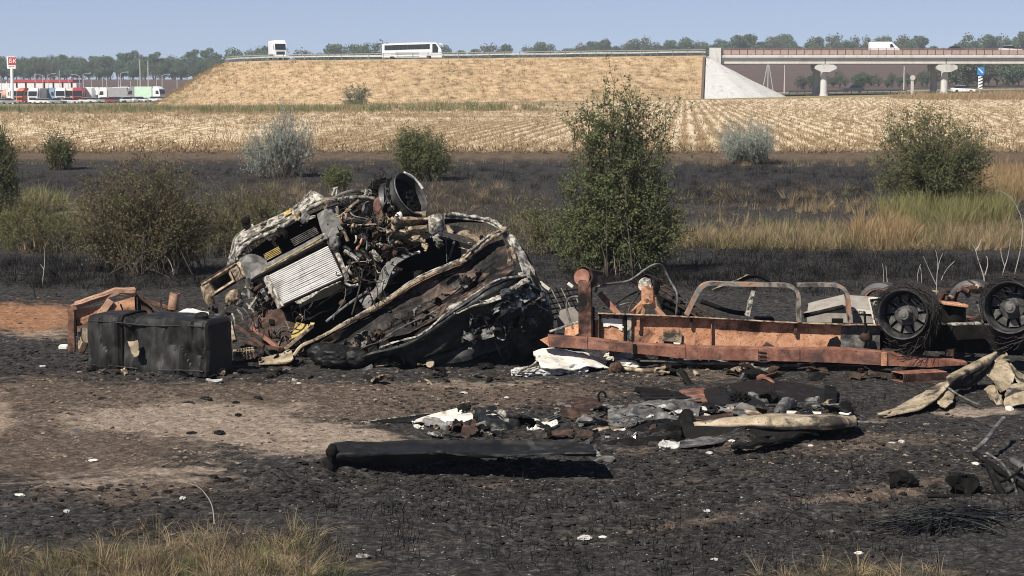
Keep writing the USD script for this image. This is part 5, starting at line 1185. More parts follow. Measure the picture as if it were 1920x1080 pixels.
# mudguard hoops
def hoop(path, w_, t_, d, mat, name='mudguard_hoop'):
    P = smooth_path(np.array([tp(x, y, d) for x, y in path]), 60); T = np.gradient(P, axis=0)
    Nn = unit_rows(np.cross(T, (0, 1.0, 0)))
    ring = np.stack([P + Nn * t_ + (0, w_, 0), P + Nn * t_ - (0, w_, 0), P - Nn * t_ - (0, w_, 0), P - Nn * t_ + (0, w_, 0)], 1)
    m = MB(); m._rings(ring); return part(TR, name, m, mat, 30)
hoop([(1287, 590), (1296, 571), (1306, 551), (1316, 537), (1330, 531.5), (1360, 532), (1420, 533), (1462, 534), (1480, 536), (1491, 543), (1496, 556), (1497, 580), (1498, 603)], 0.07, 0.022, -0.05, 'hoop_metal')
m = MB(); m.beam(tp(1413, 537, -0.02), tp(1401, 592, -0.02), 0.05, 0.12, (0, 1, 0)); part(TR, 'hoop_post', m, 'burnt_white')
hoop([(1495, 534), (1530, 533.5), (1560, 534), (1575, 537), (1584, 545), (1589, 558), (1591, 580), (1594, 603)], 0.06, 0.022, 0.25, 'hoop_metal')
m = MB(); m.tube([tp(1314, 565, 0.3), tp(1340, 574, 0.3), tp(1370, 584, 0.3), tp(1399, 588, 0.3)], 0.028, 6, n=16); part(TR, 'strap', m, 'soot', True)
m = MB(); m.tube([tp(1507, 592, 0.1), tp(1535, 586, 0.1), tp(1560, 580, 0.1), tp(1582, 575, 0.1)], 0.026, 6, n=16); part(TR, 'strap', m, 'soot', True)
for rows_, mt in (([[tp(1335, 544, 0.3), tp(1365, 532, 0.3), tp(1402, 515, 0.3)], [tp(1342, 546, 0.5), tp(1375, 533, 0.6), tp(1412, 517, 0.6)]], 'burnt_tan'),
                  ([[tp(1385, 525, 0.35), tp(1410, 516, 0.3), tp(1430, 520, 0.3), tp(1448, 531, 0.35)], [tp(1385, 531, 0.7), tp(1412, 522, 0.7), tp(1430, 525, 0.7), tp(1446, 533, 0.7)]], 'soot')):
    m = MB(); m.sheet(rows_, 6, 22, 0.012, 0.02, 4, 5); part(TR, 'torn_sheet', m, mt, 40)
m = MB(); m.box(tp(1417, 596, 0.2), tp(1448, 605, 0.4), 0.01); part(TR, 'small_box', m, 'soot')
# ladder frame lying behind
for (a_, b_) in (((1232, 537), (1325, 596)), ((1226, 546), (1318, 600)), ((1245, 535), (1335, 592))):
    m = MB(); m.tube([tp(*a_, 0.6), tp(*b_, 0.5)], 0.013, 6); part(TR, 'ladder_rail', m, 'rust_dark', True)
for k in range(7):
    f_ = k / 6; m = MB(); m.tube([tp(1228 + 92 * f_, 542 + 56 * f_, 0.6), tp(1247 + 90 * f_, 536 + 56 * f_, 0.58)], 0.010, 6); part(TR, 'rung', m, 'rust_dark', True)
m = MB(); m.sheet([[tp(1226, 545, 0.75), tp(1322, 598, 0.65)], [tp(1245, 590, .75), tp(1300, 600, 0.65)]], 6, 10, 0.01, 0.02, 4, 3, lin=True); part(TR, 'side_sheet', m, 'soot', 40)
for (x, y) in ((1283, 563), (1290, 570)): 
    m = MB(); m.tube([tp(x - 4, y + 3, 0.5), tp(x, y - 4, 0.5), tp(x + 6, y - 1, 0.5), tp(x + 3, y + 5, 0.5), tp(x - 4, y + 3, 0.5)], 0.008, 6); part(TR, 'buckle', m, 'burnt_grey', True)
# pale stowage box with lettering strip
bx = [(1513, 604), (1513, 594), (1528, 590), (1582, 577), (1598, 579), (1640, 582), (1640, 606)]
m = MB(); 
fr = np.array([tp(x, y, 0.45) for x, y in bx]); bk = fr + (0.10, 0.55, 0.10)
m._rings(np.stack([fr, bk], 0)); part(TR, 'stowage_box', m, 'beige_panel', False)
m = MB(); m.sheet([[tp(1507, 586, 0.62), tp(1535, 577, .9)], [tp(1523, 588, 0.48), tp(1543, 577, 0.8)]], 4, 8, 0.008, 0.0, 1, lin=True); part(TR, 'box_lid', m, 'beige_panel')
m = MB(); m.prism([tp(1541, 576, 0.7), tp(1566, 576.5, 0.7), tp(1545, 583, 0.6)], 0.01); part(TR, 'white_flap', m, 'white_sheet')
m = MB(); m.box(tp(1560, 597, 0.43), tp(1580, 606, 0.46), 0.002); part(TR, 'opening', m, 'soot')
m = MB(); m.prism([tp(1597, 579, 0.435), tp(1637, 581.5, 0.435), tp(1638, 589, 0.435), tp(1597, 587, 0.435)], 0.012); part(TR, 'letter_strip', m, 'chalk')
tm = meshkit.text_mesh('МОТОР ЛЕВ', 0.030, 0.004, True); tv = np.array(tm.vertices); sc_ = 0.215 / (tv[:, 0].max() - tv[:, 0].min())
o_ = tp(1600, 586.5, 0.42); tv = o_ + np.stack([tv[:, 0] * sc_, -tv[:, 2], tv[:, 1] - tv[:, 0] * sc_ * 0.06], -1)
part(TR, 'lettering', (tv, np.array(tm.faces)), 'soot')
# yellow-edged lamp plate before the wheel
pl_ = [(1629, 560), (1654, 558), (1654, 612), (1640, 612)]
m = MB(); m.prism([tp(x, y, 0.3) for x, y in pl_], 0.02); part(TR, 'lamp_plate', m, 'burnt_grey')
for a_, b_ in (((1629, 560), (1641, 612)), ((1629, 560), (1654, 558))):
    m = MB(); m.beam(tp(*a_, 0.27), tp(*b_, 0.27), 0.02, 0.02); part(TR, 'plate_edge', m, 'chalk')
m = MB(); m.lathe([(0.035, 0.0), (0.035, 0.02), (0.02, 0.03), (0.018, 0.015), (0, 0.012)], tp(1642, 569, 0.28), (0, -1, 0), 18); part(TR, 'lamp', m, 'burnt_white', 40)
for px_, tpy in ((1620, 584), (1628, 620)):
    m = MB(); m.tube([tp(px_, 650 if tpy > 600 else 630, -0.14), tp(px_ + 2, 625, -0.14), tp(px_ + 1, tpy, -0.12)], 0.013, 6, n=8); part(TR, 'bent_rod', m, 'soot', True)
m = MB(); m.blob(tp(1623, 632, -0.12), (0.07, 0.05, 0.06), 0.3, 2, 4, 3); part(TR, 'burnt_valve', m, 'rust_dark', True)
# wheels
def rim(name, px, py, Y, ax, R, label, wires=True, seed=0, deep=0.19, mat='rim_black', spokes=10):
    o = at(px, py, Y); ax = unit(ax); u_ = unit(np.cross(ax, (0, 0, 1))); w_ = np.cross(u_, ax)
    m = MB(); m.lathe([(R * 0.985, -0.004), (R, 0.004), (R * 0.975, 0.016), (R * 0.935, 0.006), (R * 0.915, -0.03), (R * 0.90, -deep * 0.6), (R * 0.84, -deep), (R * 0.84, -deep - 0.02), (R * 0.90, -0.26), (R * 0.93, -0.30), (R * 0.97, -0.31), (R * 0.98, -0.30), (R * 0.93, -0.27), (R * 0.9, -0.2), (R * 0.93, -0.03)], o, ax, 48)
    w = part(TR, name, m, mat, 35, label)
    rim_path = w
    m = MB(); m.lathe([(0, -deep - 0.03), (R * 0.84, -deep - 0.03), (R * 0.84, -deep - 0.05), (0, -deep - 0.05)], o, ax, 32); part(rim_path, 'back_plate', m, 'soot', 30)
    for k in range(spokes):
        a0 = 2 * math.pi * k / spokes + 0.2; P = []
        for rr, hw in ((0.50, 0.17), (0.70, 0.20), (0.80, 0.22)):
            for s in (-1, 1):
                an = a0 + s * hw * 1.15
                for al in (-deep - 0.012, -deep + (0.02 if rr < 0.6 else 0.0)):
                    P.append(o + ax * al + (u_ * math.cos(an) + w_ * math.sin(an)) * R * rr)
        m = MB(); m.hull(P); part(rim_path, 'spoke', m, 'rim_grey')
    m = MB(); m.lathe([(R * 0.30, -deep), (R * 0.26, -deep + 0.05), (R * 0.24, -deep + 0.06), (R * 0.22, -0.05), (R * 0.2, -0.03), (0, -0.026)], o, ax, 28); part(rim_path, 'hub', m, 'rim_grey', 35); m = MB(); m.lathe([(R * 0.5, -deep - 0.02), (R * 0.47, -deep + 0.015), (R * 0.28, -deep + 0.03), (R * 0.28, -deep - 0.02)], o, ax, 28); part(rim_path, 'hub_flange', m, 'rim_black', 35)
    m = MB(); m.lathe([(R * 0.12, -0.028), (R * 0.11, -0.018), (0, -0.017)], o, ax, 18); part(rim_path, 'hub_cap', m, 'rim_grey', 35)
    for k in range(10):
        an = 2 * math.pi * k / 10; q = o + ax * (-deep - 0.02) + (u_ * math.cos(an) + w_ * math.sin(an)) * R * 0.40
        m = MB(); m.lathe([(0.012, 0), (0.012, 0.022), (0, 0.024)], q, ax, 6); part(rim_path, 'wheel_nut', m, 'rim_black')
    if wires:
        r = np.random.default_rng(seed); n = 420
        a0 = r.uniform(-0.6, 3.9, n); sp = r.uniform(0.5, 2.2, n); rad = R * r.uniform(0.96, 1.22, n); al = -r.uniform(0.06, 0.55, n)
        s = np.linspace(0, 1, 9); an = a0[:, None] + sp[:, None] * s
        rr = rad[:, None] * (1 + 0.05 * np.sin(s * 5 + a0[:, None])) + 0.05 * r.normal(size=(n, 9)) * 0.3
        Pw = o + ax * (al[:, None, None] + 0.05 * r.normal(size=(n, 1, 1)) * s[None, :, None]) + rr[..., None] * (np.cos(an)[..., None] * u_ + np.sin(an)[..., None] * w_)
        hang = r.random(n) < 0.5
        Pw[hang, :, 2] -= (0.22 * s ** 2)[None] * r.random(hang.sum())[:, None]
        Pw[..., 2] = np.maximum(Pw[..., 2], 0.02)
        part(rim_path, 'tyre_wires', multi_tube(Pw, np.full((n, 9), 0.0035), 3), 'wire', True, 'tangle of steel wires left of the burnt tyre')
        m = MB(); m.lathe([(R * 0.97, -0.31), (R * 1.02, -0.33), (R * 1.0, -0.5), (R * 0.95, -0.62)], o, ax, 32, wob=0.12, seed=seed); part(rim_path, 'inner_rim', m, 'soot', 35)
    return rim_path
WA = unit((-0.40, -0.91, 0.04))
rim('wheel_rim', 1693, 590, TY(1693) - 0.42, WA, 0.290, 'burnt-out front wheel rim with pale hub', seed=1)
rim('wheel_rim', 1893, 577, TY(1893) - 0.50, WA, 0.300, 'burnt-out wheel rim cut by the right edge', seed=2)
for (px_, py_, yy, R_) in ((1820, 566, 23.6, 0.27), (1650, 572, 24.0, .28)):
    o = at(px_, py_, yy); m = MB(); m.lathe([(R_ * 0.8, 0.05), (R_, 0.03), (R_ * 1.02, 0.0), (R_, -0.04), (R_ * 0.9, -0.10), (R_ * 0.85, -0.3), (R_ * 0.98, -0.34)], o, WA, 40); part(TR, 'far_rim', m, 'rim_black', 35)
    m = MB(); m.lathe([(R_ * 0.72, 0.06), (R_ * 0.78, 0.05), (R_ * 0.78, -0.1), (R_ * 0.70, -0.1)], o, WA, 36); part(TR, 'brake_drum', m, 'rust_brown', 35)
for px_ in (1693, 1893):
    o = at(px_, 584, TY(px_) - 0.4); m = MB(); m.tube([o - WA * 0.3, o - WA * 2.3], 0.075, 12); part(TR, 'axle', m, 'rust_dark', True)
m = MB(); m.lathe([(0, -0.12), (0.13, -0.12), (0.15, -0.08), (0.142, 0.0), (0.15, 0.07), (0.12, 0.12), (0, 0.12)], at(1788, 586, 22.6), (0, 0, 1), 24); part(TR, 'air_spring', m, 'soot_gloss', 35, 'dark bulging air spring between the wheels')
m = MB(); m.beam(at(1765, 567, 22.5), at(1812, 573, 22.5), 0.26, 0.035, bevel=0.008); part(TR, 'spring_plate', m, 'rust_orange')
m = MB(); m.beam(at(1775, 608, 22.1), at(1838, 606, 22.1), 0.14, 0.02); part(TR, 'chassis_flange', m, 'burnt_white')
m = MB(); m.sheet([[at(1640, 612, 22.35), at(1780, 609, 22.35), at(1945, 612, 22.3)], [at(1640, 652, 22.35), at(1780, 660, 22.35), at(1945, 668, 22.3)]], 6, 30, 0.02, 0.02, 3, 7, lin=True); part(TR, 'rear_web', m, 'soot', 40)
_r = np.random.default_rng(3)
for k in range(16):
    px_, py_ = _r.uniform(1765, 1850), _r.uniform(540, 572); o = at(px_, py_, _r.uniform(22.7, 23.2)); m = MB()
    if k % 3 == 0: m.lathe([(0, -.05), (0.035, -.05), (0.035, .05), (0, .05)], o, _r.normal(size=3), 12)
    elif k % 3 == 1: m.obox(o, np.linalg.qr(_r.normal(size=(3, 3)))[0], _r.uniform(0.04, 0.14, 3), 0.008)
    else: m.tube([o, o + _r.normal(size=3) * 0.12, o + _r.normal(size=3) * 0.18], 0.014, 6, n=8)
    part(TR, 'brake_piece', m, str(_r.choice(['rust_brown', 'rust_dark', 'rust_dark', 'burnt_tan'])), 40)
for a_, b_ in (((1836, 570), (1852, 612)), ((1848, 560), (1846, 606))):
    m = MB(); m.beam(at(*a_, 22.4), at(*b_, 22.4), 0.07, 0.05, (0, 1, 0)); part(TR, 'spring_hanger', m, 'burnt_grey')

# crate of wire rods behind the landing leg
CR = thing('wire_crate', 'burnt wire grating with grey slabs behind the first landing leg', 'grating', on_ground(*at(1055, 640, 24.0)[:2]))
def cp(px, py, d=0.0): return at(px, py, 23.7 + d)
for k in range(7):
    f_ = k / 6; m = MB(); m.tube([cp(1022 + 12 * f_ * 5, 538 + 4 * f_, 0.1 * f_), cp(1034 + 12 * f_ * 5 + 14, 590 + 6 * f_, 0.1 * f_)], 0.008, 5); part(CR, 'rod', m, 'burnt_white' if k % 2 else 'soot', True)
for k in range(6):
    y = 546 + 10 * k; m = MB(); m.tube([cp(1020 + 1.5 * k, y + 6), cp(1050, y + 1, .1), cp(1090, y - 4, 0.15)], 0.011, 5, n=8); part(CR, 'cross_rod', m, 'soot', True)
m = MB(); m.hull([cp(1044, 600), cp(1050, 582), cp(1075, 576), cp(1088, 590), cp(1086, 606), cp(1046, 616)] + [cp(1044, 600, .3), cp(1075, 574, .3), cp(1088, 592, .3), cp(1046, 612, .3)]); part(CR, 'slab', m, 'beige_panel')
for (x, y) in ((1025, 539), (1069, 534), (1016, 532)):
    m = MB(); m.beam(cp(x - 4, y - 3), cp(x + 5, y + 4), 0.05, 0.04); part(CR, 'pale_block', m, 'chalk')
# ---------------------------------------------------------------- the wrecked cab, rolled over
CB = thing('wrecked_cab', 'crushed burnt-out lorry cab rolled on its roof with a pale radiator showing', 'wreck', on_ground(*at(720, 690, 22.8)[:2]))
def A(*l): return [at(*p) for p in l]
def sheet(name, rows, mat, n=16, m=36, t=0.008, c=0.02, cs=4, seed=0, label=None, smooth=35, parent=None, **k):
    b = MB(); b.sheet([A(*r) for r in rows], n, m, t, c, cs, seed, **k); return part(parent or CB, name, b, mat, smooth, label)
def tube(name, path, r, mat, n=30, sides=8, label=None, parent=None, **k):
    k.setdefault('rough', float(np.mean(r)) * 0.28); b = MB(); b.tube(A(*path), r, max(5, sides - 1), n=n + 14, **k); return part(parent or CB, name, b, mat, 32, label)
def bar(name, a, b_, w, h, mat, up=(0, 1, 0), parent=None, label=None, bevel=0.004):
    b = MB(); b.beam(at(*a), at(*b_), w, h, up, bevel); return part(parent or CB, name, b, mat, False, label)

# crushed mass behind everything
m = MB(); m.hull(A((460, 505, 24.9), (560, 432, 25.0), (700, 405, 25.0), (800, 452, 25.0), (925, 472, 24.7), (1010, 600, 24.2), (985, 680, 23.5), (700, 690, 23.5), (600, 675, 23.8), (520, 600, 24.5), (720, 440, 25.6), (900, 500, 25.4), (940, 680, 24.6)))
part(CB, 'crushed_floor', m, 'soot')
sheet('fire_wall', [[(447, 490, 24.35), (530, 430, 24.35), (640, 382, 24.4), (725, 385, 24.4)], [(470, 545, 24.3), (560, 520, 24.3), (640, 480, 24.4), (735, 470, 24.4)], [(520, 600, 24.2), (590, 610, 24.1), (660, 590, 24.1), (740, 545, 24.2)]], 'soot', c=0.06, cs=3, seed=2)
# bumper frame: an open pressed-steel frame with windows burnt out of it
sheet('bumper_panel', [[(428, 497, 24.2), (438, 463, 24.25), (446, 440, 24.3), (478, 425, 24.3), (502, 413, 24.3), (541, 396, 24.3), (566, 378, 24.3), (585, 359, 24.3)],
                       [(437, 499, 24.05), (446, 472, 24.05), (456, 452, 24.05), (484, 437, 24.05), (510, 424, 24.05), (548, 408, 24.05), (575, 390, 24.05), (598, 372, 24.1)]], 'burnt_white', 10, 60, 0.012, 0.03, 6, 4, holes=0.36, hs=7, label='pale burnt bumper frame along the upper edge')
tube('bumper_rail', [(427, 498, 24.22), (434, 470, 24.25), (446, 440, 24.3), (478, 425, 24.3), (502, 414, 24.3), (541, 396, 24.3), (566, 377, 24.3), (585, 357, 24.3)], 0.016, 'burnt_white', rough=0.008)
tube('bumper_rail', [(447, 487, 23.95), (452, 468, 23.95), (463, 458, 23.95), (482, 447, 23.95), (512, 434, 23.95), (532, 424, 23.95), (556, 406, 23.95), (575, 395, 23.95), (602, 381, 24.0), (640, 374, 24.0), (674, 370, 24.1), (702, 373, 24.2)], 0.030, 'burnt_white', n=60, rough=0.016, seed=2)
for x in (452, 470, 486, 520, 548):
    y0 = np.interp(x, [446, 478, 502, 541, 566], [440, 425, 414, 396, 377]); y1 = np.interp(x, [447, 463, 482, 512, 532, 556], [475, 458, 447, 434, 424, 406])
    bar('bumper_strut', (x, y0, 24.28), (x + 4, y1, 23.96), 0.03, 0.015, 'burnt_white')
sheet('bumper_corner', [[(574, 381, 24.2), (585, 357, 24.3), (604, 366, 24.3), (625, 369, 24.3), (650, 367, 24.3)], [(598, 385, 24.0), (604, 379, 24.0), (612, 377, 24.0), (630, 376, 24.0), (652, 375, 24.1)]], 'burnt_white', 8, 30, 0.012, 0.03, 7, 5, ragged=0.2)
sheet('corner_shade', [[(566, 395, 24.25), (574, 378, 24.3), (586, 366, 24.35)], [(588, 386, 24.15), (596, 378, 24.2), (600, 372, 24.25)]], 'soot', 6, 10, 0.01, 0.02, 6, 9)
tube('stay', [(625, 372, 24.3), (645, 362, 24.35), (668, 358, 24.4), (690, 362, 24.4), (700, 372, 24.4)], 0.022, 'burnt_grey')
for a_, b_ in (((622, 368, 24.3), (628, 352, 24.35)), ((630, 368, 24.3), (633, 350, 24.35)), ((624, 354, 24.35), (633, 352, 24.35))): bar('bracket', a_, b_, 0.022, 0.015, 'burnt_white')
m = MB(); m.blob(at(692, 368, 24.3), (0.07, 0.06, 0.09), 0.3, 3, 5, 3); part(CB, 'melted_lump', m, 'burnt_white', True)
m = MB(); m.blob(at(461, 414, 24.3), (0.06, 0.05, 0.06), 0.2, 2, 6, 3); part(CB, 'rubber_stop', m, 'soot', True)
bar('stop_bracket', (457, 418, 24.3), (466, 428, 24.3), 0.07, 0.05, 'soot'); bar('stop_bracket', (472, 420, 24.3), (477, 428, 24.3), 0.02, 0.015, 'chalk')
sheet('amber_patch', [[(532, 400, 24.22), (545, 390, 24.22)], [(534, 406, 24.15), (547, 399, 24.15)]], 'yellow_scorch', 5, 8, 0.008, 0.01)
# cross bar with end plates and louvres
sheet('cross_bar', [[(470, 513, 23.78), (510, 490, 23.78), (560, 464, 23.78), (632, 424, 23.8)], [(474, 530, 23.7), (514, 508, 23.7), (566, 480, 23.7), (638, 442, 23.72)]], 'burnt_grey', 8, 40, 0.05, 0.012, 5, 6, label='dark grey cross bar above the radiator')
sheet('end_plate', [[(449, 486, 23.85), (470, 476, 23.85), (500, 487, 23.85)], [(458, 512, 23.8), (480, 508, 23.8), (502, 500, 23.8)], [(466, 535, 23.75), (490, 522, 23.75), (506, 510, 23.75)]], 'burnt_grey', 12, 18, 0.014, 0.03, 6, 8, holes=0.25, hs=10)
sheet('end_plate', [[(594, 402, 23.9), (610, 392, 23.9), (634, 386, 23.9)], [(600, 424, 23.85), (618, 418, 23.85), (638, 412, 23.85)], [(606, 440, 23.8), (626, 434, 23.8), (644, 430, 23.8)]], 'burnt_grey', 12, 18, 0.014, 0.03, 6, 10, holes=0.22, hs=10)
for k in range(5): bar('louvre', (494 + 1.2 * k, 478 + 2.6 * k, 23.95), (523 + 1.2 * k, 463 + 2.6 * k, 23.95), 0.012, 0.012, 'yellow_scorch')
for k in range(5): bar('louvre', (545 + 1.5 * k, 450 + 2.8 * k, 23.93), (592 + 1.5 * k, 425 + 2.8 * k, 23.93), 0.010, 0.012, 'burnt_grey')
sheet('torn_flap', [[(564, 413, 23.95), (582, 405, 23.95), (592, 403, 23.95)], [(566, 414, 23.9), (582, 411, 23.85), (592, 407, 23.9)]], 'burnt_white', 5, 12, 0.006, 0.01, 8)
for x, y in ((503, 450), (518, 441)): bar('clip', (x, y, 23.98), (x + 6, y - 2, 23.98), 0.025, 0.02, 'chalk')
# radiator
RA = part(CB, 'radiator', (lambda b: (b.sheet([A((501, 517, 23.62), (560, 487, 23.64), (618, 459, 23.66)), A((531, 575, 23.47), (590, 549, 23.49), (646, 523, 23.5))], 4, 6, 0.05, 0, lin=True), b)[1])(MB()), 'rust_dark')
b = MB(); nf_ = 18
TL, TR_, BR, BL = at(504, 518.5, 23.58), at(616, 462.5, 23.62), at(644, 521, 23.45), at(532.5, 572, 23.42)
rr_ = np.random.default_rng(4)
for k in range(nf_):
    f0 = (k + 0.15) / nf_
    L0, R0 = TL + (BL - TL) * f0, TR_ + (BR - TR_) * f0
    mid = (L0 + R0) / 2 + (0, -0.004 + rr_.normal() * 0.006, rr_.normal() * 0.003)
    for p_, q_ in ((L0, mid), (mid, R0)): b.beam(p_, q_, 0.05, 0.0185, unit(BL - TL), 0.003)
part(RA, 'cooling_fins', b, 'alu_core', label='pale horizontal cooling fins')
bar('side_channel', (501, 517, 23.56), (531, 575, 23.40), 0.03, 0.04, 'burnt_white', parent=RA)
tube('header_tank', [(491, 513, 23.62), (530, 493, 23.62), (570, 471, 23.64), (606, 449, 23.66)], 0.030, 'burnt_tan', parent=RA, label='cream header tank along the top of the radiator')
bar('tank_edge', (496, 506, 23.6), (603, 445, 23.64), 0.012, 0.02, 'yellow_scorch', parent=RA)
tube('side_tank', [(622, 452, 23.6), (630, 470, 23.58), (640, 492, 23.52), (650, 520, 23.44), (652, 528, 23.42)], 0.032, 'burnt_white', parent=RA, rough=0.012)
sheet('torn_edge', [[(545, 568, 23.40), (580, 552, 23.42), (615, 537, 23.44), (645, 522, 23.46)], [(552, 574, 23.38), (582, 560, 23.40), (600, 543, 23.42), (645, 527, 23.42)]], 'burnt_white', 8, 30, 0.012, 0.03, 7, 3, ragged=0.3, parent=RA)
sheet('end_cap', [[(492, 520, 23.62), (500, 517, 23.58)], [(505, 545, 23.56), (514, 543, 23.5)], [(522, 580, 23.5), (531, 574, 23.42)]], 'burnt_white', 10, 6, 0.02, 0.02, 8, parent=RA)
tube('hose', [(467, 530, 23.65), (480, 521, 23.6), (505, 508, 23.58), (560, 478, 23.58), (610, 452, 23.6), (640, 437, 23.62)], 0.022, 'soot')
m = MB(); m.blob(at(626, 455, 23.55), (0.08, 0.06, 0.1), 0.3, 3, 3, 3); part(CB, 'melted_lump', m, 'burnt_grey', True)
for p_ in ([(604, 447, 23.55), (608, 440, 23.5), (614, 446, 23.5)], [(650, 500, 23.5), (656, 510, 23.45), (664, 520, 23.5)], [(646, 530, 23.4), (660, 536, 23.4), (672, 533, 23.4)]): tube('hose', p_, 0.018, 'burnt_white', 12)
for x0_, y0_, x1_, y1_, r_, mt in ((662, 528, 680, 522, .035, 'burnt_tan'), (645, 470, 672, 488, .025, 'burnt_white'), (645, 432, 652, 452, .022, 'burnt_tan'), (466, 540, 469, 560, .02, 'burnt_grey'), (477, 545, 492, 533, .02, 'rust_dark'), (463, 522, 468, 540, .035, 'burnt_grey')):
    tube('pipe', [(x0_, y0_, 23.5), ((x0_ + x1_) / 2, (y0_ + y1_) / 2 - 1, 23.5), (x1_, y1_, 23.5)], r_, mt, 8)
tube('cable', [(648, 540, 23.4), (646, 560, 23.3), (636, 578, 23.25), (627, 592, 23.2), (625, 600, 23.2)], 0.006, 'burnt_grey', 20)
# headlight at the left end: frame, bowl, side cap
def quad_frame(b, outer, inner, front, back):
    """a frame between two outlines of four pixel corners with depth"""
    for k in range(4):
        q = [outer[k], outer[(k + 1) % 4], inner[k], inner[(k + 1) % 4]]
        b.hull(np.vstack([A(*[(x, y, d + front) for x, y, d in q]), A(*[(x, y, d + back) for x, y, d in q])]))
HO = [(376, 531, 24.12), (441, 491, 24.02), (456, 521, 23.92), (392, 560, 24.02)]
HI = [(396, 529, 24.08), (427, 510, 24.03), (435, 526, 23.97), (403, 546, 24.02)]
b = MB(); quad_frame(b, HO, HI, -0.03, 0.12); HL = part(CB, 'headlight', b, 'burnt_tan', False, 'empty tan headlight frame at the left end')
b = MB(); HJ = [(390, 529, 24.02), (430, 505, 23.98), (440, 527, 23.9), (401, 552, 23.95)]; quad_frame(b, HJ, HI, -0.07, 0.06); part(HL, 'inner_frame', b, 'burnt_tan')
P = np.array(A(*[(x, y, d - 0.02) for x, y, d in HI])); P = np.vstack([smooth_path(np.vstack([P[k] * .9 + P[(k + 1) % 4] * .1, P[k] * .5 + P[(k + 1) % 4] * .5, P[k] * .1 + P[(k + 1) % 4] * .9]), 6) for k in range(4)])
b = MB(); C = P.mean(0); rings = [C + (P - C) * s_ + (0, d, 0) for s_, d in ((1.05, 0.0), (0.95, 0.08), (0.7, 0.17), (0.3, 0.21), (0.02, 0.21))]; b._rings(np.stack(rings, 0), False); part(HL, 'reflector', b, 'burnt_grey', True)
for a_, b_ in (((376, 531, 24.05), (441, 491, 23.95)), ((392, 560, 23.95), (456, 521, 23.86))): tube('frame_lip', [a_, ((a_[0] + b_[0]) / 2, (a_[1] + b_[1]) / 2, (a_[2] + b_[2]) / 2), b_], 0.012, 'rust_dark', 8, 6, parent=HL)
sheet('headlight_side', [[(440, 492, 24.1), (449, 488, 24.1)], [(448, 506, 24.0), (456, 502, 24.0)], [(455, 522, 23.95), (462, 517, 23.95)]], 'burnt_tan', 8, 10, 0.015, 0.01, 6)
sheet('bumper_end', [[(376, 536, 24.15), (381, 552, 24.1), (388, 572, 24.05)], [(388, 548, 23.98), (392, 558, 23.95), (396, 572, 23.95)], [(398, 556, 24.0), (400, 562, 23.98), (402, 568, 24.0)]], 'burnt_tan', 10, 14, 0.015, 0.02, 6, 4, label='scorched cream bumper end below the headlight')
for q_, (x, y, rx, ry, mt) in enumerate(((440, 556, .085, .10, 'burnt_tan'), (448, 566, .06, .06, 'burnt_white'), (430, 560, .05, .09, 'burnt_tan'))):
    m = MB(); m.blob(at(x, y, 23.9), (rx, rx, ry), 0.18, 3, q_, 3, ax=None); part(CB, 'melted_can', m, mt, True)
sheet('hanging_mesh', [[(386, 575, 24.0), (420, 566, 24.0), (442, 580, 24.0)], [(392, 600, 24.0), (425, 600, 24.0), (448, 598, 24.0)], [(410, 616, 24.0), (430, 616, 24.0), (446, 612, 24.0)]], 'wire', 14, 20, 0.01, 0.06, 8, 6, ragged=0.5, holes=0.3, hs=16)
# pipes and brackets hanging below the front
for a_, b_, r_, mt in (((435, 588), (441, 612), .012, 'burnt_white'), ((445, 580), (456, 600), .012, 'burnt_white'), ((452, 574), (470, 598), .010, 'burnt_grey'), ((462, 570), (478, 590), .014, 'burnt_white'), ((470, 568), (486, 580), .012, 'burnt_tan'), ((488, 572), (500, 584), .02, 'burnt_grey')):
    tube('thin_pipe', [(*a_, 23.9), ((a_[0] + b_[0]) / 2 + 2, (a_[1] + b_[1]) / 2, 23.85), (*b_, 23.85)], r_, mt, 8)
rr_ = np.random.default_rng(9)
for k in range(26):
    x, y = rr_.uniform(462, 522), rr_.uniform(535, 590); o = at(x, y, rr_.uniform(23.6, 24.0)); m = MB()
    if k % 2: m.obox(o, np.linalg.qr(rr_.normal(size=(3, 3)))[0], rr_.uniform(0.02, 0.10, 3), 0.006)
    else: m.tube([o, o + rr_.normal(size=3) * 0.06, o + rr_.normal(size=3) * 0.1], rr_.uniform(0.008, 0.02), 6, n=8)
    part(CB, 'burnt_fitting', m, str(rr_.choice(['burnt_white', 'burnt_grey', 'burnt_tan', 'rust_dark', 'soot', 'rust_dark'])), 40)
m = MB(); m.obox(at(497, 553, 23.6), np.linalg.qr(np.array([[.8, .2, .5], [0, 1, 0], [.5, 0, -.8]]).T)[0], (0.06, 0.06, 0.17), 0.01); part(CB, 'pale_unit', m, 'burnt_white')
BP = sheet('bracket_plate', [[(468, 596, 23.75), (495, 580, 23.7), (530, 582, 23.65), (553, 605, 23.6)], [(466, 612, 23.7), (500, 612, 23.62), (530, 612, 23.58), (550, 618, 23.55)], [(500, 640, 23.6), (518, 650, 23.52), (532, 652, 23.5), (542, 640, 23.5)]], 'rust_dark', 20, 26, 0.014, 0.04, 6, 3, holes=0.14, hs=9, label='rusty perforated mounting plate')
b = MB(); b.hull(A((504, 598, 23.60), (514, 599, 23.60), (513, 608, 23.59), (504, 607, 23.59), (504, 598, 23.66), (513, 608, 23.66))); part(CB, 'square_hole', b, 'soot')
sheet('yellow_plate', [[(552, 600, 23.5), (570, 603, 23.48), (590, 605, 23.45)], [(548, 618, 23.46), (565, 622, 23.44), (580, 618, 23.42)], [(538, 642, 23.42), (550, 634, 23.4), (562, 628, 23.4)]], 'yellow_scorch', 12, 16, 0.012, 0.03, 6, 7, ragged=0.15, label='yellow scorched torn plate')
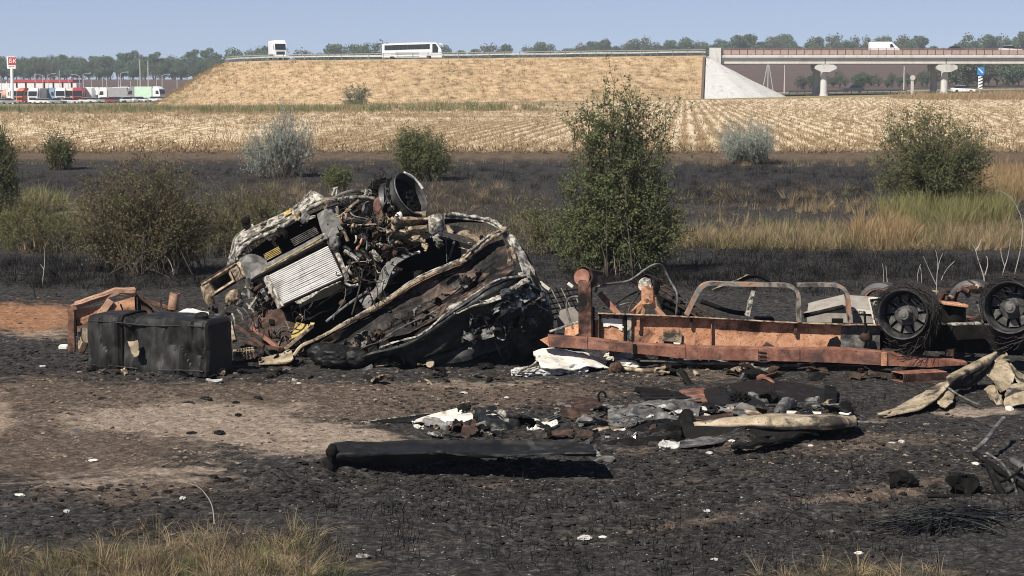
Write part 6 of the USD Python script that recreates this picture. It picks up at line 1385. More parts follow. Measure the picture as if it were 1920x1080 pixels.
bar('channel', (444, 610, 23.55), (496, 650, 23.3), 0.05, 0.06, 'rust_dark'); bar('channel', (470, 612, 23.5), (527, 657, 23.25), 0.05, 0.05, 'rust_brown'); bar('channel', (534, 655, 23.2), (587, 611, 23.4), 0.045, 0.035, 'burnt_tan')
bar('channel', (450, 640, 23.5), (525, 655, 23.2), 0.04, 0.04, 'rust_dark'); bar('channel', (432, 605, 23.7), (440, 640, 23.5), 0.05, 0.06, 'burnt_tan')
# engine bay clutter
rr_ = np.random.default_rng(21)
eng = [(650, 385), (700, 378), (728, 400), (735, 470), (728, 520), (690, 560), (650, 470), (640, 420)]
m = MB(); m.blob(at(690, 470, 24.3), (0.36, 0.3, 0.62), 0.25, 3, 2, 2.2, ridged=True); part(CB, 'engine_block', m, 'soot', 30)
for k in range(86):
    x, y = rr_.uniform(642, 742), rr_.uniform(384, 590)
    if x > 700 and y > 540: continue
    o = at(x, y, rr_.uniform(23.55, 23.95)); m = MB(); t = k % 4
    if t == 0: m.obox(o, np.linalg.qr(rr_.normal(size=(3, 3)))[0], rr_.uniform(0.02, 0.13, 3), 0.008)
    elif t == 1: m.tube([o, o + rr_.normal(size=3) * 0.12, o + rr_.normal(size=3) * 0.25], rr_.uniform(0.006, 0.014), 6, n=14)
    elif t == 2: m.lathe([(0, -.04), (0.03, -.04), (0.045, -0.01), (0.045, 0.03), (0.02, 0.05), (0, .05)], o, rr_.normal(size=3), 14)
    else:
        d_ = rr_.normal(size=3) * 0.09; e_ = rr_.normal(size=3) * 0.05; m.sheet([[o - d_, o + e_ * .5, o + d_], [o - d_ + e_, o + e_ * 1.4, o + d_ + e_ * 1.5]], 6, 10, 0.006, 0.03, 9, k, ragged=0.2)
    part(CB, 'engine_piece', m, str(rr_.choice(['soot', 'soot', 'soot', 'rust_dark', 'rust_dark', 'cab_brown', 'cab_brown', 'burnt_grey', 'burnt_tan', 'rust_dark'])), 40)
for a_, b_, w_, mt in (((648, 395), (673, 375), .03, 'burnt_tan'), ((630, 390), (642, 420), .02, 'burnt_tan'), ((645, 398), (658, 408), .05, 'burnt_tan'), ((640, 408), (660, 412), .04, 'burnt_white')): bar('strut', (*a_, 23.8), (*b_, 23.85), w_, 0.03, mt)
for p_, r_, mt in (([(667, 442, 23.6), (668, 450, 23.55), (664, 457, 23.6)], .011, 'burnt_white'), ([(684, 442, 23.6), (688, 455, 23.6), (687, 468, 23.6)], .012, 'burnt_grey'), ([(668, 468, 23.6), (676, 455, 23.6), (680, 447, 23.6)], .016, 'rust_orange'), ([(705, 462, 23.6), (712, 456, 23.55), (718, 462, 23.6), (716, 468, 23.6)], .014, 'chalk'), ([(660, 545, 23.5), (690, 515, 23.5), (720, 490, 23.6)], .012, 'soot'), ([(560, 600, 23.5), (600, 570, 23.5), (660, 530, 23.5)], .014, 'soot'),
                 ([(612, 603, 23.35), (640, 580, 23.35), (690, 545, 23.4)], .016, 'burnt_grey')): tube('hose', p_, r_, mt, 16)
sheet('lug', [[(706, 410, 23.6), (716, 406, 23.6)], [(704, 420, 23.6), (716, 424, 23.6)]], 'burnt_grey', 6, 8, 0.015, 0.01)
# curved inner wing strip
sheet('inner_wing', [[(786, 471, 23.75), (752, 480, 23.65), (730, 490, 23.6), (716, 508, 23.55), (709, 530, 23.5), (695, 548, 23.45), (672, 563, 23.4)], [(786, 475, 23.7), (755, 489, 23.58), (738, 503, 23.5), (730, 522, 23.42), (722, 540, 23.38), (706, 558, 23.34), (690, 582, 23.3)]], 'burnt_grey', 12, 50, 0.012, 0.025, 6, 12, label='curved grey inner wing strip')
sheet('rusty_end', [[(676, 562, 23.42), (694, 553, 23.4), (706, 560, 23.36)], [(680, 576, 23.36), (694, 580, 23.34), (700, 570, 23.32)]], 'burnt_tan', 8, 10, 0.014, 0.02, 6, 13)
m = MB(); m.blob(at(785, 473, 23.7), (0.025, 0.02, 0.02), 0.1, 2); part(CB, 'pale_knob', m, 'chalk', True)
# ribbed floor pan
rows_ = []
for k, f_ in enumerate(np.linspace(0, 1, 17)):
    bulge = 0.055 * math.sin(f_ * math.pi * 6)
    rows_.append([(722 - 2 * f_ + 8 * f_, 413 + 60 * f_, 23.85 - bulge), (745, 408 + 63 * f_, 23.82 - bulge), (775, 407 + 60 * f_ - 4 * f_, 23.8 - bulge), (806 - 16 * f_, 407 + 50 * f_, 23.8 - bulge)])
sheet('floor_pan', rows_, 'burnt_tan', 60, 34, 0.012, 0.028, 7, 14, label='tan ribbed floor pan with melted lumps')
for x, y, rx, ry in ((752, 436, .10, .035), (782, 448, .09, .045), (748, 455, .06, .03)):
    m = MB(); m.blob(at(x, y, 23.76), (rx, 0.06, ry), 0.25, 3, int(x), 2.5); part(CB, 'melted_lump', m, 'burnt_tan', True)
sheet('pan_gap', [[(784, 444, 23.7), (802, 436, 23.68)], [(788, 452, 23.68), (812, 444, 23.66)]], 'soot', 5, 8, 0.01, 0.01)
sheet('sleeve', [[(803, 406, 23.75), (812, 401, 23.68), (824, 400, 23.68), (832, 402, 23.75)], [(803, 422, 23.68), (814, 421, 23.6), (826, 420, 23.6), (834, 420, 23.7)], [(806, 437, 23.75), (816, 440, 23.68), (826, 438, 23.68), (833, 434, 23.75)]], 'burnt_white', 20, 22, 0.012, 0.05, 8, 15, label='crinkled whitish sleeve at the foot of the arch')
sheet('sleeve_skirt', [[(805, 438, 23.75), (820, 440, 23.7), (834, 436, 23.8)], [(812, 452, 23.8), (824, 450, 23.78), (834, 444, 23.85)]], 'burnt_tan', 8, 14, 0.01, 0.03, 7, 16, ragged=0.2)
# door arch
arch = [(832, 404, 23.85), (848, 403, 23.9), (868, 404.5, 23.95), (890, 407, 24.0), (908, 410, 24.0), (925, 416, 23.95), (937, 424, 23.9), (946, 434, 23.85), (948, 444, 23.8)]
tube('door_arch', arch, [0.042, 0.046, 0.044, 0.044, 0.046, 0.05, 0.052, 0.05, 0.04], 'burnt_white', 50, 10, 'pale crumpled door arch', flat=0.55, rough=0.026, seed=4)
tube('arch_seam', [(x, y + 5.5, d - 0.02) for x, y, d in arch[:-1]], 0.014, 'burnt_white', 40, 6, rough=0.008)
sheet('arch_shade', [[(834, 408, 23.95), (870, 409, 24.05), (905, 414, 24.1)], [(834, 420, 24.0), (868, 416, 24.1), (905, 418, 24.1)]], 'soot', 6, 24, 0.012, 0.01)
tube('pillar', [(946, 428, 23.82), (936, 436, 23.72), (922, 443, 23.68), (906, 455, 23.62), (888, 470, 23.55), (872, 485, 23.5), (860, 495, 23.45)], [0.03, 0.05, 0.062, 0.066, 0.062, 0.06, 0.035], 'burnt_tan', 40, 10, 'crumpled pillar running down from the arch', flat=0.6, rough=0.034, seed=7)
tube('pillar_edge', [(938, 432, 23.7), (915, 443, 23.62), (890, 463, 23.5), (868, 480, 23.42)], 0.016, 'burnt_white', 30, 6, rough=0.01)
for d_, w_, mt, dy in ((0.0, 0.022, 'burnt_tan', 0), (0.03, 0.016, 'burnt_white', -5), (0.0, 0.014, 'rust_orange', 4)):
    tube('sill_rail', [(862, 492 + dy, 23.45 + d_), (819, 509 + dy, 23.42 + d_), (767, 535 + dy, 23.36 + d_), (742, 553 + dy * .8, 23.33 + d_), (710, 573 + dy * .8, 23.28 + d_), (665, 598 + dy * .6, 23.22 + d_), (640, 611 + dy * .5, 23.18 + d_), (615, 625 + dy * .3, 23.12 + d_), (584, 640, 23.05 + d_), (564, 650, 23.0 + d_), (551, 667, 22.95 + d_)], w_, mt, 70, 7, rough=0.008, label='long bent sill rail crossing the wreck' if dy == 0 else None)
bar('sill_tag', (822, 510, 23.36), (848, 497, 23.38), 0.05, 0.012, 'burnt_grey', (0, 1, 0))
sheet('window_frame', [[(836, 423, 24.0), (858, 424, 24.0), (882, 434, 24.0), (904, 448, 24.0)], [(840, 436, 23.98), (858, 440, 23.98), (880, 446, 23.98), (898, 457, 23.98)]], 'burnt_tan', 8, 26, 0.014, 0.02, 7, 17, holes=0.1, hs=12)
bar('window_bar', (858, 463, 23.9), (884, 470, 23.85), 0.012, 0.012, 'burnt_white'); bar('window_bar', (852, 452, 24.0), (842, 486, 23.9), 0.03, 0.02, 'burnt_grey'); bar('window_bar', (836, 448, 23.95), (838, 492, 23.8), 0.012, 0.01, 'burnt_grey')
# brown burnt side panel below the sill
sheet('side_panel', [[(600, 642, 23.2), (660, 606, 23.3), (720, 574, 23.38), (790, 530, 23.48), (862, 500, 23.55), (908, 464, 23.68), (942, 450, 23.8)], [(622, 660, 23.15), (690, 622, 23.2), (750, 590, 23.3), (820, 556, 23.38), (880, 520, 23.45), (925, 490, 23.55), (955, 475, 23.65)], [(640, 676, 22.8), (710, 644, 22.66), (780, 620, 22.5), (835, 590, 22.4), (905, 548, 22.45), (935, 522, 22.6), (965, 505, 22.8)]], 'cab_brown', 50, 110, 0.012, 0.03, 5, 18, facet=(40, 0.05), smooth=18, label='burnt brown side panel streaked with soot')
# crushed roof, leaning over, dark
ROOFTOP = [(640, 676, 22.75), (700, 654, 22.6), (770, 634, 22.42), (835, 589, 22.32), (900, 548, 22.36), (955, 524, 22.5), (990, 517, 22.7), (1004, 520, 22.95)]
sheet('roof_panel', [ROOFTOP, [(648, 682, 22.85), (722, 668, 22.68), (800, 655, 22.5), (860, 632, 22.45), (925, 600, 22.5), (980, 575, 22.65), (1012, 565, 22.85), (1027, 572, 23.05)], [(655, 688, 22.9), (730, 685, 22.8), (805, 684, 22.68), (870, 682, 22.62), (940, 668, 22.66), (990, 640, 22.8), (1020, 618, 22.95), (1035, 602, 23.1)], [(660, 694, 22.95), (735, 697, 22.85), (805, 700, 22.8), (872, 704, 22.76), (940, 706, 22.8), (980, 692, 22.9), (1005, 662, 23.05), (1032, 622, 23.25)]], 'cab_black', 60, 120, 0.014, 0.03, 3.5, 19, label='crushed black roof leaning over the ground', smooth=16, facet=(48, 0.085))
for k in range(5):
    f_ = 0.16 + 0.17 * k
    tube('roof_rib', [(np.interp(f_, [0, 1], [700, 985]), np.interp(f_, [0, .45, 1], [668, 600, 548]), 22.42), (np.interp(f_, [0, 1], [705, 1002]), np.interp(f_, [0, 1], [678, 600]), 22.5), (np.interp(f_, [0, 1], [712, 1005]), np.interp(f_, [0, 1], [690, 645]), 22.62)], 0.010, 'cab_black', 20, 6)
for k in range(14):
    x = 640 + 21 * k; b = MB(); b.lathe([(0, -.01), (0.013, -.01), (0.013, 0.012), (0, 0.014)], at(x, np.interp(x, [640, 720, 835, 940], [652, 611, 548, 470]), np.interp(x, [640, 940], [23.1, 23.5])), (0, -1, 0.2), 8); part(CB, 'rivet', b, 'burnt_grey' if k % 3 else 'soot')
sheet('roof_end', [[(1004, 520, 22.95), (1028, 574, 23.05), (1036, 603, 23.1), (1030, 625, 23.2), (1002, 668, 23.0)], [(985, 500, 24.0), (1012, 560, 24.2), (1022, 600, 24.3), (1020, 625, 24.3), (1000, 665, 24.2)]], 'cab_black', 16, 40, 0.014, 0.05, 3, 20)
sheet('crumpled_edge', [[(835, 585, 22.6), (868, 561, 22.7), (908, 536, 22.8), (946, 520, 22.95), (986, 514, 23.1)], [(842, 590, 22.28), (885, 574, 22.2), (925, 562, 22.2), (962, 548, 22.3), (996, 526, 22.6)]], 'burnt_white', 26, 80, 0.012, 0.03, 5, 22, ragged=0.12, facet=(30, 0.05), smooth=25, label='crumpled whitish metal along the roof edge')
tube('roof_seam', [(712, 652, 22.52), (745, 640, 22.42), (785, 629, 22.34), (812, 610, 22.28), (836, 588, 22.26), (872, 563, 22.26), (910, 537, 22.34), (935, 524, 22.42), (962, 519, 22.52), (990, 516, 22.66)], 0.012, 'burnt_white', 60, 6, rough=0.012)
tube('roof_seam', [(712, 640, 22.6), (745, 618, 22.55), (785, 598, 22.5), (822, 580, 22.48)], 0.010, 'burnt_grey', 30, 6, rough=0.01)
tube('roof_seam', [(898, 580, 22.36), (912, 605, 22.36), (928, 640, 22.42), (940, 668, 22.52)], 0.010, 'cab_black', 30, 6, rough=0.01)
# pillars at the right end
sheet('rear_pillar', [[(948, 462, 23.55), (952, 478, 23.48), (948, 498, 23.42), (938, 516, 23.38), (924, 528, 23.3)], [(962, 464, 23.58), (967, 482, 23.52), (966, 500, 23.46), (956, 518, 23.4), (936, 534, 23.3)]], 'burnt_tan', 10, 34, 0.014, 0.03, 6, 23, label='tan twisted pillar near the right end')
sheet('outer_pillar', [[(949, 441, 23.8), (956, 458, 23.7), (970, 485, 23.6), (980, 512, 23.5), (988, 536, 23.35)], [(958, 438, 23.85), (972, 458, 23.78), (990, 490, 23.7), (1002, 516, 23.62), (1008, 540, 23.5)]], 'burnt_white', 12, 44, 0.014, 0.05, 6, 24, label='crumpled grey-white pillar at the right end')
sheet('flank', [[(957, 438, 23.88), (975, 458, 23.82), (996, 494, 23.74), (1010, 530, 23.66), (1024, 565, 23.5), (1035, 600, 23.35)], [(950, 446, 24.5), (968, 464, 24.6), (988, 500, 24.6), (1000, 535, 24.6), (1014, 570, 24.5), (1024, 604, 24.4)]], 'cab_black', 14, 44, 0.014, 0.04, 4, 25)
# front wheel standing up
WN = unit((0.74, -0.44, 0.50)); WO = at(770, 364, 24.0); R_ = 0.305
FWp = part(CB, 'front_wheel', (lambda b: (b.lathe([(R_ * .97, -0.005), (R_, 0.004), (R_ * .98, 0.02), (R_ * .93, 0.012), (R_ * .9, -0.02), (R_ * .88, -0.10), (R_ * .80, -0.15), (R_ * .80, -0.17), (R_ * .9, -0.20), (R_ * .97, -0.25), (R_, -0.265), (R_ * .97, -0.275), (R_ * 0.9, -0.24), (R_ * .92, -0.12), (R_ * .95, -0.02)], WO, WN, 56), b)[1])(MB()), 'rim_black', 35, 'black front wheel rim sticking up from the wreck')
b = MB(); b.lathe([(0, -0.14), (R_ * .8, -0.14), (R_ * .8, -0.17), (0, -0.17)], WO, WN, 30); part(FWp, 'wheel_disc', b, 'soot', 30)
u_ = unit(np.cross(WN, (0, 0, 1))); w_ = np.cross(u_, WN)
rr_ = np.random.default_rng(12)
b = MB(); b.blob(WO - WN * 0.12, (0.24, 0.24, 0.24), 0.35, 4, 5, 5, ridged=True); v_, f_ = b.arrays(); v_ -= WN * (((v_ - WO) @ WN + 0.12) * 0.75)[:, None]; part(FWp, 'tyre_crust', (v_, f_), 'soot', 30)
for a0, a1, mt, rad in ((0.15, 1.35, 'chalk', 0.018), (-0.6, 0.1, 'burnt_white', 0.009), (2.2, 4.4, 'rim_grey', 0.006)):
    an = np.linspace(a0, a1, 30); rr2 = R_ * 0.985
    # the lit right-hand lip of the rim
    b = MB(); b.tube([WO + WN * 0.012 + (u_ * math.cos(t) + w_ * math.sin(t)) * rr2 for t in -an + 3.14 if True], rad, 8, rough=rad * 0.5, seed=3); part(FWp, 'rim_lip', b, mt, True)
b = MB(); b.lathe([(0, -0.5), (0.17, -0.5), (0.2, -0.46), (0.2, -0.28), (0.17, -0.26), (0, -0.26)], WO, WN, 30); part(FWp, 'brake_drum', b, 'rust_brown', 35)
b = MB(); b.blob(at(722, 366, 24.35), (0.17, 0.15, 0.17), 0.4, 4, 4, 4, ridged=True); part(CB, 'tyre_remains', b, 'soot', 40)
Pw = np.array([np.array(at(rr_.uniform(695, 735), rr_.uniform(340, 385), 24.3)) + np.cumsum(rr_.normal(size=(7, 3)) * 0.035, 0) for k in range(120)])
part(CB, 'tyre_wires', multi_tube(Pw, np.full(Pw.shape[:2], 0.0035), 3), 'wire', True)
sheet('torn_flap', [[(716, 390, 23.9), (730, 382, 23.85), (745, 390, 23.85)], [(722, 402, 23.85), (738, 396, 23.8), (752, 400, 23.8)]], 'soot', 8, 16, 0.012, 0.04, 7, 6, ragged=0.3)
tube('flap_edge', [(716, 390, 23.86), (726, 382, 23.82), (734, 381, 23.82), (745, 389, 23.82)], 0.008, 'burnt_white', 16, 6)
bar('axle_beam', (715, 408, 24.0), (800, 404, 23.95), 0.09, 0.10, 'burnt_tan', (0, 0, 1))
m = MB(); m.blob(at(748, 406, 23.8), (0.05, 0.04, 0.06), 0.3, 2, 4, 3); part(CB, 'pale_knob', m, 'chalk', True)

# loose torn scraps, wires and rods over and around the wreck
rr_ = np.random.default_rng(77)
def scrap_on(px, py, Y, size, mat, k, parent):
    o = at(px, py, Y); q = np.linalg.qr(rr_.normal(size=(3, 3)))[0]; a_, b_ = q[0] * size, q[1] * size * rr_.uniform(0.3, 0.9)
    b = MB(); b.sheet([[o - a_ - b_, o - b_ * 1.2, o + a_ - b_], [o - a_, o + q[2] * size * 0.4, o + a_], [o - a_ + b_, o + b_ * 1.3, o + a_ + b_]], 9, 12, 0.006, size * 0.2, 9, k, ragged=0.35, hs=14, facet=(8, size * 0.25)); part(parent, 'torn_scrap', b, mat, 25)
for k in range(70):
    t = k % 7
    if t < 3: x, y, Y = rr_.uniform(640, 745), rr_.uniform(375, 560), rr_.uniform(23.5, 23.8)
    elif t < 5: x = rr_.uniform(440, 700); y = 668 + rr_.normal(0, 12); Y = 23.0 + rr_.uniform(-.1, .3)
    elif t == 5: x = rr_.uniform(700, 930); y = np.interp(x, [700, 930], [470, 450]) + rr_.normal(0, 10); Y = 23.6
    else: x = rr_.uniform(450, 640); y = np.interp(x, [450, 640], [475, 375]) + rr_.normal(0, 8); Y = 23.9
    scrap_on(x, y, Y, rr_.uniform(0.03, 0.11), str(rr_.choice(['soot', 'rust_dark', 'burnt_grey', 'burnt_tan', 'burnt_white', 'cab_brown'])), k, CB)
for k in range(46):
    x, y = (rr_.uniform(640, 735), rr_.uniform(370, 510)) if k % 2 else (rr_.uniform(470, 620), rr_.uniform(560, 660))
    o = at(x, y, rr_.uniform(23.3, 23.7)); P = o + np.cumsum(np.vstack([np.zeros(3), rr_.normal(size=(5, 3)) * 0.06 + (0, 0, -0.02)]), 0)
    b = MB(); b.tube(P, rr_.uniform(0.004, 0.009), 5, n=16); part(CB, 'loose_wire', b, str(rr_.choice(['soot', 'wire', 'burnt_grey', 'burnt_tan'])), True)

sheet('silver_crumple', [[(905, 552, 22.4), (935, 534, 22.5), (965, 522, 22.65), (1000, 520, 22.9)], [(915, 578, 22.36), (945, 566, 22.42), (980, 556, 22.55), (1014, 556, 22.85)], [(930, 600, 22.44), (958, 590, 22.48), (990, 580, 22.62), (1022, 582, 22.9)]], 'cab_silver', 26, 50, 0.010, 0.03, 6, 51, ragged=0.3, hs=7, smooth=18, facet=(40, 0.06), label='silver-grey crumpled skin at the right end of the roof')
sheet('silver_crumple', [[(1004, 525, 22.95), (1018, 545, 22.95), (1026, 572, 23.0)], [(1012, 535, 23.3), (1026, 562, 23.4), (1034, 590, 23.4)]], 'cab_silver', 10, 26, 0.010, 0.02, 6, 52, ragged=0.2, smooth=18, facet=(14, 0.03))
sheet('silver_crumple', [[(745, 640, 22.42), (790, 622, 22.3), (832, 592, 22.26)], [(760, 650, 22.46), (800, 636, 22.36), (842, 604, 22.32)]], 'cab_silver', 8, 30, 0.008, 0.02, 6, 53, ragged=0.5, smooth=18, facet=(14, 0.03))

for k in range(46):
    u = rr_.random(); x = rr_.uniform(840, 1020); y = rr_.uniform(np.interp(x, [840, 1000], [590, 522]) + 4, np.interp(x, [840, 1020], [640, 610]))
    scrap_on(x, y, np.interp(x, [840, 950, 1020], [22.25, 22.34, 22.8]) + 0.12 * (y > 580), rr_.uniform(0.06, 0.16), str(rr_.choice(['cab_silver', 'cab_black', 'cab_silver', 'burnt_grey', 'cab_black'])), 100 + k, CB)
for k in range(40):
    t_ = rr_.random(); x = 640 + 290 * t_; y = np.interp(x, [640, 720, 835, 940], [652, 611, 548, 470]) + rr_.uniform(0, 1) * np.interp(x, [640, 800, 940], [16, 50, 50])
    scrap_on(x, y, np.interp(x, [640, 800, 940], [22.85, 22.75, 23.2]), rr_.uniform(0.05, 0.14), str(rr_.choice(['soot', 'soot', 'cab_brown', 'cab_black', 'burnt_grey', 'rust_dark'])), 160 + k, CB)
for o_ in (0.25, 0.6):
    tube('panel_seam', [(x, np.interp(x, [640, 720, 835, 940], [652, 611, 548, 470]) + o_ * np.interp(x, [640, 800, 940], [18, 58, 52]), np.interp(x, [640, 800, 940], [23.0, 22.95, 23.3]) - 0.1 * o_) for x in np.linspace(690, 930, 12)], 0.010, 'soot', 40, 6)
# ---------------------------------------------------------------- plastic tank and rusty frame at the left
TK = thing('fuel_tank', 'dented black fuel tank standing on the ground in front of the rusty frame', 'fuel tank', ground_at(270, 700))
left, right = at(163, 700, 22.3), at(388, 708, 21.72)
Lx = unit((right - left) * (1, 1, 0)); Nx = np.array([Lx[1], -Lx[0], 0.0]); Nx = Nx if Nx[1] < 0 else -Nx
ln = np.linalg.norm((right - left)[:2]); hgt, dep = 0.665, 0.62
nu, nt = 70, 64
U = np.linspace(0, 1, nu); T = np.linspace(0, 2 * np.pi, nt, endpoint=False)
ct, st = np.cos(T), np.sin(T); q = 12.0
sup = (np.abs(ct) ** q + np.abs(st) ** q) ** (-1 / q)
ringN, ringZ = ct * sup, st * sup
base_z = float(terr_smooth(left[0], left[1])) - 0.02
V = []
for u in U:
    e = min(u, 1 - u) * ln; s = 1 - 0.12 * max(0, 1 - e / 0.05) ** 2
    tz = hgt * (1 + 0.035 * math.sin(u * 3.1) - 0.12 * math.exp(-((u - 0.35) / 0.05) ** 2))
    o = left + Lx * ln * u - Nx * dep / 2; o = np.array([o[0], o[1], base_z + tz / 2])
    V.append(o + Nx * (ringN * s * dep / 2)[:, None] + np.array([0, 0, 1.0]) * (ringZ * s * tz / 2)[:, None])
V = np.array(V); uu = np.repeat(U[:, None], nt, 1); zz = (V[..., 2] - base_z) / hgt; frontness = sstep(0.2, 0.9, np.repeat(ringN[None], nu, 0))
dent = 0.08 * np.exp(-((uu - 0.285) / 0.02) ** 2) * (1 - 0.3 * zz) + 0.13 * np.exp(-((uu - 0.37) / 0.055) ** 2 - ((zz - 0.60) / 0.22) ** 2) + 0.10 * np.exp(-((uu - 0.84) / 0.05) ** 2 - ((zz - 0.3) / 0.3) ** 2) + 0.03 * np.exp(-((uu - 0.62) / 0.1) ** 2 - ((zz - 0.2) / 0.25) ** 2)
rdg = np.clip(1 - np.abs(2 * noise(np.stack([uu * 13, zz * 1.2, 0 * uu], -1), 5) - 1) * 1.3, 0, 1) ** 4
V -= Nx * ((dent + 0.03 * rdg) * frontness)[..., None]
V += (fbm(V * 2.6, 4, 6)[..., None] - 0.5) * 0.11 * (Nx + np.array([0, 0, 0.5])) + (fbm(V * 11, 3, 7)[..., None] - 0.5) * 0.012 * Nx
worn('tank_plastic', [(0.34, (0.006, 0.006, 0.006)), (0.5, (0.013, 0.0128, 0.0125)), (0.62, (0.034, 0.033, 0.031)), (0.74, (0.13, 0.12, 0.108))], scale=4, detail=9, stretch=(1.6, 1.6, 0.45), bump=0.2, dist=0.008, spec=0.35, rough=(0.45, 0.75))
m = MB(); m._rings(V); part(TK, 'body', m, 'tank_plastic', 14)
for zf in (0.12, 0.9):
    m = MB(); m.tube([left + Lx * ln * u - Nx * 0.005 + (0, 0, base_z - left[2] + hgt * zf + 0.01 * math.sin(u * 9)) for u in np.linspace(0.03, 0.97, 30)], 0.010, 6, rough=0.006); part(TK, 'seam', m, 'tank_plastic', True)
for f_ in (0.285,):
    k = int(f_ * nu); ring = V[k] + (V[k] - V[k].mean(0)) * 0.012
    m = MB(); m._rings(np.stack([ring - Lx * 0.025, ring + unit_rows(ring - ring.mean(0)) * 0.008 - Lx * 0.02, ring + unit_rows(ring - ring.mean(0)) * 0.008 + Lx * 0.02, ring + Lx * 0.025], 0), False); part(TK, 'strap', m, 'soot', 40)
o = at(378, 597, 21.98); m = MB(); m.lathe([(0, -0.03), (0.075, -0.03), (0.082, 0.0), (0.078, 0.05), (0.05, 0.062), (0, 0.06)], o, (0, -0.25, 1), 24, wob=0.1); part(TK, 'filler_cap', m, 'soot_gloss', 35)
m = MB(); m.sheet([A((233, 634, 22.0), (246, 633, 21.98), (262, 631, 21.95)), A((240, 650, 21.98), (250, 652, 21.95), (264, 645, 21.92)), A((246, 668, 21.97), (256, 673, 21.93), (262, 668, 21.9))], 12, 14, 0.012, 0.025, 7, 3, ragged=0.25); part(TK, 'torn_patch', m, 'tan_plastic', 40, 'tan torn patch in the dent')
# rusty frame
RF = thing('rusty_frame', 'rust-orange steel locker frame with slanted top behind the black tank', 'frame', ground_at(190, 664))
def rb(a, b_, w_, h_, mt, nm): m = MB(); m.beam(at(*a), at(*b_), w_, h_, (0, 1, 0), 0.006); part(RF, nm, m, mt)
rb((134, 572, 22.9), (135, 660, 22.9), 0.085, 0.06, 'rust_soot', 'post'); rb((252, 545, 23.2), (253, 592, 23.2), 0.045, 0.05, 'rust_soot', 'post'); rb((142, 594, 22.88), (143, 630, 22.88), 0.02, 0.02, 'soot', 'post')
rb((133, 578, 22.9), (222, 546, 23.15), 0.08, 0.09, 'rust_pale', 'rail'); rb((214, 546, 23.15), (255, 548, 23.2), 0.085, 0.10, 'rust_pale', 'rail')
m = MB(); m.sheet([A((140, 566, 22.95), (180, 552, 23.05), (217, 539, 23.2), (253, 540, 23.25)), A((140, 574, 22.85), (180, 560, 22.95), (217, 548, 23.1), (253, 549, 23.12))], 6, 24, 0.012, 0.015, 5, 2, lin=True); part(RF, 'top_plate', m, 'rust_pale', 30)
rb((208, 563, 23.05), (181, 600, 22.95), 0.09, 0.04, 'rust_pale', 'brace'); rb((226, 570, 23.0), (237, 600, 22.95), 0.02, 0.02, 'soot', 'brace')
m = MB(); m.sheet([A((139, 580, 22.93), (200, 572, 23.05), (252, 556, 23.15)), A((140, 612, 22.93), (200, 605, 23.0), (254, 592, 23.1))], 8, 24, 0.01, 0.02, 4, 4, lin=True); part(RF, 'back_panel', m, 'rust_orange', 30)
m = MB(); m.sheet([A((142, 610, 22.93), (165, 608, 22.96), (200, 603, 23.0), (240, 597, 23.0)), A((147, 655, 22.9), (163, 648, 22.92), (180, 645, 22.95), (240, 625, 23.0))], 8, 20, 0.01, 0.02, 4, 5, ragged=0.15); part(RF, 'cream_panel', m, 'tan_plastic', 30)
rb((142, 606, 23.05), (184, 602, 23.0), 0.015, 0.02, 'soot', 'edge'); rb((161, 642, 22.85), (152, 662, 22.8), 0.07, 0.05, 'rust_soot', 'foot'); rb((147, 622, 22.95), (158, 655, 22.85), 0.02, 0.02, 'burnt_tan', 'foot')
m = MB(); m.sheet([A((255, 546, 23.25), (268, 556, 23.3), (285, 570, 23.35)), A((256, 586, 23.2), (272, 590, 23.2), (292, 592, 23.2))], 8, 14, 0.012, 0.04, 4, 6, ragged=0.15); part(RF, 'side_panel', m, 'rust_dark', 30)
for a_, b_ in (((258, 552, 23.2), (278, 568, 23.2)), ((275, 565, 23.2), (320, 578, 23.1))): rb(a_, b_, 0.05, 0.04, 'rust_soot', 'bar')
for a_, b_ in (((262, 555, 23.1), (308, 592, 22.9)), ((300, 560, 23), (306, 590, 22.9))): m = MB(); m.tube([at(*a_), at((a_[0] + b_[0]) / 2, (a_[1] + b_[1]) / 2 + 2, 23.0), at(*b_)], 0.01, 6, n=10); part(RF, 'rod', m, 'rust_dark', True)
m = MB(); m.lathe([(0.05, 0), (0.065, 0), (0.06, 0.2), (0.045, 0.2)], at(324, 580, 23.0), unit((0.15, 0, 1)), 18); m.blob(at(324, 580, 23.0), (0.05, 0.05, 0.03), .1, 1); part(RF, 'pipe_stub', m, 'rust_pale', 35)
m = MB(); m.sheet([A((298, 584, 22.75), (325, 590, 22.7), (345, 577, 22.8), (368, 580, 22.8), (391, 585, 22.7)), A((300, 596, 22.45), (325, 597, 22.4), (345, 592, 22.45), (370, 594, 22.45), (392, 596, 22.4))], 12, 30, 0.01, 0.03, 5, 7, ragged=0.1); single('white_cloth', m, 'white_sheet', 'small white sheet lying on top of the black fuel tank', 'sheet', smooth=40)
m = MB(); m.obox(at(120, 651, 23.2), np.eye(3), (0.12, 0.1, 0.07), 0.02); single('white_block', m, 'chalk', 'small whitish block at the left foot of the rusty frame', 'block')

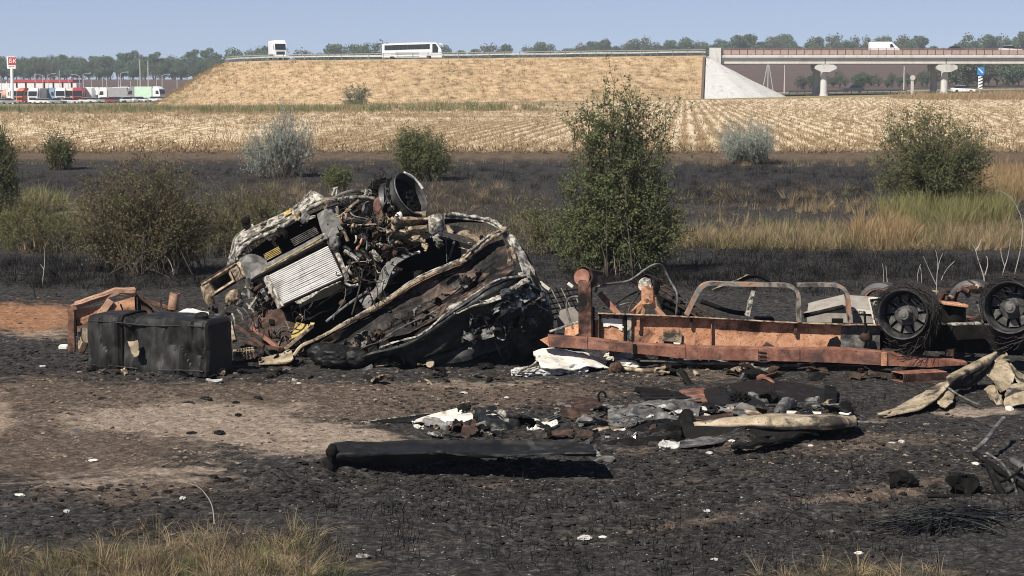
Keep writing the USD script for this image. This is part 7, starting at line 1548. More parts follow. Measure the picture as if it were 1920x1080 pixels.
# ---------------------------------------------------------------- pieces under and beside the cab
def sheet1(name, rows, mat, label, cat, n=14, m=30, t=0.01, c=0.03, cs=5, seed=0, smooth=40, group=None, **k):
    b = MB(); b.sheet([A(*r) for r in rows], n, m, t, c, cs, seed, **k); return single(name, b, mat, label, cat, group, None, smooth)
sheet1('curved_plate', [[(484, 672, 23.2), (510, 667, 23.2), (540, 656, 23.3), (546, 655, 23.25)], [(486, 683, 22.9), (512, 682, 22.85), (540, 680, 22.85), (550, 672, 22.9)]], 'tan_plastic', 'curved pale plate lying left of the black bulging lump', 'plate', seed=2, c=0.015)
b = MB(); o = at(458, 664, 23.2); b.obox(o, np.linalg.qr(np.array([[0.96, 0.25, 0.1], [-0.25, 0.95, 0.1], [-.1, -.1, 1]]).T)[0].T, (0.26, 0.2, 0.11), 0.012); PB = thing('perforated_box', 'rusty box with rows of holes on the ground right of the black tank', 'box', on_ground(*o[:2])); part(PB, 'body', b, 'burnt_tan')
for i_ in range(6):
    for j_ in range(3):
        b = MB(); b.lathe([(0, 0), (0.011, 0), (0.011, 0.012), (0, 0.012)], at(445 + i_ * 5, 657 + j_ * 5 + i_ * -0.8, 23.08), (0, -1, 0.1), 8); part(PB, 'hole', b, 'soot')
b = MB(); b.blob(at(628, 668, 22.75), (0.24, 0.2, 0.15), 0.22, 4, 3, 2.2); b.blob(at(668, 670, 22.75), (0.18, 0.18, 0.12), 0.25, 3, 5, 2.5); b.blob(at(600, 662, 22.9), (0.15, 0.15, 0.12), 0.25, 3, 8, 2.5); single('melted_bag', b, 'soot_gloss', 'shiny black bulging melted lump under the cab sill', 'lump', smooth=True)
b = MB(); b.blob(at(745, 676, 22.7), (0.11, 0.1, 0.1), 0.3, 3, 9, 2.5); single('charred_block', b, 'soot', 'black charred block under the crushed roof', 'block', smooth=40)
b = MB(); b.lathe([(0, -0.03), (0.04, -0.02), (0.055, 0.0), (0.05, 0.02), (0, 0.03)], at(807, 682, 22.55), (-0.3, -0.9, 0.4), 20); single('lamp_lens', b, 'tan_plastic', 'small round yellowish disc at the bottom of the crushed roof', 'disc', smooth=40)
sheet1('tan_shard', [[(700, 685, 22.7), (722, 674, 22.75), (735, 668, 22.8)], [(706, 689, 22.65), (728, 683, 22.65), (738, 676, 22.7)]], 'burnt_tan', 'narrow tan shard left of the charred block', 'shard', 6, 12)
b = MB(); b.blob(at(848, 622, 22.6), (0.05, 0.02, 0.03), 0.5, 2, 3, 4); single('pale_scrap', b, 'burnt_tan', 'small pale scrap stuck on the black roof', 'scrap')
for k, (x, y, w_, mt, lab) in enumerate(((470, 700, 60, 'soot_gloss', 'flat black strip right of the tank foot'), (400, 716, 34, 'ash_white', 'thin white strip below the right foot of the tank'), (550, 716, 12, 'ash_white', 'small white strip on the soil below the curved plate'))):
    g_ = grounds_at([x - w_ / 2, x, x + w_ / 2], [y + 2, y + 1, y - 1]); g_[:, 2] += 0.02; h_ = g_ + (0, 0.12, 0.015)
    b = MB(); b.sheet([g_, h_], 6, 20, 0.012, 0.03, 7, k, ragged=0.25); single('strip', b, mt, lab, 'strip', smooth=40)
b = MB(); b.obox(at(1153, 702, 22.1), np.eye(3), (0.13, 0.12, 0.24), 0.02); b.blob(at(1155, 692, 22.1), (0.085, 0.08, 0.08), 0.3, 3, 4, 3); single('charred_stump', b, 'rust_dark', 'short dark burnt stump right of the white metal sheet', 'stump', smooth=40)
# white metal sheet before the trailer tip
sheet1('sheet_metal', [[(1000, 655, 22.5), (1030, 651, 22.55), (1062, 655, 22.6), (1100, 664, 22.7), (1140, 676, 22.7)], [(1004, 676, 22.1), (1030, 688, 21.95), (1060, 688, 22.0), (1100, 685, 22.1), (1145, 686, 22.4)], [(1018, 690, 21.95), (1036, 694, 21.85), (1065, 693, 21.9), (1105, 690, 22.0), (1150, 690, 22.3)]], 'white_sheet', 'large crumpled white metal sheet in front of the trailer tip', 'sheet', 24, 50, 0.01, 0.05, 3.5, 3, ragged=0.08)
b = MB(); b.tube(A((970, 700, 21.9), (984, 692, 22.0), (1000, 684, 22.1), (1012, 668, 22.3)), 0.014, 8, n=20); b.tube(A((978, 699, 21.9), (1000, 690, 21.95), (1020, 686, 22.0)), 0.01, 8, n=14); single('bent_strip', b, 'burnt_white', 'bent pale strips under the left edge of the white sheet', 'strip', smooth=True)
for k, (x, y, mt, lab) in enumerate(((985, 697, 'ash_white', 'white crumpled scrap left below the white sheet'), (1030, 698, 'ash_white', 'white scrap under the middle of the white sheet'), (1075, 697, 'ash_white', 'white scrap under the right half of the white sheet'), (1160, 672, 'white_sheet', 'small white cap under the trailer rail'), (1172, 690, 'chalk', 'pale scrap right of the burnt stump'))):
    g_ = ground_at(x, y + 3); b = MB(); b.blob(g_ + (0, 0, 0.04), (0.13, 0.06, 0.05), 0.5, 3, k, 3, ridged=True); single('white_scrap', b, mt, lab, 'scrap', smooth=40)
b = MB(); g_ = grounds_at([1165, 1195, 1230, 1258, 1270], [697, 700, 701, 694, 689]); g_[:, 2] += (0.03, 0.03, 0.03, 0.06, 0.10); b.tube(g_, [0.02, 0.03, 0.035, 0.035, 0.03], 8, n=30, rough=0.01); single('bent_tube', b, 'burnt_tan', 'pale bent tube on the soil below the trailer rail', 'tube', smooth=True)

# ---------------------------------------------------------------- foreground wreckage
DY = [0.0]; DRY = [None]
def aq(px, py, Y):
    q = at(px, py, Y + DY[0])
    if DRY[0] is not None: DRY[0].append(q)
    return q
def A(*l): return [aq(*p) for p in l]
def settle(build, sink=0.03, low=0.05):
    """finds how far away a piece lies: its low points rest on the ground"""
    global part, single, thing
    keep = part, single, thing
    part = single = thing = lambda *a, **k: ''
    for _ in range(3):
        DRY[0] = []; MB.dry = True; build(); MB.dry = False; P = np.array(DRY[0]); DRY[0] = None
        gap = np.quantile(P[:, 2] - terr(P[:, 0], P[:, 1]), low) + sink
        DY[0] += float(np.clip(gap, -1, 1)) * 5.0
    part, single, thing = keep
    build(); DY[0] = 0.0

def _piece_0():
    # long dark channel
    Y1 = 17.75
    top_b = [(626, 829), (660, 827.5), (760, 827), (860, 826), (980, 828), (1060, 832), (1105, 839)]; top_f = [(630, 851), (700, 852), (790, 850), (870, 851), (960, 853), (1050, 851), (1118, 852)]; low = [(616, 884), (690, 876), (780, 864), (860, 856), (960, 855), (1050, 853), (1118, 853.5)]
    sheet1('bumper_beam', [[(x, y, Y1 + 0.32) for x, y in top_b], [(x, y - 7, Y1 + 0.10) for x, y in top_f], [(x, y, Y1 - 0.02) for x, y in top_f], [(x, (y + l[1]) / 2, Y1 + 0.05) for (x, y), l in zip(top_f, low)], [(x, y, Y1 + 0.14) for x, y in low]], 'soot_gloss', 'long dark channel lying across the foreground soil', 'beam', 34, 110, 0.014, 0.03, 4, 5, smooth=28, facet=(24, 0.025))
    b = MB(); b.obox(aq(622, 856, Y1 + 0.05), np.eye(3), (0.06, 0.2, 0.2), 0.02); b.blob(aq(622, 846, Y1), (0.05, 0.06, 0.06), 0.3, 2, 3); b.blob(aq(618, 872, Y1), (0.06, 0.06, 0.07), 0.4, 2, 6); single('beam_end', b, 'soot', 'torn black end of the long dark channel', 'beam end', smooth=40)
settle(_piece_0, low=0.02)
def _piece_0b():
    sheet1('white_edge_strip', [[(1085, 834, 17.8), (1108, 838, 17.8), (1125, 850, 17.65), (1143, 860, 17.5)], [(1085, 838, 17.7), (1106, 843, 17.7), (1120, 855, 17.55), (1138, 864, 17.42)]], 'burnt_white', 'bent pale strip at the right tip of the long channel', 'strip', 6, 24, 0.01, 0.01)
    sheet1('leaf_plate', [[(1104, 870, 17.2), (1120, 862, 17.3), (1146, 858, 17.4), (1152, 862, 17.35)], [(1110, 882, 16.9), (1126, 878, 16.95), (1142, 870, 17.1), (1152, 864, 17.3)]], 'burnt_grey', 'small grey plate just right of the long channel', 'plate', 8, 16, 0.01, 0.03)
settle(_piece_0b)
def _piece_1():
    # narrow blade and white crumpled debris
    sheet1('blade', [[(655, 795, 18.95), (720, 785, 19.1), (790, 778, 19.3), (806, 776, 19.4)], [(658, 797, 18.85), (720, 794, 18.8), (780, 791, 18.9), (806, 786, 19.0)]], 'soot', 'thin pointed black blade left of the crumpled white heap', 'blade', 8, 30, 0.012, 0.01)
    b = MB(); b.tube(A((655, 795.5, 18.85), (715, 787, 19.0), (770, 780, 19.2), (806, 775, 19.35)), 0.008, 6, n=20); single('blade_rod', b, 'burnt_white', 'pale edge rod along the black blade', 'rod', smooth=True)
settle(_piece_1)
def _piece_2():
    CH = thing('crumpled_heap', 'heap of crumpled white and black sheet metal in the foreground', 'scrap heap', ground_at(870, 812))
    def ch(nm, rows, mt, seed=0, **k): 
        b = MB(); b.sheet([A(*r) for r in rows], k.pop('n', 14), k.pop('m', 30), k.pop('t', 0.01), k.pop('c', 0.02), k.pop('cs', 6), seed, facet=(16, 0.035), **k); part(CH, nm, b, mt, 25)
    ch('white_flap', [[(771, 793, 18.9), (800, 784, 19.1), (840, 775, 19.3), (870, 768, 19.4)], [(779, 796, 18.6), (805, 791, 18.75), (842, 782, 18.9), (880, 774, 19.0)]], 'white_sheet', 2, c=0.015)
    ch('pale_sheet', [[(795, 806, 18.55), (825, 784, 18.75), (860, 775, 18.9), (886, 770, 19.0)], [(796, 809, 18.5), (830, 800, 18.55), (865, 795, 18.6), (893, 800, 18.6)]], 'white_sheet', 3, ragged=0.1)
    ch('orange_edge', [[(797, 803, 18.5), (810, 800, 18.5), (823, 796, 18.5)], [(798, 809, 18.45), (812, 806, 18.45), (822, 802, 18.45)]], 'burnt_tan', 4)
    ch('side_flap', [[(778, 800, 18.6), (785, 797, 18.6), (793, 800, 18.6)], [(780, 810, 18.45), (788, 810, 18.42), (794, 808, 18.45)]], 'white_sheet', 5)
    ch('black_hood', [[(888, 766, 19.1), (905, 761, 19.1), (935, 763, 19.1), (950, 777, 19.0)], [(890, 792, 18.7), (915, 785, 18.6), (945, 790, 18.6), (968, 792, 18.7)], [(892, 800, 18.6), (930, 808, 18.4), (965, 812, 18.35), (992, 815, 18.35)]], 'cab_black', 6, c=0.08, n=24, m=40)
    ch('glossy_flap', [[(912, 768, 18.85), (930, 766, 18.85), (950, 775, 18.85)], [(912, 784, 18.62), (935, 787, 18.6), (962, 793, 18.6)]], 'burnt_white', 7, c=0.05)
    ch('white_strip', [[(968, 786, 18.9), (1000, 787, 18.95), (1025, 791, 18.95)], [(985, 795, 18.7), (1005, 797, 18.7), (1030, 795, 18.75)]], 'white_sheet', 8)
    ch('white_strip', [[(988, 802, 18.5), (1015, 798, 18.6), (1044, 791, 18.7)], [(990, 808, 18.4), (1015, 805, 18.45), (1046, 797, 18.6)]], 'white_sheet', 9, c=0.01)
    ch('rib', [[(985, 795, 18.75), (1015, 789, 18.8), (1050, 780, 18.9)], [(988, 798, 18.7), (1016, 793, 18.75), (1052, 784, 18.85)]], 'burnt_grey', 10, c=0.01)
    ch('grey_wedge', [[(866, 805, 18.5), (885, 808, 18.45), (900, 812, 18.4)], [(868, 816, 18.3), (890, 822, 18.2), (908, 822, 18.2)]], 'burnt_grey', 11)
    ch('knob', [[(858, 763, 19.2), (868, 758, 19.2), (879, 762, 19.2)], [(860, 771, 19.1), (870, 772, 19.1), (880, 770, 19.1)]], 'soot', 12, c=0.06)
    ch('ash_lump', [[(895, 795, 18.5), (915, 790, 18.5), (930, 798, 18.5)], [(900, 815, 18.2), (925, 815, 18.2), (945, 815, 18.2)]], 'burnt_grey', 13, c=0.12, cs=9)
settle(_piece_2)
def _piece_3():
    sheet1('white_sliver', [[(985, 816, 18.2), (1015, 812, 18.25), (1040, 808, 18.3)], [(988, 820, 18.1), (1015, 817, 18.15), (1042, 811, 18.2)]], 'burnt_white', 'pale torn sliver right below the crumpled heap', 'sliver', 6, 20, 0.01, 0.03)
settle(_piece_3)
def _piece_4():
    # rusty slab with loop handle
    SL = thing('slab', 'flat rusty brown slab with a wire loop handle near the middle of the foreground', 'slab', ground_at(1090, 782))
    def sl(nm, rows, mt, seed=0, c=0.03, **k):
        b = MB(); b.sheet([A(*r) for r in rows], 12, 26, 0.02, c, 5, seed, **k); part(SL, nm, b, mt, 40)
    sl('plate', [[(1060, 752, 19.9), (1100, 745, 20.1), (1136, 748, 20.1)], [(1068, 776, 19.2), (1105, 778, 19.2), (1142, 770, 19.4)]], 'rust_dark')
    sl('torn_side', [[(1033, 752, 19.9), (1050, 755, 19.7), (1072, 762, 19.5)], [(1038, 760, 19.6), (1056, 772, 19.3), (1078, 780, 19.2)]], 'burnt_grey', 2, 0.05, ragged=0.15)
    b = MB(); b.tube(A((1124, 752, 19.8), (1122, 742, 19.8), (1126, 735, 19.8), (1133, 736, 19.8), (1136, 746, 19.8)), 0.012, 6, n=20); part(SL, 'handle', b, 'soot', True)
settle(_piece_4)
def _piece_5():
    # dark panel with pinkish end
    DP = thing('dark_panel', 'large dark flat panel with a pinkish scorched left corner', 'panel', ground_at(1420, 772))
    def dp(nm, rows, mt, seed=0, c=0.01, n=14, m=40, t=0.02, **k):
        b = MB(); b.sheet([A(*r) for r in rows], n, m, t, c, 3, seed, **k); part(DP, nm, b, mt, 40)
    dp('panel', [[(1318, 732, 20.6), (1400, 716, 21.0), (1450, 714, 21.1), (1500, 720, 20.9), (1546, 731, 20.5)], [(1330, 754, 19.8), (1400, 752, 19.8), (1450, 752, 19.8), (1500, 758, 19.7), (1545, 768, 19.5)], [(1352, 772, 19.4), (1400, 772, 19.4), (1450, 771, 19.4), (1500, 771, 19.4), (1540, 770, 19.45)]], 'soot_gloss', 3)
    dp('pink_corner', [[(1273, 733, 20.5), (1295, 729, 20.6), (1320, 728, 20.7)], [(1300, 752, 20.0), (1320, 752, 20.0), (1345, 752, 20.0)]], 'rust_brown', 4)
    dp('end_box', [[(1546, 730, 20.45), (1568, 733, 20.4)], [(1545, 768, 19.5), (1568, 766, 19.55)]], 'soot', 5, m=8, t=0.1)
    dp('edge_bar', [[(1190, 726, 20.7), (1235, 730, 20.6), (1275, 737, 20.4)], [(1191, 732, 20.5), (1235, 739, 20.35), (1300, 752, 20.0)]], 'soot', 6)
    dp('peak', [[(1418, 708, 21.2), (1430, 703, 21.3), (1452, 716, 21.1)], [(1420, 712, 21.1), (1432, 709, 21.1), (1452, 719, 20.9)]], 'rust_brown', 7, n=6, m=10)
    b = MB(); b.hull(A((1390, 701, 21.5), (1464, 701, 21.5), (1464, 718, 21.2), (1392, 716, 21.2), (1464, 702, 21.8), (1390, 702, 21.8))); part(DP, 'rear_box', b, 'soot_gloss')
    b = MB(); b.tube(A((1390, 712, 21.1), (1394, 700, 21.2)), 0.015, 6); part(DP, 'peg', b, 'burnt_grey')
    b = MB(); b.beam(aq(1407, 737, 20.05), aq(1438, 753, 19.7), 0.06, 0.03); part(DP, 'bar', b, 'burnt_grey')
    b = MB(); b.blob(aq(1386, 752, 19.8), (0.09, 0.09, 0.08), 0.5, 3, 8, 4, ridged=True); part(DP, 'burnt_hub', b, 'soot', 40)
    for a_, b2, mt in (((1200, 742, 20.3), (1260, 744, 20.2), 'soot'), ((1210, 750, 20.0), (1295, 748, 20.1), 'soot_gloss'), ((1205, 738, 20.4), (1217, 750, 20.0), 'soot'), ((1370, 772, 19.3), (1400, 782, 19.0), 'burnt_tan')):
        b = MB(); b.beam(aq(*a_), aq(*b2), 0.07, 0.05); part(DP, 'broken_bar', b, mt)
settle(_piece_5)
def _piece_6():
    # ash heap with charred plates in the middle
    AH = thing('ash_heap', 'heap of charred plates and white ash in the middle of the foreground', 'ash heap', ground_at(1230, 800))
    def ah(nm, rows, mt, seed=0, c=0.05, n=16, m=36, t=0.012, cs=5, **k):
        b = MB(); b.sheet([A(*r) for r in rows], n, m, t, c * 0.5, cs, seed, facet=(22, c * 0.6), **k); part(AH, nm, b, mt, 28)
    ah('grey_plate', [[(1140, 770, 19.4), (1160, 765, 19.5), (1180, 768, 19.4)], [(1140, 795, 18.7), (1165, 800, 18.6), (1190, 798, 18.6)]], 'burnt_grey', 2, 0.02)
    ah('ash_bed', [[(1150, 765, 19.6), (1200, 756, 19.8), (1260, 754, 19.8), (1310, 757, 19.8)], [(1170, 780, 19.1), (1210, 774, 19.1), (1260, 774, 19.1), (1310, 776, 19.1)], [(1190, 800, 18.6), (1220, 792, 18.6), (1260, 790, 18.7), (1300, 788, 18.8)]], 'burnt_grey', 3, 0.10, cs=7, n=26, m=50)
    ah('white_ash', [[(1180, 768, 19.35), (1220, 760, 19.5), (1262, 757, 19.6), (1285, 766, 19.4)], [(1200, 782, 18.95), (1230, 782, 18.9), (1265, 780, 18.95), (1290, 776, 19.1)]], 'ash_white', 4, 0.10, cs=9, n=18, m=40, ragged=0.4, hs=9)
    ah('charred_skirt', [[(1110, 825, 18.2), (1150, 812, 18.4), (1200, 802, 18.45), (1270, 792, 18.55)], [(1112, 822, 18.0), (1150, 822, 18.0), (1205, 818, 18.05), (1275, 806, 18.3)], [(1108, 838, 18.0), (1150, 845, 17.85), (1205, 845, 17.85), (1272, 836, 18.1)]], 'soot', 5, 0.08, n=24, m=50)
    ah('speckled_crust', [[(1125, 818, 18.1), (1160, 806, 18.3), (1195, 802, 18.3)], [(1128, 823, 17.95), (1160, 822, 17.95), (1192, 820, 17.95)]], 'ash_white', 6, 0.06, cs=10, ragged=0.5, hs=12)
    ah('block', [[(1270, 790, 18.7), (1285, 770, 18.9), (1300, 778, 18.8)], [(1275, 800, 18.5), (1298, 798, 18.5), (1300, 785, 18.6)]], 'soot', 7)
    ah('white_tag', [[(1320, 775, 19.0), (1330, 777, 19.0)], [(1326, 789, 18.75), (1338, 788, 18.75)]], 'white_sheet', 8, 0.01, n=6, m=6)
    ah('white_tag', [[(1313, 762, 19.5), (1322, 763, 19.5)], [(1318, 768, 19.3), (1326, 768, 19.3)]], 'white_sheet', 9, 0.01, n=6, m=6)
    ah('lath', [[(1300, 783, 18.8), (1340, 779, 18.9), (1374, 774, 19.0)], [(1300, 790, 18.6), (1340, 787, 18.7), (1375, 781, 18.9)]], 'rust_dark', 10, 0.02)
    for p_ in ([(1165, 790), (1180, 783), (1195, 788), (1190, 798)], [(1172, 795), (1190, 780), (1205, 785)], [(1160, 785), (1175, 781), (1198, 782), (1200, 795)]):
        b = MB(); b.tube([aq(x, y, 18.5) for x, y in p_], 0.007, 5, n=20); part(AH, 'wire_loop', b, 'burnt_grey', True)
settle(_piece_6)
def _piece_7():
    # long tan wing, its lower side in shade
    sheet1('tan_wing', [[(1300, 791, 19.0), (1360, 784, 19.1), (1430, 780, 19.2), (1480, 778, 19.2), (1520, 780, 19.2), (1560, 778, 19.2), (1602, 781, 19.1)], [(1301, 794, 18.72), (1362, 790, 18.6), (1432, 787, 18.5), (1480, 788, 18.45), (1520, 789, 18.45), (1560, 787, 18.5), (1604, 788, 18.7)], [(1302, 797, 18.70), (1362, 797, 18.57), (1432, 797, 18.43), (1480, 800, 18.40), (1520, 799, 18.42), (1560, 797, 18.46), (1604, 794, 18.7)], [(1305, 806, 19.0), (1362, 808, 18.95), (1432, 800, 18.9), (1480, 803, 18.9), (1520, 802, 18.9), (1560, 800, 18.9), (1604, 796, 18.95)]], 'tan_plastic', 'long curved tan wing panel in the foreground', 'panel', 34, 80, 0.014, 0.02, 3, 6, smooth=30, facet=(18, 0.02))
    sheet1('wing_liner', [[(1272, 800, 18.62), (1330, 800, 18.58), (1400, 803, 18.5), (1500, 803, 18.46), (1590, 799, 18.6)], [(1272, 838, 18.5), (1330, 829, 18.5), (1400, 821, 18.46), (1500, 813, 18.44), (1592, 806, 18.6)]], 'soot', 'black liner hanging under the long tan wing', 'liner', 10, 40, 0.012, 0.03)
settle(_piece_7, low=0.03)
def _piece_7b():
    sheet1('grey_wedge', [[(1275, 828, 17.9), (1320, 820, 18.2), (1365, 819, 18.25)], [(1273, 838, 17.75), (1320, 833, 17.8), (1360, 826, 18.0)]], 'burnt_grey', 'grey plate lying on the soil under the tan wing', 'plate', 8, 20, 0.012, 0.02)
    sheet1('charred_roll', [[(1370, 835, 17.75), (1420, 825, 18.0), (1480, 812, 18.4), (1500, 810, 18.4)], [(1372, 840, 17.6), (1420, 834, 17.75), (1485, 820, 18.1), (1506, 815, 18.2)]], 'soot', 'charred roll lying under the right end of the tan wing', 'roll', 10, 30, 0.03, 0.06)
    for k, (xa, ya, xb, yb, mt, lab) in enumerate(((1475, 773, 1540, 775, 'white_sheet', 'thin white lath on top of the tan wing'), (1575, 774, 1594, 776, 'white_sheet', 'short white lath at the right end of the tan wing'))):
        b = MB(); b.beam(aq(xa, ya, 19.25), aq(xb, yb, 19.2), 0.08, 0.02); single('lath', b, mt, lab, 'lath')
settle(_piece_7b)
# ash patch below
b = MB(); b.sheet([list(grounds_at([1225, 1260, 1300], [842, 840, 842]) + (0, 0, 0.02)), list(grounds_at([1228, 1262, 1296], [851, 852, 850]) + (0, 0, 0.03))], 12, 26, 0.02, 0.05, 9, 3, ragged=0.5, hs=9); single('ash_patch', b, 'ash_white', 'patch of white ash on the soil under the tan wing', 'ash', smooth=True)
def _piece_8():
    # folded tan strips at the right
    TS = thing('tan_strip', 'long bent tan plastic strip reaching up to the right edge', 'strip', ground_at(1690, 780))
    def ts(nm, rows, mt, seed=0, c=0.02, n=14, m=40, t=0.012, **k):
        b = MB(); b.sheet([A(*r) for r in rows], n, m, t, c, 4, seed, facet=(10, 0.02), **k); part(TS, nm, b, mt, 28)
    ts('lower_strip', [[(1624, 782, 19.4), (1668, 768, 19.6), (1720, 742, 20.0), (1755, 722, 20.3), (1773, 713, 20.4)], [(1660, 783, 19.0), (1690, 776, 19.1), (1730, 765, 19.3), (1762, 742, 19.7), (1780, 722, 20.0)]], 'tan_plastic', 2)
    ts('dark_start', [[(1610, 786, 19.3), (1640, 775, 19.5), (1668, 768, 19.6)], [(1625, 790, 19.0), (1650, 787, 19.0), (1675, 780, 19.1)]], 'soot', 3)
    ts('upper_strip', [[(1775, 709, 20.4), (1800, 692, 20.7), (1835, 674, 21.0), (1866, 659, 21.2)], [(1777, 720, 20.15), (1806, 702, 20.4), (1840, 682, 20.75), (1870, 662, 21.05)], [(1782, 730, 20.35), (1815, 716, 20.6), (1850, 694, 20.9), (1868, 672, 21.15)]], 'tan_plastic', 4)
    ts('inner_fold', [[(1778, 722, 20.2), (1815, 705, 20.5), (1862, 672, 21.0)], [(1790, 731, 20.4), (1825, 722, 20.6), (1862, 685, 21.0)]], 'cab_brown', 5)
    ts('tongue', [[(1762, 742, 19.9), (1775, 728, 20.1), (1790, 738, 20.0)], [(1758, 756, 19.6), (1772, 763, 19.4), (1786, 752, 19.6)]], 'tan_plastic', 6)
    b = MB(); b.tube(A((1775, 725, 20.0), (1800, 742, 19.8), (1842, 762, 19.5)), 0.012, 6, n=12); part(TS, 'rod', b, 'burnt_grey', True)
settle(_piece_8)
def _piece_9():
    TC = thing('tan_casing', 'crushed tan plastic casing at the right edge', 'casing', ground_at(1885, 768))
    def tc(nm, rows, mt, seed=0, c=0.025, n=14, m=26, t=0.012, **k):
        b = MB(); b.sheet([A(*r) for r in rows], n, m, t, c, 5, seed, facet=(9, 0.025), **k); part(TC, nm, b, mt, 28)
    tc('front_face', [[(1868, 679, 20.5), (1882, 688, 20.3), (1902, 705, 20.1)], [(1858, 697, 20.2), (1872, 712, 20.0), (1895, 725, 19.9)], [(1851, 703, 20.1), (1868, 722, 19.8), (1878, 733, 19.7)]], 'tan_plastic', 2)
    tc('top_fold', [[(1866, 678, 20.6), (1878, 665, 20.8), (1887, 661, 20.9)], [(1880, 690, 20.4), (1888, 680, 20.5), (1892, 678, 20.6)]], 'tan_plastic', 3)
    tc('rear_face', [[(1886, 661, 20.9), (1893, 678, 20.6), (1910, 698, 20.4), (1922, 706, 20.3)], [(1880, 684, 20.4), (1895, 700, 20.2), (1908, 716, 20.1), (1925, 730, 20.0)]], 'tan_plastic', 4)
    tc('lower_fold', [[(1845, 730, 19.9), (1862, 722, 20.0), (1875, 738, 19.8)], [(1858, 745, 19.6), (1870, 756, 19.5), (1882, 768, 19.3)]], 'tan_plastic', 5)
    tc('bulge', [[(1888, 730, 19.8), (1905, 722, 19.8), (1925, 724, 19.8)], [(1884, 750, 19.4), (1905, 745, 19.3), (1928, 745, 19.3)], [(1883, 763, 19.3), (1900, 762, 19.2), (1928, 755, 19.3)]], 'tan_plastic', 6, 0.03)
    tc('dark_inside', [[(1870, 715, 20.3), (1900, 712, 20.3), (1925, 715, 20.3)], [(1866, 752, 19.9), (1890, 765, 19.6), (1925, 760, 19.7)]], 'soot', 7)
    tc('tip', [[(1885, 765, 19.2), (1893, 763, 19.2), (1899, 768, 19.2)], [(1887, 770, 19.1), (1893, 771, 19.1), (1898, 771, 19.1)]], 'chalk', 8, 0.01)
settle(_piece_9)
def _piece_10():
    # rusty hollow section and pale bent strip by the wheel
    HS = thing('hollow_section', 'short rust-red hollow section on the black ground left of the tan strip', 'section', ground_at(1712, 716))
    p_ = grounds_at([1682, 1764], [719, 712]); a_, b2 = p_[0] + (0, 0, 0.05), p_[1] + (0, 0, 0.05)
    d_ = unit(b2 - a_); s_ = unit(np.cross(d_, (0, 0, 1)))
    for off, w_, h_, nm in ((0.05, 0.22, 0.012, 'top'), (-0.045, 0.22, 0.012, 'bottom')):
        m = MB(); m.beam(a_ + (0, 0, off), b2 + (0, 0, off), w_, h_); part(HS, nm, m, 'rust_brown')
    for sd_ in (-1, 1):
        m = MB(); m.beam(a_ + s_ * 0.105 * sd_, b2 + s_ * 0.105 * sd_, 0.012, 0.085); part(HS, 'side', m, 'rust_dark')
    b = MB(); b.beam(aq(1724, 699, 21.4), aq(1774, 690, 21.6), 0.09, 0.012, (0, 0, 1)); b.beam(aq(1774, 690, 21.6), aq(1808, 696, 21.5), 0.09, 0.012, (0, 0, 1)); single('bent_strip', b, 'burnt_white', 'bent pale strip behind the rust-red hollow section', 'strip')
settle(_piece_10)
def _piece_11():
    # curled bark-like scrap at the left
    sheet1('curled_scrap', [[(132, 810, 18.6), (150, 806, 18.8), (175, 812, 18.7)], [(140, 818, 18.4), (158, 822, 18.25), (176, 816, 18.5)]], 'burnt_grey', 'flat half of a curled dark scrap on the bare soil at the left', 'scrap', 8, 18, 0.012, 0.02)
    sheet1('curled_scrap', [[(156, 820, 18.35), (185, 812, 18.5), (214, 800, 18.7)], [(158, 823, 18.25), (190, 817, 18.35), (215, 804, 18.6)]], 'soot', 'upright black half of the curled scrap at the left', 'scrap', 8, 18, 0.012, 0.015)
    
settle(_piece_11)
# torn burnt sheets, laths and lumps that tie the pile together
rr_ = np.random.default_rng(91)
PL = thing('scrap_pile', 'low pile of torn charred sheets and laths joining the debris right of the middle', 'scrap pile', ground_at(1300, 800))
def strew(parent, px, py, size, mat, k, lift=0.05):
    g_ = ground_at(px, py) + (0, 0, lift); an = rr_.uniform(0, 6.28); a_ = np.array([math.cos(an), math.sin(an), rr_.normal(0, .25)]) * size; b_ = np.array([-math.sin(an), math.cos(an), rr_.normal(0, 0.35)]) * size * rr_.uniform(0.3, 0.8)
    b = MB(); b.sheet([[g_ - a_ - b_, g_ - b_, g_ + a_ - b_], [g_ - a_, g_ + (0, 0, size * .25), g_ + a_], [g_ - a_ + b_, g_ + b_, g_ + a_ + b_]], 12, 16, 0.010, size * 0.12, 6, k, ragged=0.3, hs=9, facet=(12, size * 0.22)); part(parent, 'torn_sheet', b, mat, 26)
for k in range(54):
    x = rr_.uniform(1090, 1600); y = np.interp(x, [1090, 1250, 1400, 1600], [800, 785, 775, 785]) + rr_.normal(0, 20)
    strew(PL, x, y, rr_.uniform(0.06, 0.28), str(rr_.choice(['soot', 'soot', 'soot_gloss', 'burnt_grey', 'rust_dark', 'burnt_grey', 'burnt_tan'])), k)
for k in range(16):
    x = rr_.uniform(1100, 1600); g_ = ground_at(x, rr_.uniform(750, 830)) + (0, 0, 0.06); an = rr_.normal(0.2, 0.5); d_ = np.array([math.cos(an), math.sin(an), rr_.normal(0, .1)]) * rr_.uniform(0.15, 0.5)
    b = MB(); b.beam(g_ - d_, g_ + d_, rr_.uniform(.02, .06), 0.02); part(PL, 'lath', b, str(rr_.choice(['soot', 'burnt_grey', 'burnt_tan'])))
P2_ = thing('scrap_pile', 'loose torn scraps strewn round the crumpled white and black heap', 'scrap pile', ground_at(930, 815))
for k in range(22): strew(P2_, rr_.uniform(760, 1080), 806 + rr_.normal(0, 14), rr_.uniform(0.05, 0.2), str(rr_.choice(['soot', 'burnt_grey', 'burnt_white', 'soot_gloss', 'rust_dark'])), 100 + k, 0.03)
P3_ = thing('scrap_pile', 'burnt scraps lying under the trailer rail and before the trailer wheels', 'scrap pile', ground_at(1500, 705))
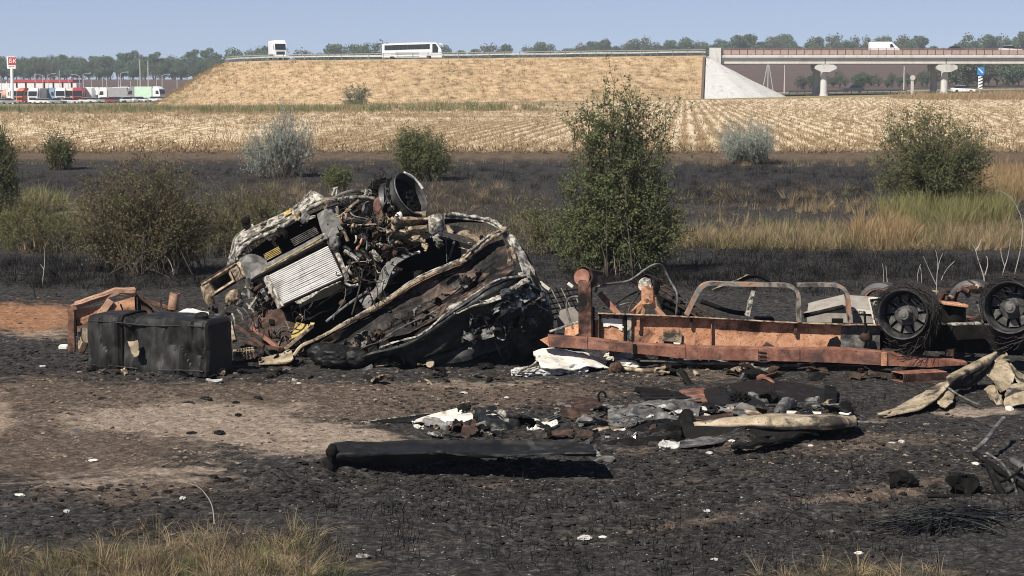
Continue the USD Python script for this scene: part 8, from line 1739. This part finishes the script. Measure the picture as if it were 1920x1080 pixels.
for k in range(34): strew(P3_, rr_.uniform(1170, 1880), 702 + rr_.normal(0, 9), rr_.uniform(0.05, 0.22), str(rr_.choice(['soot', 'burnt_grey', 'rust_dark', 'rust_dark', 'soot_gloss', 'burnt_tan'])), 200 + k, 0.03)
P4_ = thing('scrap_pile', 'small burnt scraps and soil round the foot of the black tank and the cab', 'scrap pile', ground_at(500, 695))
for k in range(34): strew(P4_, rr_.uniform(150, 960), 700 + rr_.normal(0, 8), rr_.uniform(0.03, 0.13), str(rr_.choice(['soot', 'burnt_grey', 'rust_dark', 'burnt_tan', 'soot'])), 300 + k, 0.02)

# ---------------------------------------------------------------- bottom right: pipe frame, black lumps, cable heap
PF = thing('pipe_frame', 'tangle of thin burnt pipes at the right bottom corner', 'frame', ground_at(1890, 965))
Y2 = 15.6
for nm, p_, r_, mt in (('pipe', [(1882, 784, 17.6), (1862, 808, 17.2), (1850, 824, 17.0), (1826, 846, 16.8)], 0.022, 'burnt_grey'), ('pipe', [(1828, 850, 16.7), (1860, 872, 16.4), (1890, 892, 16.1), (1925, 915, 15.8)], 0.024, 'soot'), ('pipe', [(1852, 872, 16.0), (1868, 905, 15.7), (1886, 935, 15.5), (1906, 960, 15.3)], 0.03, 'soot'),
                       ('pipe', [(1896, 862, 16.3), (1925, 880, 16.0)], 0.03, 'burnt_grey'), ('pipe', [(1868, 905, 15.7), (1890, 898, 15.8), (1925, 870, 16.1)], 0.012, 'soot'), ('pipe', [(1790, 900, 16.0), (1830, 918, 15.8), (1870, 925, 15.6), (1925, 945, 15.4)], 0.014, 'soot'), ('pipe', [(1850, 850, 16.6), (1880, 870, 16.3), (1900, 905, 15.9), (1915, 950, 15.4)], 0.012, 'burnt_grey'), ('pipe', [(1740, 930, 15.6), (1780, 930, 15.5), (1812, 932, 15.4)], 0.02, 'soot'), ('thick_pipe', [(1812, 930, 15.4), (1838, 945, 15.25), (1868, 962, 15.05), (1888, 970, 15.0)], 0.04, 'soot'), ('thick_pipe', [(1884, 968, 15.0), (1905, 966, 15.0), (1930, 964, 15.0)], 0.045, 'soot'), ('pipe', [(1908, 958, 15.1), (1918, 944, 15.3), (1930, 930, 15.4)], 0.02, 'soot')):
    b = MB(); b.tube(A(*p_), r_, 8, n=16, rough=r_ * 0.25); part(PF, nm, b, mt, True)
for k, (pts_, lab) in enumerate(([[(1668, 886), (1692, 884), (1712, 892), (1725, 902), (1700, 913), (1672, 912)], 'black torn lump with pointed corner left of the other lump'], [[(1775, 892), (1800, 887), (1822, 890), (1838, 906), (1822, 925), (1790, 918)], 'black torn lump on a stub beside the pipe frame'])):
    P = []; Yk = 15.9 - 0.15 * k
    for x, y in pts_: P += [aq(x, y, Yk - 0.05), aq(x, y, Yk + 0.22)]
    hb = MB(); hb.hull(P); v_, f_ = hb.arrays(); tm_ = trimesh.Trimesh(v_, f_).subdivide().subdivide().subdivide(); v_ = np.array(tm_.vertices); v_ += (fbm(v_ * 11, 4, k)[:, None] - 0.5) * 0.10
    b = MB(); b.add(v_, tm_.faces)
    g_ = ground_at(np.mean([p[0] for p in pts_]), 930); b.blob(np.array([v_[:, 0].mean(), v_[:, 1].mean(), v_[:, 2].min() - 0.04]), (0.12, 0.12, 0.12), 0.4, 2, k)
    single('charred_lump', b, 'soot', lab, 'lump', 'charred lumps in the lower right' if False else None, smooth=30)
rr_ = np.random.default_rng(31); n_ = 150
c_ = grounds_at(np.clip(rr_.normal(1772, 40, n_), 1680, 1868), np.clip(rr_.normal(978, 9, n_), 955, 1000)); s_ = np.linspace(-1, 1, 9)
ang = rr_.normal(0.15, 0.6, n_); ln_ = rr_.uniform(0.12, 0.42, n_)
Pw = c_[:, None] + np.stack([np.cos(ang)[:, None] * ln_[:, None] * s_, np.sin(ang)[:, None] * ln_[:, None] * s_ + 0.05 * np.sin(s_ * 3 + ang[:, None] * 9), 0.03 + (0.10 * rr_.random(n_))[:, None] * (1 - s_ ** 2) * np.exp(-((c_[:, 0] - c_[:, 0].mean()) / 0.3) ** 2)[:, None]], -1)
CHp = thing('cable_heap', 'flat heap of dark bluish burnt cables in the lower right', 'cables', ground_at(1772, 985)); part(CHp, 'cables', multi_tube(Pw, np.full(Pw.shape[:2], 0.0055), 4), 'cab_black', True)
b = MB(); b.sheet([list(grounds_at([1690, 1740, 1800, 1850], [968, 962, 962, 972]) + (0, 0, 0.02)), list(grounds_at([1690, 1740, 1800, 1855], [978, 976, 978, 980]) + np.array([[0, 0, 0.02], [0, 0, 0.09], [0, 0, 0.09], [0, 0, 0.02]])), list(grounds_at([1690, 1740, 1800, 1850], [992, 996, 998, 988]) + (0, 0, 0.0))], 16, 40, 0.02, 0.04, 8, 5); part(CHp, 'melted_base', b, 'cab_black', True)


# ---------------------------------------------------------------- small things strewn about
rr_ = np.random.default_rng(41)
spots = [(1097, 1010), (1130, 1010), (1285, 957), (1326, 969), (1420, 952), (682, 1052), (1008, 967), (175, 872), (270, 910), (125, 958), (560, 716), (905, 770), (1690, 830), (1830, 872), (460, 890), (343, 940), (36, 935), (50, 1030), (1340, 1048), (1610, 1038), (1560, 995), (80, 688), (355, 690), (600, 705), (1330, 858), (1372, 842), (1530, 822), (1672, 832), (1520, 838), (700, 735), (870, 730), (950, 742)]
names_ = ['on the black ash near the bottom middle', 'right beside another white scrap at the bottom middle']
for k, (x, y) in enumerate(spots[::1]):
    g_ = ground_at(x, y); s_ = rr_.uniform(0.012, 0.024) * (1.25 if k in (0, 1, 5, 26, 27) else 1); b = MB()
    b.blob(g_ + (0, 0, s_ * 0.3), (s_ * rr_.uniform(0.8, 1.8), s_, s_ * 0.55), 0.45, 2, k, 2.5, ridged=True)
    single('ash_scrap', b, ['ash_white', 'chalk', 'burnt_white'][k % 3], 'small whitish scrap lying loose on the burnt ground', 'scrap', 'whitish scraps strewn over the burnt ground', smooth=False)
# clods and crumbs of burnt soil
def clod(seed, amp=0.5, sub=1):
    m = trimesh.creation.icosphere(sub); v = np.array(m.vertices); v *= (1 + amp * (noise(v * 1.7 + seed * 9.1, seed) - 0.5) * 2)[:, None]; v[:, 2] *= 0.7; return v, np.array(m.faces)
worn('clod_black', [(0.3, (0.010, 0.0095, 0.009)), (0.55, (0.028, 0.026, 0.025)), (0.75, (0.075, 0.07, 0.065))], scale=30, bump=0.0, spec=0.1, rough=(0.9, 1), random_tint=0.5)
worn('clod_brown', [(0.3, (0.09, 0.07, 0.055)), (0.7, (0.25, 0.20, 0.155))], scale=30, bump=0.0, spec=0.1, rough=(0.9, 1), random_tint=0.5)
worn('clod_grey', [(0.3, (0.16, 0.15, 0.14)), (0.7, (0.42, 0.40, 0.37))], scale=30, bump=0.0, spec=0.1, rough=(0.9, 1), random_tint=0.4)
def crumbs(name, label, mats, n, smin, smax, seed, regions, power=2.5, flat=0.7):
    p = zone(regions, n, seed); r = np.random.default_rng(seed + 100); s = smin + (smax - smin) * r.random(n) ** power
    scatter(name, [clod(k + seed) for k in range(5)], [mats[k % len(mats)] for k in range(5)], p + np.stack([0 * s, 0 * s, s * 0.15], -1), np.stack([s * r.uniform(0.7, 1.6, n), s, s * flat], -1), r.uniform(0, 6.28, n), None, seed, None, label, 'soil')
crumbs('soil_clods', 'crumbled clods of burnt black soil', ['clod_black'], 15000, 0.006, 0.030, 51, [(1360, 900, 620, 170, 8), (200, 960, 320, 50, 1.2), (250, 680, 320, 36, 2.2), (620, 930, 260, 40, 1.4), (1200, 880, 500, 60, 2.5), (1000, 750, 320, 40, 1.0), (960, 540, 1000, 60, 1.2)], 4)
crumbs('brown_clods', 'crumbled clods of bare brown soil', ['clod_brown', 'clod_brown', 'clod_brown'], 3600, 0.006, 0.024, 52, [(350, 780, 420, 100, 5), (900, 730, 380, 45, 2), (60, 600, 130, 45, 1.0), (1650, 840, 280, 50, 1), (1250, 700, 200, 18, .5)], 4)
crumbs('ash_flakes', 'pale flakes of ash on the burnt ground', ['clod_grey'], 2200, 0.004, 0.011, 53, [(960, 880, 1050, 220, 10), (1200, 900, 600, 70, 4), (960, 560, 1000, 90, 2)], 3, 0.35)
for nm, lab, regs, seed in (('clod', 'loose dark clod lying on the soil', [(600, 920, 300, 40), (400, 760, 300, 60), (1100, 900, 300, 40)], 61),):
    P = zone(regs, 30, seed); r = np.random.default_rng(seed)
    for g_ in P:
        s_ = r.uniform(0.015, 0.035); b = MB(); b.blob(g_ + (0, 0, s_ * 0.2), (s_ * r.uniform(1, 1.6), s_, s_ * 0.6), 0.45, 2, int(r.integers(99)), 2.5, ridged=True)
        single(nm, b, 'clod_black', lab, 'clod', 'loose dark clods on the soil', smooth=False)
# lone dry stalks in the foreground
for k, (p_, lab) in enumerate(([[(402, 985), (398, 950), (388, 930), (370, 912), (340, 904)], 'pale bent dry stalk in the left foreground'], [[(672, 1040), (682, 1010), (690, 975)], 'short black upright stalk near the bottom middle'], [[(740, 1056), (741, 1020), (742, 985)], 'second black upright stalk near the bottom middle'], [[(70, 1015), (62, 990), (56, 970)], 'black leaning stalk near the lower left corner'], [[(715, 1050), (722, 1030), (712, 1005)], 'leaning black stalk between two upright ones'],
                          [[(1760, 1075), (1745, 1040), (1725, 1015)], 'black branching twig at the bottom right'], [[(1800, 1078), (1806, 1040), (1800, 1005)], 'tall black twig at the bottom right'], [[(1850, 1075), (1840, 1040), (1825, 1020)], 'black leaning twig near the right corner'], [[(1036, 975), (1032, 955), (1026, 935)], 'black stub on the light rut'], [[(1046, 972), (1040, 950), (1040, 930)], 'second black stub on the light rut'])):
    g_ = ground_at(*p_[0]); Pq = np.array([at(x, y, g_[1] + 0.02 * i_) for i_, (x, y) in enumerate(p_)]); Pq[0] = g_ - (0, 0, 0.03)
    b = MB(); b.tube(Pq, np.linspace(0.005, 0.002, len(Pq)), 5, n=14); single('dry_stalk', b, 'straw_stem' if False else ('stem_white' if k == 0 else 'bark_burnt'), lab, 'stalk', smooth=True)
